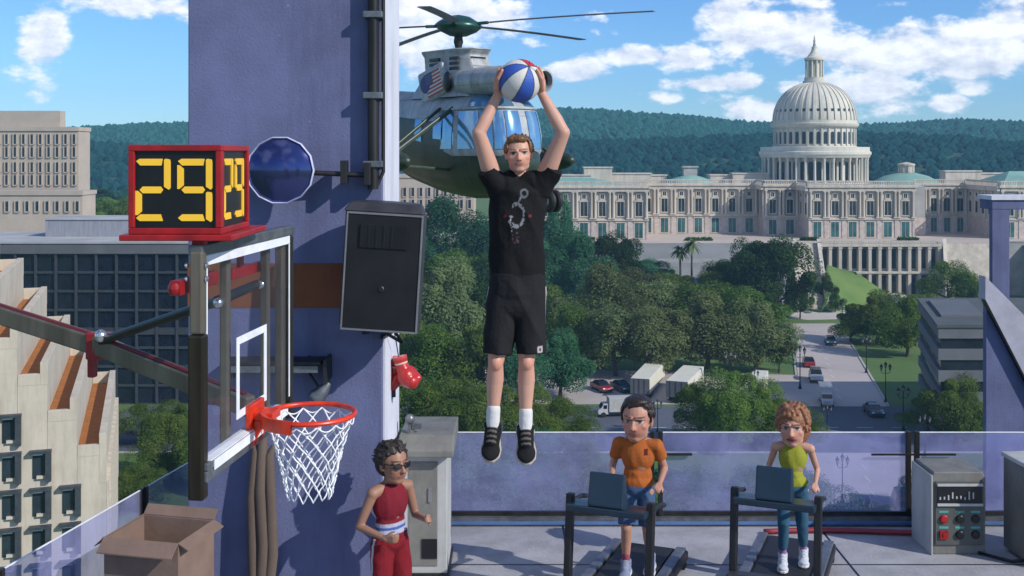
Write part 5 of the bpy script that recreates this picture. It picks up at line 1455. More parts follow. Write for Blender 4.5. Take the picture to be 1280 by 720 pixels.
m = MB(); m.box(-gw+.045,gw-.045,-.045,-.033,gh*.84,gh*.87); m.box(-gw+.045,gw-.045,-.045,-.033,gh*.60,gh*.63); m.build('window_trim', MT['greylite'], fp)
random.seed(4)
for k in range(9):
    m = MB(); m.box(-gw+.07+k*.045,-gw+.085+k*.045,-.036,-.033,gh*(.67+.02*random.random()),gh*(.70+.08*random.random()))
    m.build('gauge_mark', MT['greylite'], fp)
cols_ = [('redp','dark','dark'),('redp','dark','dark')]
for r_ in range(2):
    for c in range(3):
        x = -gw+.12+c*(gw*2-.24)/2; z = gh*(.44-.19*r_)
        m = MB(Matrix.Translation((x,-.02,z)) @ Matrix.Rotation(R(90),4,'X'))
        if r_ == 0 or c: m.lathe([(.045,0),(.043,.02),(.034,.028),(.001,.03)], 16)
        else: m.box(-.045,.045,-.045,.045,0,.02); m.lathe([(.022,.021),(.02,.03),(.001,.031)], 12)
        m.build('button', MT['redp'] if c == 0 else MT['black'], fp, smooth=True)
        m = MB(); m.box(x-.05,x+.05,-.0235,-.0205,z+.065,z+.088); m.build('button_label', mat('teal_label', (.08,.32,.28), .6) if (r_,c)==(0,0) else bpy.data.materials['teal_label'], fp)
b2 = P(1256, 0, 11.6); S2 = thing('equipment_case', 'dark grey equipment case at the right edge beside the control box', 'case', (b2.x+.60, 11.6, 0), R(4))
m = MB(); m.box(-.32,.36,0,.6,0.03,P(0,583,11.6).z-.05); m.build('body', MT['greybox'], S2, bevel=.015)
m = MB(); m.box(-.34,.38,-.02,.62,P(0,583,11.6).z-.048,P(0,583,11.6).z); m.build('lid', MT['greylite'], S2, bevel=.012)
m = MB(); m.box(-.325,-.3,-.02,-.001,P(0,583,11.6).z-.12,P(0,583,11.6).z-.05); m.build('latch', MT['chrome'], S2)
for x in (-.26,.28):
    m = MB(); m.box(x-.03,x+.03,.05,.12,0,.03); m.build('foot', MT['rubber'], S2)
tag(MB().tube([P(1218,690,11.9).lerp(Vector((5.1,12.0,.02)),1), (5.35,11.75,.018), (5.6,11.8,.018), (5.85,11.9,.018),(6.0,12.1,.02)], .018, 8).build('power_cable', MT['rubber'], smooth='all'), 'black cable on the deck from the control box to the dark case', 'cable')
hs_ = [Vector((x, 12.62+.05*math.sin(x*2.2), 0.034)) for x in np.linspace(2.9, 4.7, 20)]
tag(MB().tube(hs_, .03, 10).build('hose', mat('dull_red_hose', (.24,.02,.03), .5, var=.2), smooth='all'), 'thick dull red hose lying along the foot of the far railing', 'hose')

# ================================================================ violet frame of the neighbouring roof (right edge)
NV = thing('violet_side_wall', 'violet rendered wall with a sloping grey coping and white topped portal at the right edge', 'wall', (0,0,0))
Yv = 17.0; xv = P(1229,0,Yv).x
zn = P(0,374,Yv).z; sl_ = 1.95; Xe = 3.4
m = MB(); m.prism([(xv,GZ),(xv+Xe,GZ),(xv+Xe,zn-sl_*Xe),(xv+.05,zn)], 'y', Yv, Yv+.12); m.build('wall', MT['violet'], NV)
m = MB(); m.prism([(xv-.0,zn+.01),(xv+Xe,zn+.01-sl_*Xe),(xv+Xe,zn+.36-1.0*Xe),(xv+.0,zn+.36)], 'y', Yv-.08, Yv+.16); m.build('coping', mat('mauve_grey_coping', (.40,.38,.44), .8, var=.15), NV)
m = MB(); m.prism([(xv-.02,zn-.03),(xv+Xe,zn-.03-sl_*Xe),(xv+Xe,zn-sl_*Xe+.008),(xv-.02,zn+.008)], 'y', Yv-.1, Yv+.0-.002); m.build('coping_flashing', MT['black'], NV)
Yq = 19.0; xa, xb = P(1240,0,Yq).x, P(1262,0,Yq).x; zt = P(0,262,Yq).z
m = MB(); m.box(xa, xb, Yq, Yq+.12, zn-3.5, zt); m.build('portal_column', MT['violet'], NV, bevel=.01)
m = MB(); m.box(xa+2.2, xb+2.2, Yq, Yq+.12, zn-3.5, zt); m.build('portal_column', MT['violet'], NV, bevel=.01)
m = MB(); m.box(xa-.0, xb+2.3, Yq-.0, Yq+.5, zt+.002, P(0,250,Yq).z); m.build('portal_beam', MT['violet'], NV, bevel=.01)
m = MB(); m.box(xa-.02, xb+2.32, Yq-.03, Yq+.55, P(0,250,Yq).z+.002, P(0,246,Yq).z+.02); m.build('portal_top', MT['violet_white'], NV)

# ================================================================ helicopter
HC = Vector((-2.2, 45.0, H)); hub = P(573, 60, 45.0)
HE = thing('helicopter', 'green and white transport helicopter with a flag on its housing, beside the violet wall', 'helicopter', (hub.x, 45.0, H), R(-50))
ST = [(-12.5,.22,2.1,3.0),(-9.5,.35,1.4,2.8),(-6.5,.65,.5,2.75),(-4.5,1.05,-.4,2.7),(-2.5,1.35,-1.2,2.55),(-.5,1.42,-1.65,2.45),(1.2,1.42,-1.8,2.35),(2.4,1.36,-1.75,2.2),(3.2,1.25,-1.6,1.7),(3.8,1.05,-1.35,.6),(4.25,.75,-1.05,.1),(4.5,.3,-.7,-.2)]
def fstat(x):
    for a, b in zip(ST[:-1], ST[1:]):
        if a[0] <= x <= b[0]:
            t = (x-a[0])/(b[0]-a[0]); return tuple(a[i]+(b[i]-a[i])*t for i in range(1,4))
    return ST[-1][1:]
def fpt(x, th, off=0.0):
    w_, z0, z1 = fstat(x); c, s_ = math.cos(th), math.sin(th); e_ = .72
    yy = math.copysign(abs(c)**e_, c); zz = math.copysign(abs(s_)**(e_ if s_ > 0 else .85), s_)
    return Vector((x, yy*(w_+off), (z0+z1)/2+zz*((z1-z0)/2+off)))
m = MB(); nx, nt_ = 60, 40
xs_ = [ST[0][0]+(ST[-1][0]-ST[0][0])*(1-(1-i/nx)**1.6) for i in range(nx+1)]
vs = [fpt(x, 2*PI*k/nt_) for x in xs_ for k in range(nt_)]
for i in range(nx):
    for k in range(nt_):
        pass
fs = [(i*nt_+k, i*nt_+(k+1)%nt_, (i+1)*nt_+(k+1)%nt_, (i+1)*nt_+k) for i in range(nx) for k in range(nt_)]+[tuple(nx*nt_+k for k in range(nt_)), tuple(reversed(range(nt_)))]
m.add(vs, fs); 
for q, f in enumerate(m.f):
    cz = sum(m.v[i].z for i in f)/len(f); cx_ = sum(m.v[i].x for i in f)/len(f)
    m.mi[q] = 1 if cz > 1.15-.10*cx_ else 0
hgreen = mat('dark_green_airframe', (.020,.036,.024), .38, .1, var=.35, scale=1.4, coat=.15, col2=(.050,.068,.045), streak=True)
hwhite = mat('grey_white_airframe', (.36,.38,.39), .4, .1, var=.25, scale=1.2)
add_stains(hwhite, (.14,.15,.14), (.22,.22,.2), .6, 3, .6); add_stains(hgreen, (.012,.018,.012), (.10,.12,.10), .6, 4, .6); add_panels(hwhite); add_panels(hgreen)
hg2 = mat('grey_airframe', (.38,.39,.40), .45, .1, var=.25, scale=1.6); add_stains(hg2, (.12,.12,.12), (.2,.2,.2), .8, 4, .6); add_panels(hg2, .9, .55, .4)
fus = m.build('fuselage', [hgreen, hwhite], HE, smooth='all')
hgl = mat('sky_tinted_canopy_glass', (.16,.32,.48), .05, .55, var=.25, scale=.4, coat=.6)  # blue of the mirrored sky is put into the base colour
def pane(x0, x1, t0, t1, nm='cockpit_window', off=.03, nn=6):
    mb = MB(); vs = []
    for i in range(nn+1):
        for k in range(nn+1): vs.append(fpt(x0+(x1-x0)*i/nn, t0+(t1-t0)*k/nn, off))
    mb.add(vs, [(i*(nn+1)+k,(i+1)*(nn+1)+k,(i+1)*(nn+1)+k+1,i*(nn+1)+k+1) for i in range(nn) for k in range(nn)])
    return mb.build(nm, hgl, HE, smooth='all')
for sg in (-1, 1):
    def T(a): return PI/2+sg*R(a)
    pane(.2,.75, T(70), T(88),'cabin_window'); pane(-1.1,-.6,T(72),T(90),'cabin_window'); pane(1.0,1.55,T(66),T(90),'cabin_window')
# cockpit: horizontal slices give a blunt glazed front
CZ = [(-.15,2.30,1.40),(.05,2.42,1.44),(.6,2.40,1.43),(1.2,2.25,1.40),(1.72,2.05,1.33),(2.02,1.72,1.16),(2.22,1.30,.92),(2.34,.8,.6)]
def cpt(z, an, off=0.0):
    for a_, b_ in zip(CZ[:-1], CZ[1:]):
        if a_[0] <= z <= b_[0]:
            t_ = (z-a_[0])/(b_[0]-a_[0]); ax_, by_ = a_[1]+(b_[1]-a_[1])*t_, a_[2]+(b_[2]-a_[2])*t_; break
    c_, s_ = math.cos(an), math.sin(an); e_ = .62
    return Vector((1.85+math.copysign(abs(c_)**e_, c_)*(ax_+off), math.copysign(abs(s_)**e_, s_)*(by_+off), z))
m = MB(); na = 40; zs_ = [-.15,.05,.3,.6,.9,1.2,1.45,1.72,1.88,2.02,2.12,2.22,2.34]
vs = [cpt(z, R(-118)+R(236)*k/na) for z in zs_ for k in range(na+1)]
fs = [(i*(na+1)+k, i*(na+1)+k+1, (i+1)*(na+1)+k+1, (i+1)*(na+1)+k) for i in range(len(zs_)-1) for k in range(na)]
fs.append(tuple((len(zs_)-1)*(na+1)+k for k in range(na+1)))
m.add(vs, fs); cock = m.build('cockpit', hwhite, HE, smooth='all')
def cpane(z0, z1, a0_, a1_):
    mb = MB(); vs = []; nn = 6
    for i in range(nn+1):
        for k in range(nn+1): vs.append(cpt(z0+(z1-z0)*i/nn, R(a0_+(a1_-a0_)*k/nn), .025))
    mb.add(vs, [(i*(nn+1)+k,(i+1)*(nn+1)+k,(i+1)*(nn+1)+k+1,i*(nn+1)+k+1) for i in range(nn) for k in range(nn)])
    mb.build('cockpit_window', hgl, HE, smooth='all')
for sg in (-1, 1):
    for a0_, a1_ in ((2,24),(27,45),(48,66),(69,90),(93,112)):
        cpane(.12, 1.58, sg*a0_, sg*a1_)
    for a0_, a1_ in ((4,38),(44,84)):
        cpane(1.76, 2.20, sg*a0_, sg*a1_)
    cpane2 = None
for a0_ in (-40, -14, 14, 40):
    mb = MB(); vs = []
    for i in range(5):
        for k in range(5):
            x_ = 3.75+.55*i/4; vs.append(fpt(x_, -PI/2+R(a0_-11+22*k/4), .03))
    mb.add(vs, [(i*5+k,(i+1)*5+k,(i+1)*5+k+1,i*5+k+1) for i in range(4) for k in range(4)]); mb.build('nose_window', hgl, HE, smooth='all')
m = MB(); m.tube([cpt(1.67, R(a), .03) for a in range(-115,116,5)], .045, 6); m.build('window_frame', hwhite, HE, smooth='all')
# mast fairing
m = MB(); secs = [(2.2,2.6,1.05),(2.7,2.1,.95),(3.3,1.6,.85),(3.9,1.5,.85),(4.15,1.75,.9)]
vs = []; 
for z, lx, wy in secs:
    for (a, b) in ((1,.55),(.6,1),(-.7,1),(-1,.6),(-1,-.6),(-.7,-1),(.6,-1),(1,-.55)): vs.append((a*lx-(.15 if z > 3.5 else 0), b*wy, z))
fs = [(i*8+k,i*8+(k+1)%8,(i+1)*8+(k+1)%8,(i+1)*8+k) for i in range(4) for k in range(8)]+[tuple(range(32,40))]
m.add(vs, fs); fair = m.build('mast_fairing', hg2, HE, smooth=True, bevel=.06)
m = MB()
for z in (3.35,3.55,3.75):
    m.box(-.75,-.1,-.93,-.82,z-.06,z+.06); m.box(.55,1.1,-.88,-.78,z-.06,z+.06); m.box(1.30,1.42,-.45,.3,z-.06,z+.06)
m.build('air_intake_slot', MT['black'], fair)
# engine pods
for sg in (-1, 1):
    m = MB(Matrix.Translation((2.0, sg*.72, 2.75)) @ Matrix.Rotation(R(90),4,'Y')); m.lathe([(.30,-.9),(.50,-.7),(.56,.4),(.54,1.8),(.46,2.5),(.36,2.55),(.34,2.3)], 24); eng = m.build('engine_pod', hg2, HE, smooth=True)
    m = MB(Matrix.Translation((2.0, sg*.72, 2.75)) @ Matrix.Rotation(R(90),4,'Y')); m.lathe([(.001,2.2),(.35,2.3)], 20); m.build('intake', MT['black'], eng)
    m = MB(Matrix.Translation((.75, sg*1.12, 2.8))); m.ell((0,0,0),(.26,.12,.42),14,10); m.build('exhaust', MT['black'], eng)
# flag on the housing
fl_ = MB(); FY = -1.13
FM = Matrix.Translation((-.35,-1.12,2.72)) @ Matrix.Rotation(R(-16),4,'Y')
m = MB(FM); m.box(-.9,.9,.02,.45,-.62,.75); m.build('flag_housing', hg2, HE, bevel=.12)
wst = mat('flag_white', (.6,.58,.57), .5, var=.05); rst = mat('flag_red', (.42,.05,.05), .5, var=.05); bst = mat('flag_blue', (.03,.05,.19), .5, var=.1)
m = MB(FM); m.box(-.32,.72,.0,.018,-.46,.50); flg = m.build('flag', wst, HE)
m = MB(FM)
for k in range(7): m.box(-.32,.72,-.006,-.001,-.46+k*.148,-.46+k*.148+.074)
m.build('flag_stripe', rst, flg)
m = MB(FM); m.box(-.34,.14,-.014,-.007,.04,.52); m.ell((-.40,-.004,.14),(.34,.012,.36),18,8); m.build('flag_canton', bst, flg)
m = MB(FM)
for a in range(5):
    for b in range(4): m.box(-.28+a*.09,-.255+a*.09,-.0185,-.0145,.10+b*.10,.125+b*.10)
m.build('flag_star', wst, flg)
# rotor
m = MB(); m.lathe([(.16,4.0),(.14,4.3),(.20,4.5),(.16,4.8)], 16); m.build('rotor_mast', MT['dark'], HE, smooth=True)
m = MB(Matrix.Translation((0,0,5.15)) @ Matrix.Rotation(R(3),4,'Y')); m.lathe([(.001,-.45),(.35,-.40),(.75,-.22),(.95,-.05),(.98,.04),(.8,.2),(.45,.40),(.001,.48)], 24); hubm = mat('green_hub_paint', (.02,.075,.06), .3, .3, var=.3)
hb_ = m.build('rotor_hub', hubm, HE, smooth='all')
rotm = Matrix.Translation((0,0,5.18)) @ Matrix.Rotation(R(2.5),4,'X') @ Matrix.Rotation(R(-2),4,'Y')
bl_m = mat('grey_violet_blade', (.22,.23,.34), .4, .1, var=.2, scale=1)
for k in range(5):
    a = R(50)+R(48)+2*PI*k/5
    m = MB(rotm @ Matrix.Rotation(a,4,'Z')); m.box(.85,1.35,-.07,.07,-.06,.06); m.build('blade_grip', hubm, HE, bevel=.02)
    m = MB(rotm @ Matrix.Rotation(a,4,'Z')); vs = []; fs = []
    for i, x in enumerate(np.linspace(1.3, 8.3, 12)):
        dz = -.028*(x-1.3)**1.5*.5
        for (yy, zz) in ((-.14,.0),(-.05,.03),(.3,.004),(-.05,-.02)): vs.append((x, yy*1.1, zz+dz))
    for i in range(11):
        for q in range(4): fs.append((i*4+q, i*4+(q+1)%4, (i+1)*4+(q+1)%4, (i+1)*4+q))
    fs += [(0,1,2,3),(47,46,45,44)]; m.add(vs, fs); m.build('rotor_blade', bl_m, HE, smooth=True)
# sponsons on struts, wheels, tail
for sg in (-1, 1):
    sp = MB(); sp.ell((1.0, sg*4.15, -.35),(1.5,.42,.45),18,12); so_ = sp.build('sponson', hgreen, HE, smooth='all')
    m = MB(); m.beam((1.3, sg*1.2, 1.75),(1.2, sg*4.1, -.15),.16,.16); m.beam((.4, sg*1.2, 1.75),(.7, sg*4.1,-.15),.12,.12); m.beam((1.1, sg*1.3,-.7),(1.0,sg*4.0,-.5),.14,.12); m.build('sponson_strut', hgreen, HE, bevel=.03)
    m = MB(); m.tube([(1.0,sg*4.2,-.6),(1.0,sg*4.2,-2.05)],.07,8); m.tube([(1.0,sg*3.95,-2.08),(1.0,sg*4.5,-2.08)],.06,8); m.build('landing_strut', MT['steel'], so_)
    for yy in (4.02,4.40):
        m = MB(Matrix.Translation((1.0,sg*yy,-2.1)) @ Matrix.Rotation(R(90),4,'X')); m.lathe([(.2,-.12),(.42,-.13),(.48,-.06),(.48,.06),(.42,.13),(.2,.12),(.2,-.12)], 24); wl_ = m.build('wheel', MT['rubber'], HE, smooth=True)
        m = MB(Matrix.Translation((1.0,sg*yy,-2.1)) @ Matrix.Rotation(R(90),4,'X')); m.lathe([(.001,-.08),(.2,-.1),(.2,.1),(.001,.08)], 16); m.build('wheel_hub', hwhite, wl_, smooth=True)
m = MB(); m.prism([(-12.3,2.2),(-13.6,2.4),(-14.6,5.2),(-13.6,5.3),(-12.0,3.0)], 'y', -.14, .14); m.box(-14.2,-13.3,-1.9,-.1,4.8,4.92); m.build('tail_fin', hgreen, HE, bevel=.04)
for k in range(5):
    m = MB(Matrix.Translation((-14.0,.3,4.9)) @ Matrix.Rotation(2*PI*k/5,4,'Y')); m.box(.1,1.5,-.02,.02,-.1,.1); m.build('tail_rotor_blade', bl_m, HE)
m = MB(); m.tube([fpt(x, -PI/2, .02) for x in np.linspace(-4,3.6,20)], .05, 6); m.build('keel_strip', MT['steel'], HE, smooth='all')
# ================================================================ people
skinmat = attr_mat('skin', .5, sss=.12, bump=.08, bscale=120, spec=.4)
clothmat = attr_mat('woven_cloth', .85, bump=.5, bscale=28, spec=.2)
hairmat_ = {}
def head_prims(m, c, h, rot=None):
    M = Matrix.Translation(c) @ (rot or Matrix.Identity(4))
    m.ell((0,.05*h,.12*h),(.345*h,.41*h,.375*h),20,14,M)
    m.ell((0,-.10*h,-.12*h),(.29*h,.31*h,.33*h),20,14,M)
    m.ell((0,-.20*h,-.36*h),(.15*h,.15*h,.125*h),14,10,M)
    m.cap((-.15*h,-.10*h,-.30*h),(-.04*h,-.25*h,-.38*h),.12*h,.09*h,12,M); m.cap((.15*h,-.10*h,-.30*h),(.04*h,-.25*h,-.38*h),.12*h,.09*h,12,M)
    m.cap((0,-.385*h,.03*h),(0,-.46*h,-.115*h),.032*h,.058*h,10,M)
    m.cap((-.035*h,-.42*h,-.125*h),(.035*h,-.42*h,-.125*h),.045*h,.045*h,8,M)
    m.cap((-.06*h,-.36*h,-.235*h),(.06*h,-.36*h,-.235*h),.030*h,.030*h,8,M); m.cap((-.05*h,-.355*h,-.27*h),(.05*h,-.355*h,-.27*h),.034*h,.034*h,8,M)
    m.cap((-.20*h,-.33*h,.095*h),(-.055*h,-.375*h,.11*h),.04*h,.035*h,8,M); m.cap((.20*h,-.33*h,.095*h),(.055*h,-.375*h,.11*h),.04*h,.035*h,8,M)
    m.ell((-.165*h,-.25*h,-.08*h),(.12*h,.10*h,.10*h),12,8,M); m.ell((.165*h,-.25*h,-.08*h),(.12*h,.10*h,.10*h),12,8,M)
    for s in (-1,1):
        m.ell((s*.345*h,.02*h,-.02*h),(.035*h,.075*h,.125*h),10,8,M); m.ell((s*.33*h,-.0*h,-.10*h),(.04*h,.05*h,.05*h),8,6,M)
def paint_head(co, cols, c, h, rot, skin, brow, lips, iris=(.05,.06,.05)):
    Mi = (Matrix.Translation(c) @ (rot or Matrix.Identity(4))).inverted()
    A = np.array(Mi); L_ = (co @ A[:3,:3].T + A[:3,3])/h
    x, y, z = L_[:,0], L_[:,1], L_[:,2]
    front = y < -.22
    def mixin(mask, col, amt=1.0):
        mk = np.clip(mask, 0, 1)[:,None]*amt; cols[:] = cols*(1-mk)+np.array(col)*mk
    def blob(cx, cz, rx, rz, soft=.35): return np.clip((1+soft-np.sqrt(((x-cx)/rx)**2+((z-cz)/rz)**2))/soft, 0, 1)*front
    dk = np.array(skin)*.72
    mixin(blob(0,-.1,.2,.14,1.5), np.array(skin)*np.array([1.05,.86,.82]), .5)
    for s in (-1,1):
        mixin(blob(s*.19,-.12,.09,.08,1.2), np.array(skin)*np.array([1.06,.86,.82]), .35)
        mixin(blob(s*.145,.03,.09,.05,.5), dk*.85, .4)
        mixin(blob(s*.145,.026,.070,.028), (.32,.29,.27))
        mixin(blob(s*.142,.028,.034,.036), iris)
        mixin(blob(s*.145,.06,.085,.012), (.05,.03,.02), .85)
        mixin(blob(s*.15,.13,.095,.015,.5), brow, .8)
        mixin(blob(s*.035,-.155,.018,.012), dk*.4, .8)
    mixin(blob(0,-.25,.105,.035,.4), lips, .9)
    mixin(blob(0,-.252,.10,.008,.4), np.array(lips)*.35, .8)
    return L_
def hand_relaxed(m, wrist, direc, palmn, L_=.18, curl=.5, spread=.12, thumb=None):
    """palm and five separate fingers; direc along the hand, palmn out of the palm"""
    w_ = Vector(wrist); d_ = Vector(direc).normalized(); n_ = Vector(palmn); n_ = (n_-d_*n_.dot(d_)).normalized(); s_ = d_.cross(n_).normalized()
    k = L_/.18; pe = w_+d_*.085*k
    for q in (-.028,-.01,.01,.028): m.cap(w_+s_*q*.7*k, pe+s_*q*k, .017*k, .015*k, 8)
    for i, (q, ln) in enumerate(((-.033,.060),(-.011,.078),(.011,.085),(.033,.076))):
        b = pe+s_*q*k; dd = (d_+s_*q*4*spread).normalized(); p = b; rr_ = .0095*k
        for j in range(3):
            an = curl*(j+.4)*.75; v = dd*math.cos(an)+n_*math.sin(an); p2 = p+v*ln*k/3
            m.cap(p, p2, rr_, rr_*.9, 8); p = p2; rr_ *= .9
    th = thumb or 1
    b = w_+d_*.03*k+s_*th*.03*k; v = (d_*.75+s_*th*.55+n_*.35).normalized(); p2 = b+v*.045*k; m.cap(b, p2, .014*k, .012*k, 8)
    v2 = (d_*.95+s_*th*.1+n_*.35).normalized(); m.cap(p2, p2+v2*.035*k, .012*k, .010*k, 8)
def shoe(parent, ankle, toe_dir, L_, main, sole, name='shoe', up=(0,0,1), wm_=1.22):
    """trainer built along toe_dir from the ankle joint; up is the shin direction"""
    a = Vector(ankle); t = Vector(toe_dir).normalized(); u = Vector(up); u = (u-t*u.dot(t)).normalized(); s_ = t.cross(u)
    M = Matrix(((s_.x*wm_,t.x,u.x,a.x),(s_.y*wm_,t.y,u.y,a.y),(s_.z*wm_,t.z,u.z,a.z),(0,0,0,1)))
    k = L_/.30; m = MB(M)
    m.ell((0,-.035*k,-.045*k),(.042*k,.055*k,.055*k),14,10); m.cap((0,-.02*k,-.055*k),(0,.13*k,-.072*k),.046*k,.040*k,14)
    m.ell((0,.145*k,-.075*k),(.050*k,.075*k,.034*k),14,10); m.tube([(0,-.01*k,-.03*k),(0,.0,.04*k)],[.046*k,.047*k],14); m.ell((0,.045*k,-.025*k),(.040*k,.08*k,.045*k),12,8); m.cap((0,.03*k,.03*k),(0,.10*k,-.03*k),.03*k,.03*k,10)
    me = fuse(m, .0055, 4); Mi = np.array(M.inverted()); c = coords(me) @ Mi[:3,:3].T+Mi[:3,3]
    cols = np.tile(np.array(main), (len(c),1))
    for j in range(4):
        lc = (abs(c[:,1]-(.02+.028*j)*k) < .006*k) & (c[:,2] > -.052*k) & (abs(c[:,0]) < .026*k); cols[lc] = np.array(main)*.3+np.array(sole)*.35
    set_col(me, cols); o = link_mesh(name, me, clothmat, parent)
    m = MB(M); ol = [(-.045,-.085),(.045,-.085),(.05,-.03),(.043,.04),(.055,.12),(.05,.18),(.02,.222),(-.02,.222),(-.05,.18),(-.055,.12),(-.043,.04),(-.05,-.03)]
    m.prism([(x*k*.98,y*k) for x, y in ol], 'z', -.118*k, -.088*k); m.build('sole', mat('shoe_sole_'+str(len(bpy.data.materials)), sole, .7, var=.1), o, bevel=.006)
    return o
def clothes(name, prims, voxel, base, parent, paintf=None, iters=5, mt=None):
    me = fuse(prims, voxel, iters); c = coords(me)
    if name in ('t_shirt','shorts','shirt','trousers','tank_top'):   # folds pressed into the cloth
        nn = np.empty(len(me.vertices)*3, 'f'); me.vertices.foreach_get('normal', nn); nn = nn.reshape(-1,3); cc = c.tolist()
        f1 = np.array([1-abs(noise.noise(Vector((p[0]*7+p[2]*2.5, p[1]*6, p[2]*3.2+abs(p[0])*5))))*2 for p in cc])
        f2 = np.array([noise.noise(Vector((p[0]*16, p[1]*14, p[2]*9+3))) for p in cc])
        amp = .010 if name in ('t_shirt','shorts') else .007
        c = c+nn*(amp*(f1-.6)+amp*.45*f2)[:,None]; me.vertices.foreach_set('co', c.astype('f').ravel()); me.update()
    cols = np.tile(np.array(base, float), (len(c),1))
    if paintf: paintf(c, cols)
    set_col(me, cols); return link_mesh(name, me, mt or clothmat, parent)
def hair(name, prims, voxel, col, parent, c, rot=None):
    me = fuse(prims, voxel, 2); co_ = coords(me)
    n_ = np.array([noise.noise(Vector((v[0]*90, v[1]*30, v[2]*45))) for v in co_.tolist()])
    cols = np.array(col)[None,:]*(1+.45*n_)[:,None]; set_col(me, np.clip(cols,0,1))
    return link_mesh(name, me, attr_mat('hair_strands_'+str(len(bpy.data.materials)), .45, bump=.6, bscale=70), parent)

def tufts(m, h, n, seed, comb, ln=.16, r=.028, zmin=.02, front=.24):
    """short locks laid over the scalp along the combing direction"""
    random.seed(seed)
    for k in range(n):
        a = random.uniform(0, 2*PI); z = random.uniform(zmin, .50)
        rr = math.sqrt(max(.01, 1-((z-.14)/.40)**2)) if abs((z-.14)/.40) < 1 else .1
        p = Vector((math.cos(a)*rr*.37*h, (.07+math.sin(a)*rr*.42)*h, z*h))
        if p.y < -.12*h and z < front+.08: continue
        if abs(p.x) > .2*h and p.y < -.02*h and z < .10: continue
        nrm = Vector((p.x, p.y-.07*h, p.z-.12*h)).normalized(); c_ = Vector(comb)+Vector([random.gauss(0,.25) for _ in range(3)])
        t_ = (c_-nrm*c_.dot(nrm)); t_ = t_.normalized() if t_.length > .01 else Vector((0,1,0))
        m.cap(p+nrm*.005*h, p+t_*ln*h*random.uniform(.6,1.2)+nrm*.03*h, r*h, r*h*.45, 6)
# ---------------------------------------------------------------- the jumping player
YP = 6.4; sP = YP/F
root = P(645, 575, YP)
PL = thing('person', 'young man in black t-shirt and shorts leaping up with a ball held over his head', 'person', root)
def q(px, py, y=0.0): return Vector(((px-645)*sP, y, (575-py)*sP))
hh_ = 47*sP; hc = q(648.5, 193, -.01); hrot = Matrix.Rotation(R(-2),4,'Y')
bc = P(649.5, 101, YP-.06)-root; BR = 27.3/F*(YP-.06)      # ball centre and radius
m = MB()
head_prims(m, hc, hh_, hrot)
m.cap(q(649,210,.03), q(649,232,.03), .052, .060, 16)
# trunk
m.ell(q(647,262,.02), (.165,.105,.20), 20, 14); m.ell(q(646,318,.02), (.145,.10,.16), 20, 14); m.ell(q(646,362,.02),(.16,.11,.13),20,14)
m.cap(q(649,226,.03), q(622,228,.02), .055, .055); m.cap(q(649,226,.03), q(676,226,.02), .055, .055)
shL, shR = q(618,228,.01), q(679,226,.01); elL, elR = q(599,167,-.10), q(703,166,-.10); wrL, wrR = q(624,116,-.04), q(675,114,-.04)
for s0,e0,w0 in ((shL,elL,wrL),(shR,elR,wrR)):
    m.cap(s0, s0.lerp(e0,.5), .060, .050, 16); m.cap(s0.lerp(e0,.5), e0, .050, .040, 16)
    m.cap(e0, e0.lerp(w0,.32), .038, .039, 16); m.cap(e0.lerp(w0,.32), w0, .039, .025, 16)
# hands closed on the ball, five fingers each following its surface
for sg, w0 in ((-1,wrL),(1,wrR)):
    cdir = Vector((sg*.90, .22, -.28)).normalized(); up = Vector((sg*.05,.28,1)); t0 = (up-cdir*up.dot(cdir)).normalized(); side = cdir.cross(t0).normalized()
    palm = bc+cdir*(BR+.017); 
    for qd in (-.55,-.2,.15,.5):
        a = bc+(cdir+side*qd*.30-t0*.10).normalized()*(BR+.016); b = bc+(cdir+side*qd*.38+t0*.26).normalized()*(BR+.013)
        m.cap(w0, a, .024, .018, 10); m.cap(a, b, .018, .014, 10)
    for i, (sp_, ln) in enumerate(((-.46,.72),(-.16,.92),(.14,.98),(.44,.84))):
        pts = []
        for j in range(4):
            th = .30+ln*j/3*.72; dv = (t0+side*sp_*.9).normalized()
            pts.append(bc+((cdir+side*sp_*.34).normalized()*math.cos(th)+dv*math.sin(th)).normalized()*(BR+.0115))
        for j in range(3): m.cap(pts[j], pts[j+1], .0105-.0012*j, .0098-.0012*j, 8)
    # thumb leaves the side of the palm, towards the back of the ball on his side facing us
    tside = side if (side.y < 0) else -side
    a = bc+(cdir+tside*.30-t0*.15).normalized()*(BR+.014); b = bc+(cdir*.75+tside*.75+t0*.12).normalized()*(BR+.013); c = bc+(cdir*.5+tside*.95+t0*.40).normalized()*(BR+.012)
    m.cap(a, b, .016, .0135, 8); m.cap(b, c, .013, .011, 8)
# legs
hipL, hipR = q(630,375,.02), q(663,375,.02); knL, knR = q(620,450,-.06), q(658,450,-.05); anL, anR = q(616,528,.0), q(657,532,.0)
for a, k, b in ((hipL,knL,anL),(hipR,knR,anR)):
    m.cap(a, a.lerp(k,.5), .078, .064, 16); m.cap(a.lerp(k,.5), k, .066, .046, 16); m.ell(k+Vector((0,-.016,0)), (.040,.042,.05), 12, 8)
    m.cap(k, k.lerp(b,.30)+Vector((0,.02,0)), .043, .052, 16); m.cap(k.lerp(b,.30)+Vector((0,.02,0)), b, .051, .028, 16); m.cap(b, b+Vector((0,-.03,-.05)), .030, .026, 10)
me = fuse(m, .0048, 5, .5)
c = coords(me); skin = np.array((.56,.31,.225)); cols = np.tile(skin, (len(c),1))
nz_ = np.array([noise.noise(Vector((v[0]*14, v[1]*14, v[2]*14))) for v in c.tolist()]); cols *= (1+.07*nz_)[:,None]
warm = ((c[:,2] > q(0,125).z) | (c[:,2] < 0.0)); cols[warm] *= np.array([1.02,.88,.84])
kn = np.exp(-((c[:,2]-knL.z)/.07)**2)[:,None]; cols *= 1+kn*(np.array([1.03,.88,.85])-1)
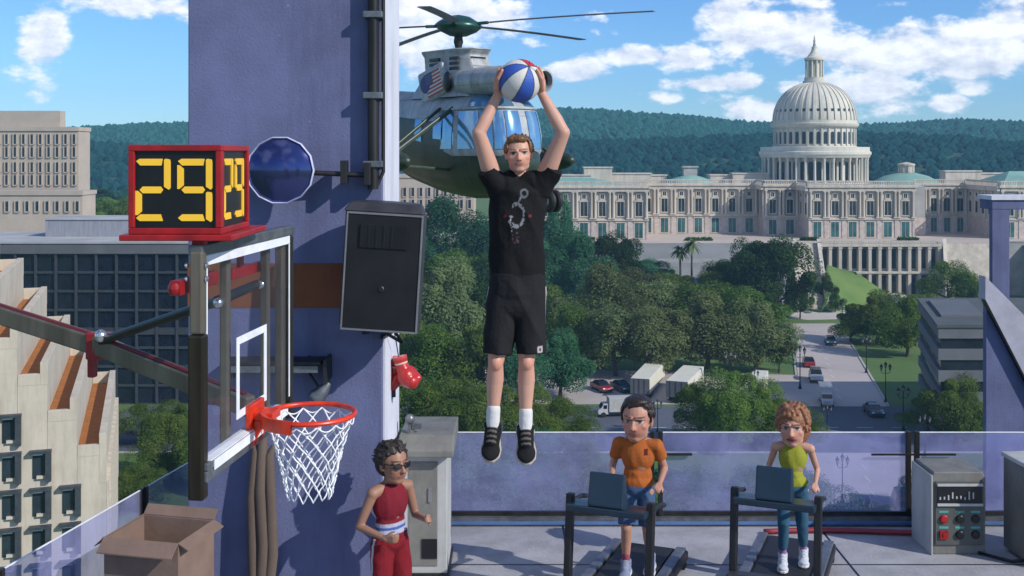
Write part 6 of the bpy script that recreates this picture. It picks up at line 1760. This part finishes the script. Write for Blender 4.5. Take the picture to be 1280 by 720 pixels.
paint_head(c, cols, hc, hh_, hrot, skin, (.12,.06,.03), (.42,.15,.12))
set_col(me, cols); body = link_mesh('body', me, skinmat, PL)
# short brown hair
M_ = Matrix.Translation(hc) @ hrot; m = MB(M_); h = hh_
m.ell((0,.11*h,.185*h),(.37*h,.40*h,.34*h),20,14); m.ell((0,.17*h,.02*h),(.365*h,.33*h,.34*h),20,14)
m.ell((.04*h,-.20*h,.40*h),(.20*h,.16*h,.11*h),14,10); m.ell((-.12*h,-.12*h,.40*h),(.20*h,.18*h,.11*h),14,10); m.ell((-.30*h,-.10*h,.20*h),(.065*h,.12*h,.17*h),10,8); m.ell((.30*h,-.10*h,.20*h),(.065*h,.12*h,.17*h),10,8)
for s_ in (-1,1): m.cap((s_*.335*h,-.04*h,.16*h),(s_*.335*h,-.05*h,.02*h),.035*h,.022*h,8)
tufts(m, h, 320, 7, (.3,-.7,.5), .12, .026)
hair('hair', m, .0032, (.16,.075,.030), PL, hc)
# t-shirt
m = MB()
m.tube([q(646,346,.02), q(646,330,.02), q(646,300,.02), q(646.5,268,.02), q(648,240,.02), q(649,229,.03), q(649,224,.03)], [.163,.163,.162,.168,.168,.12,.082], 28)
for v in m.v: v.y = .02+(v.y-.02)*.68
m.cap(q(640,228,.02), q(624,234,.015), .075, .085); m.cap(q(658,228,.02), q(675,232,.015), .075, .085)
for a, b, e0 in ((q(627,238,.015),q(608.5,211,-.035),elL),(q(673,237,.015),q(692,209,-.035),elR)):
    m.tube([a, a.lerp(b,.55), b], [.082,.070,.064], 20)
def shirt_paint(c, cols):
    X = c[:,0]/sP+645; Z = 575-c[:,2]/sP; fr_ = c[:,1] < 0.0
    def add(mask, col): cols[mask & fr_] = col
    rng = np.array([noise.noise(Vector((v[0]*70, v[2]*70, 3))) for v in c.tolist()])
    # abstract pale swirl ring with drops above and below
    d_ = np.sqrt(((X-646)/8.5)**2+((Z-268)/14)**2)
    cols[(abs(d_-1) < .17) & fr_ & (rng > -.12) & (X-646 > -6)] = (.20,.21,.22)
    d2 = np.sqrt(((X-655)/4.2)**2+((Z-241)/4.6)**2); cols[(abs(d2-1) < .28) & fr_] = (.11,.12,.13)
    cols[(abs((X-648)-(252-Z)*.45) < 1.1) & (Z > 245) & (Z < 256) & fr_] = (.14,.14,.15)
    cols[(abs(X-638.5-1.5*np.sin(Z*.7)) < 1.8) & (Z > 268) & (Z < 288) & fr_ & (rng > 0)] = (.28,.28,.30)
    cols[(abs(X-644) < 4) & (Z > 288) & (Z < 303) & fr_ & (rng > .14)] = (.10,.06,.07)
    for sx_ in (631.5, 662.5): cols[(np.sqrt((X-sx_)**2+(Z-269)**2) < 2.0) & fr_] = (.16,.02,.03)
shirt = clothes('t_shirt', m, .0055, (.0085,.0085,.0095), PL, shirt_paint)
# shorts
m = MB()
m.tube([q(646,340,.02), q(646,352,.02), q(645.5,366,.02), q(645,380,.02)], [.160,.168,.176,.155], 28)
for v in m.v: v.y = .02+(v.y-.02)*.72
m.ell(q(645.5,380,.02),(.172,.126,.12),20,12)
for a, b, w0 in ((q(629,368,.015),q(622,441,-.045),.098),(q(662,368,.015),q(664,441,-.04),.098)):
    m.tube([a, a.lerp(b,.5), b], [w0,w0*.93,w0*.88], 22)
def sh_paint(c, cols):
    X = c[:,0]/sP+645; Z = 575-c[:,2]/sP
    st = (abs(c[:,1]-.005) < .010) & (Z > 358) & (Z < 436) & ((X < 622) | (X > 668)); cols[st] = (.42,.37,.34)
    cols[(abs(X-674.5) < 3.0) & (abs(Z-432.5) < 4.2) & (c[:,1] < -.0)] = (.42,.34,.34)
    cols[(abs(X-674.5) < 1.2) & (abs(Z-433) < 1.6) & (c[:,1] < -.0)] = (.02,.02,.02)
shorts = clothes('shorts', m, .0055, (.014,.014,.016), PL, sh_paint)
for a, k, nm in ((anL,knL,'sock'),(anR,knR,'sock')):
    m = MB(); u = (k-a).normalized(); m.cap(a-u*.02+Vector((0,-.01,-.01)), a+u*.085, .040, .041, 16); clothes('sock', m, .005, (.62,.60,.58), PL)
shoe(PL, q(616,534,-.0), (-.10,-.60,-.80), .245, (.012,.012,.013), (.42,.36,.31), up=(0,-.80,.6), wm_=1.38)
shoe(PL, q(657,537,-.0), (.03,-.60,-.80), .245, (.012,.012,.013), (.42,.36,.31), up=(0,-.80,.6), wm_=1.38)
# ---- ball
BO = bpy.data.materials.new('x'); bpy.data.materials.remove(BO)
bm_ = bmesh.new(); bmesh.ops.create_uvsphere(bm_, u_segments=300, v_segments=160, radius=BR)
me = bpy.data.meshes.new('basketball'); bm_.to_mesh(me); bm_.free(); me.polygons.foreach_set('use_smooth', [True]*len(me.polygons))
c = coords(me)/BR
ax3 = Vector((.41,-.69,.60)).normalized()
upt = (Vector((0,0,1))-ax3*ax3.z).normalized(); lft = upt.cross(ax3); lft = lft if lft.x < 0 else -lft
C_ = c @ np.array([upt,lft,ax3]).T
ang = (np.arctan2(C_[:,1], C_[:,0])-R(15)) % (2*PI)
sec = np.floor(ang/(PI/4)).astype(int)
pal = np.array([(.62,.60,.55),(.035,.10,.42),(.62,.60,.55),(.035,.10,.42),(.62,.60,.55),(.62,.60,.55),(.50,.03,.03),(.50,.03,.03)])
cols = pal[sec % 8].astype(float)
dist = np.abs((ang % (PI/4))-PI/8); rad_ = np.sqrt(C_[:,0]**2+C_[:,1]**2)
seam = (PI/8-dist)*rad_ < .022; cols[seam] = (.03,.03,.04)
set_col(me, cols); me.materials.append(attr_mat('ball_leather', .45, bump=.35, bscale=220, spec=.4))
bo = bpy.data.objects.new('basketball', me); COL.objects.link(bo); bo.location = root+bc
tag(bo, 'red, white and blue basketball held over the head of the leaping player', 'basketball')

# ---------------------------------------------------------------- spectators (large heads, as in the picture)
def spectator(label, x, y, z, rz, tall, h, J, skin, hairf, haircol, top, bottoms, shoes, headrot=0.0, brow=(.03,.02,.015), lips=(.35,.12,.10), female=False, sleeves=None):
    t = thing('person', label, 'person', (x, y, z), rz)
    S = tall/1.75
    def v(a, b, c_): return Vector((a*S, b*S, c_*S))
    hc = v(*J['head']); rot = Matrix.Rotation(headrot,4,'Z')
    m = MB(); head_prims(m, hc, h, rot)
    nk = v(*J['neck']); m.cap(hc-Vector((0,-.05*h,.25*h)), nk, .06*S, .065*S, 16)
    w_ = .145 if female else .158
    m.ell(v(*J['chest']), (w_*S,.11*S,.20*S), 20, 14); m.ell(v(*J['waist']), ((.11 if female else .13)*S,.09*S,.15*S), 18, 12); m.ell(v(*J['pelvis']), (.165*S,.12*S,.13*S), 18, 12)
    for s in ('L','R'):
        sh, el_, wr = v(*J['sh'+s]), v(*J['el'+s]), v(*J['wr'+s]); k = .78 if female else .9
        m.cap(nk, sh, .055*S, .055*S); m.cap(sh, el_, .055*S*k, .042*S*k, 14); m.cap(el_, wr, .042*S*k, .028*S*k, 14)
        hand_relaxed(m, wr, (wr-el_).normalized()+Vector(J.get('hd'+s,(0,0,0))), J.get('pn'+s, ((1 if s=='L' else -1),0,0)), .17*S, J.get('curl',.8))
        hp, kn_, an = v(*J['hp'+s]), v(*J['kn'+s]), v(*J['an'+s])
        m.cap(hp, kn_, .088*S, .055*S, 16); m.cap(kn_, kn_.lerp(an,.35)+Vector((0,.015,0)), .053*S, .055*S, 14); m.cap(kn_.lerp(an,.35)+Vector((0,.015,0)), an, .055*S, .034*S, 14)
        m.cap(an, an+v(0,-.10,-.05), .036*S, .03*S, 10)
    me = fuse(m, .0075, 4, .5); c = coords(me); cols = np.tile(np.array(skin), (len(c),1))
    nzz = np.array([noise.noise(Vector((p[0]*9, p[1]*9, p[2]*9))) for p in c.tolist()]); cols *= (1+.08*nzz)[:,None]
    paint_head(c, cols, hc, h, rot, skin, brow, lips); set_col(me, cols); link_mesh('body', me, skinmat, t)
    m = MB(Matrix.Translation(hc) @ rot); hairf(m, h); hair('hair', m, .008, haircol, t, hc)
    # top
    m = MB(); a, b, p = v(*J['chest']), v(*J['waist']), v(*J['pelvis'])
    k = 1.10
    m.ell(a+Vector((0,0,.01)), (w_*S*k,.125*S,.20*S), 20, 14); m.ell(b, ((.115 if female else .148)*S*1.04,.105*S,.17*S), 18, 12); m.ell(p+Vector((0,0,.05*S)), (.175*S,.13*S,.11*S), 18, 12)
    for s in ('L','R'):
        sh, el_ = v(*J['sh'+s]), v(*J['el'+s])
        if top.get('sleeve', 0): m.cap(nk+Vector((0,0,-.04)), sh, .068*S, .07*S); m.tube([sh, sh.lerp(el_, top['sleeve'])], [.074*S,.070*S], 18)
        else: m.cap(nk.lerp(sh,.55)+Vector((0,0,.0)), a.lerp(sh,.3), .04*S, .06*S)
    clothes('shirt' if top.get('sleeve') else 'tank_top', m, .008, top['col'], t, top.get('paint'))
    m = MB(); m.ell(p, (.182*S,.135*S,.12*S), 18, 12)
    for s in ('L','R'):
        hp, kn_, an = v(*J['hp'+s]), v(*J['kn'+s]), v(*J['an'+s]); ln = bottoms['len']; r = bottoms.get('r',.095)
        if ln <= 1: m.tube([hp, hp.lerp(kn_, ln)], [r*S, r*.93*S], 18)
        else: m.tube([hp, kn_, kn_.lerp(an, ln-1)], [r*S, r*.72*S, r*.55*S], 18)
    clothes('trousers' if bottoms['len'] > 1 else 'shorts', m, .008, bottoms['col'], t, bottoms.get('paint'))
    for s in ('L','R'):
        an = v(*J['an'+s]); shoe(t, an, J.get('toe'+s,(0,-1,-.05)), .30*S*shoes.get('k',1), shoes['col'], shoes['sole'])
        m = MB(); kn_ = v(*J['kn'+s]); u = (kn_-an).normalized(); m.cap(an, an+u*.10*S, .042*S, .042*S); clothes('sock', m, .007, shoes['sock'], t)
    return t, hc, rot
def hair_short(m, h):
    tufts(m, h, 260, 5, (.1,-.5,.9), .10, .03)
    m.ell((0,.12*h,.22*h),(.375*h,.41*h,.35*h),20,14); m.ell((0,.17*h,.0),(.365*h,.33*h,.33*h),18,12); m.ell((0,-.04*h,.44*h),(.30*h,.25*h,.12*h),16,10)
    for s in (-1,1): m.cap((s*.34*h,-.05*h,.2*h),(s*.34*h,-.06*h,.0*h),.05*h,.035*h,8)
def hair_slick(m, h):
    tufts(m, h, 200, 6, (0,1,.1), .26, .035)
    m.ell((0,.13*h,.21*h),(.375*h,.43*h,.35*h),20,14); m.ell((0,.2*h,-.02*h),(.36*h,.34*h,.36*h),18,12)
    for k in range(9): x = (-.28+.07*k)*h; m.cap((x,-.17*h,.40*h-abs(x)*.35),(x*.9,.30*h,.44*h-abs(x)*.5),.05*h,.06*h,8)
    for s in (-1,1): m.cap((s*.34*h,-.06*h,.2*h),(s*.34*h,-.08*h,-.06*h),.05*h,.03*h,8)
def hair_curly(m, h):
    random.seed(3); m.ell((0,.10*h,.18*h),(.40*h,.45*h,.38*h),20,14); m.ell((.05*h,.22*h,-.1*h),(.38*h,.36*h,.42*h),18,12)
    for k in range(230):
        a = random.uniform(0,2*PI); z = random.uniform(-.1,.56); r = math.sqrt(max(.02,1-((z-.12)/.5)**2))
        p = Vector((math.cos(a)*r*.42*h, (.08+math.sin(a)*r*.45)*h, z*h))
        if p.y < -.20*h and p.z < .28*h: continue
        m.ell(p, (.05*h*random.uniform(.7,1.3),)*3, 8, 6)
STAND = dict(head=(0,-.03,1.53), neck=(0,.01,1.36), chest=(0,.0,1.20), waist=(0,0,1.00), pelvis=(0,0,.88), shL=(-.19,0,1.32), shR=(.19,0,1.32),
   elL=(-.25,.04,1.04), elR=(.25,.04,1.04), wrL=(-.24,-.10,.80), wrR=(.24,-.10,.80), hpL=(-.09,0,.86), hpR=(.09,0,.86), knL=(-.11,-.02,.46), knR=(.11,-.02,.46), anL=(-.12,.02,.10), anR=(.12,.02,.10))
RUN = dict(STAND, elL=(-.27,.10,1.06), elR=(.27,.10,1.06), wrL=(-.24,-.22,1.03), wrR=(.24,-.20,.98), hdL=(0,-.2,.3), hdR=(0,-.2,.2), pnL=(.4,0,-1), pnR=(-.4,0,-1), knL=(-.10,-.16,.50), knR=(.10,-.01,.46), anL=(-.11,-.10,.12), anR=(.12,.12,.12), curl=.9)
HEADS = dict(head=(0,-.03,1.565))
def orange_paint(c, cols):
    cols[(abs(c[:,0]-.09) < .018) & (abs(c[:,2]-1.23) < .03) & (c[:,1] < 0)] = (.10,.01,.01)
# first: red basketball kit and sunglasses, beside the violet wall
def kit(c, cols):
    cols[(abs(c[:,2]-1.02) < .045)] = (.35,.36,.45); cols[(abs(c[:,2]-1.02) < .012)] = (.06,.10,.30)
def kit2(c, cols): cols[(abs(c[:,1]) < .018) & (abs(c[:,0]) > .1)] = (.5,.48,.5)
x1_ = P(488,0,9.95).x
J1 = dict(STAND, head=(0,-.04,1.56), elL=(-.29,.06,1.04), wrL=(-.20,-.20,.98), elR=(.29,.02,1.03), wrR=(.22,-.26,1.06), hdL=(.3,-.3,.3), hdR=(-.3,-.2,.6), pnL=(1,0,.2), pnR=(-1,0,0), curl=1.1)
t1, hc1, rot1 = spectator('man with slicked back hair and sunglasses in a red basketball kit beside the violet wall', x1_, 9.95, 0, R(42), 1.78, .36, J1, (.30,.155,.10), hair_slick, (.030,.022,.016),
   dict(col=(.17,.012,.022), paint=kit), dict(len=.95, col=(.18,.010,.016), paint=kit2, r=.105), dict(col=(.5,.5,.5), sole=(.5,.5,.5), sock=(.5,.5,.5)))
h = .36; m = MB(Matrix.Translation(hc1))
for s in (-1,1): m.add([(s*.03*h,-.44*h,.065*h),(s*.26*h,-.385*h,.085*h),(s*.25*h,-.385*h,-.02*h),(s*.15*h,-.43*h,-.055*h),(s*.05*h,-.45*h,-.02*h)]+[(s*.03*h,-.42*h,.065*h),(s*.26*h,-.36*h,.085*h),(s*.25*h,-.36*h,-.02*h),(s*.15*h,-.41*h,-.055*h),(s*.05*h,-.43*h,-.02*h)],
     [(0,1,2,3,4),(9,8,7,6,5)]+[(k,(k+1)%5,5+(k+1)%5,5+k) for k in range(5)]); m.cap((s*.26*h,-.37*h,.07*h),(s*.37*h,.0,.06*h),.012*h,.012*h,6)
m.cap((-.05*h,-.45*h,.05*h),(.05*h,-.45*h,.05*h),.012*h,.012*h,6)
tag(m.build('sunglasses', MT['black'], None), 'black sunglasses worn by the man in the red kit', 'sunglasses')
sg_ = [o for o in COL.objects if o.name.startswith('sunglasses')][-1]; sg_.matrix_basis = Matrix.Translation(t1.location) @ Matrix.Rotation(R(42),4,'Z')
# second: orange t-shirt on a treadmill
YT1 = 11.0; zt1 = .19
spectator('dark haired man in an orange t-shirt walking on a treadmill', P(797,0,YT1).x, YT1, zt1, R(-12), 1.70, .43, dict(RUN, head=(-.0,-.05,1.585)), (.42,.21,.145), hair_short, (.022,.014,.012),
   dict(col=(.36,.10,.022), sleeve=.55, paint=orange_paint), dict(len=.92, col=(.05,.09,.17)), dict(col=(.20,.23,.34), sole=(.55,.55,.57), sock=(.30,.07,.10)), headrot=R(-8))
# third: woman in a green tank top
YT2 = 11.2
spectator('woman with curly auburn hair in a green tank top walking on a treadmill', P(991,0,YT2).x, YT2, zt1, R(-14), 1.58, .40, dict(RUN, head=(0,-.04,1.57)), (.50,.27,.19), hair_curly, (.24,.10,.045),
   dict(col=(.26,.27,.03)), dict(len=1.75, col=(.03,.09,.14), r=.092), dict(col=(.50,.52,.56), sole=(.6,.6,.6), sock=(.30,.16,.33), k=.95), headrot=R(-6), female=True, lips=(.22,.03,.03))
# ---------------------------------------------------------------- treadmills
def treadmill(x, y, rz, label):
    t = thing('treadmill', label, 'treadmill', (x, y, 0), rz, 'pair of dark treadmills facing the court')
    m = MB(); m.box(-.42,.42,-.95,.85,.06,.165); m.build('deck_frame', MT['dark'], t, bevel=.02)
    m = MB(); m.box(-.27,.27,-.65,.80,.1655,.18); m.build('belt', MT['rubber'], t, bevel=.004)
    for s in (-1,1):
        m = MB(); m.box(s*.35-.05,s*.35+.05,-.60,.82,.1655,.20); m.build('side_rail', MT['steel'], t, bevel=.01)
        m = MB(); m.beam((s*.40,-.72,.16),(s*.40,-.62,1.10),.07,.09); m.build('upright', MT['dark'], t, bevel=.01)
        m = MB(); m.tube([(s*.40,-.62,1.02),(s*.40,-.30,.98),(s*.40,-.12,.93)], .024, 10); m.build('handrail', MT['rubber'], t, smooth=True)
        m = MB(); m.box(s*.36-.05,s*.36+.05,.7,.8,0,.059); m.box(s*.36-.05,s*.36+.05,-.9,-.8,0,.059); m.build('foot', MT['rubber'], t)
    m = MB(); m.prism([(-1.0,.06),(-1.02,.22),(-.9,.34),(-.66,.30),(-.62,.18),(-.62,.06)], 'x', -.44, .44); m.build('motor_hood', MT['speaker'], t, bevel=.03, seg=3)
    m = MB(); m.prism([(-.80,1.06),(-.72,1.36),(-.69,1.36),(-.60,1.00),(-.66,.98)], 'x', -.175, .175); m.prism([(-.80,.98),(-.80,1.05),(-.5,1.02),(-.5,.97)], 'x', -.39, .39); cn = m.build('console', mat('dark_blue_console', (.012,.03,.05), .35), t, bevel=.02)
    m = MB(); m.beam((-.0,-.705,1.34),(-.0,-.61,1.06),.32,.012) ; m.build('screen', MT['black'], cn)
    return t
treadmill(P(786,0,YT1).x, YT1+.05, R(-22), 'dark treadmill under the man in the orange t-shirt')
treadmill(P(983,0,YT2).x, YT2+.05, R(-22), 'dark treadmill under the woman in the green tank top')
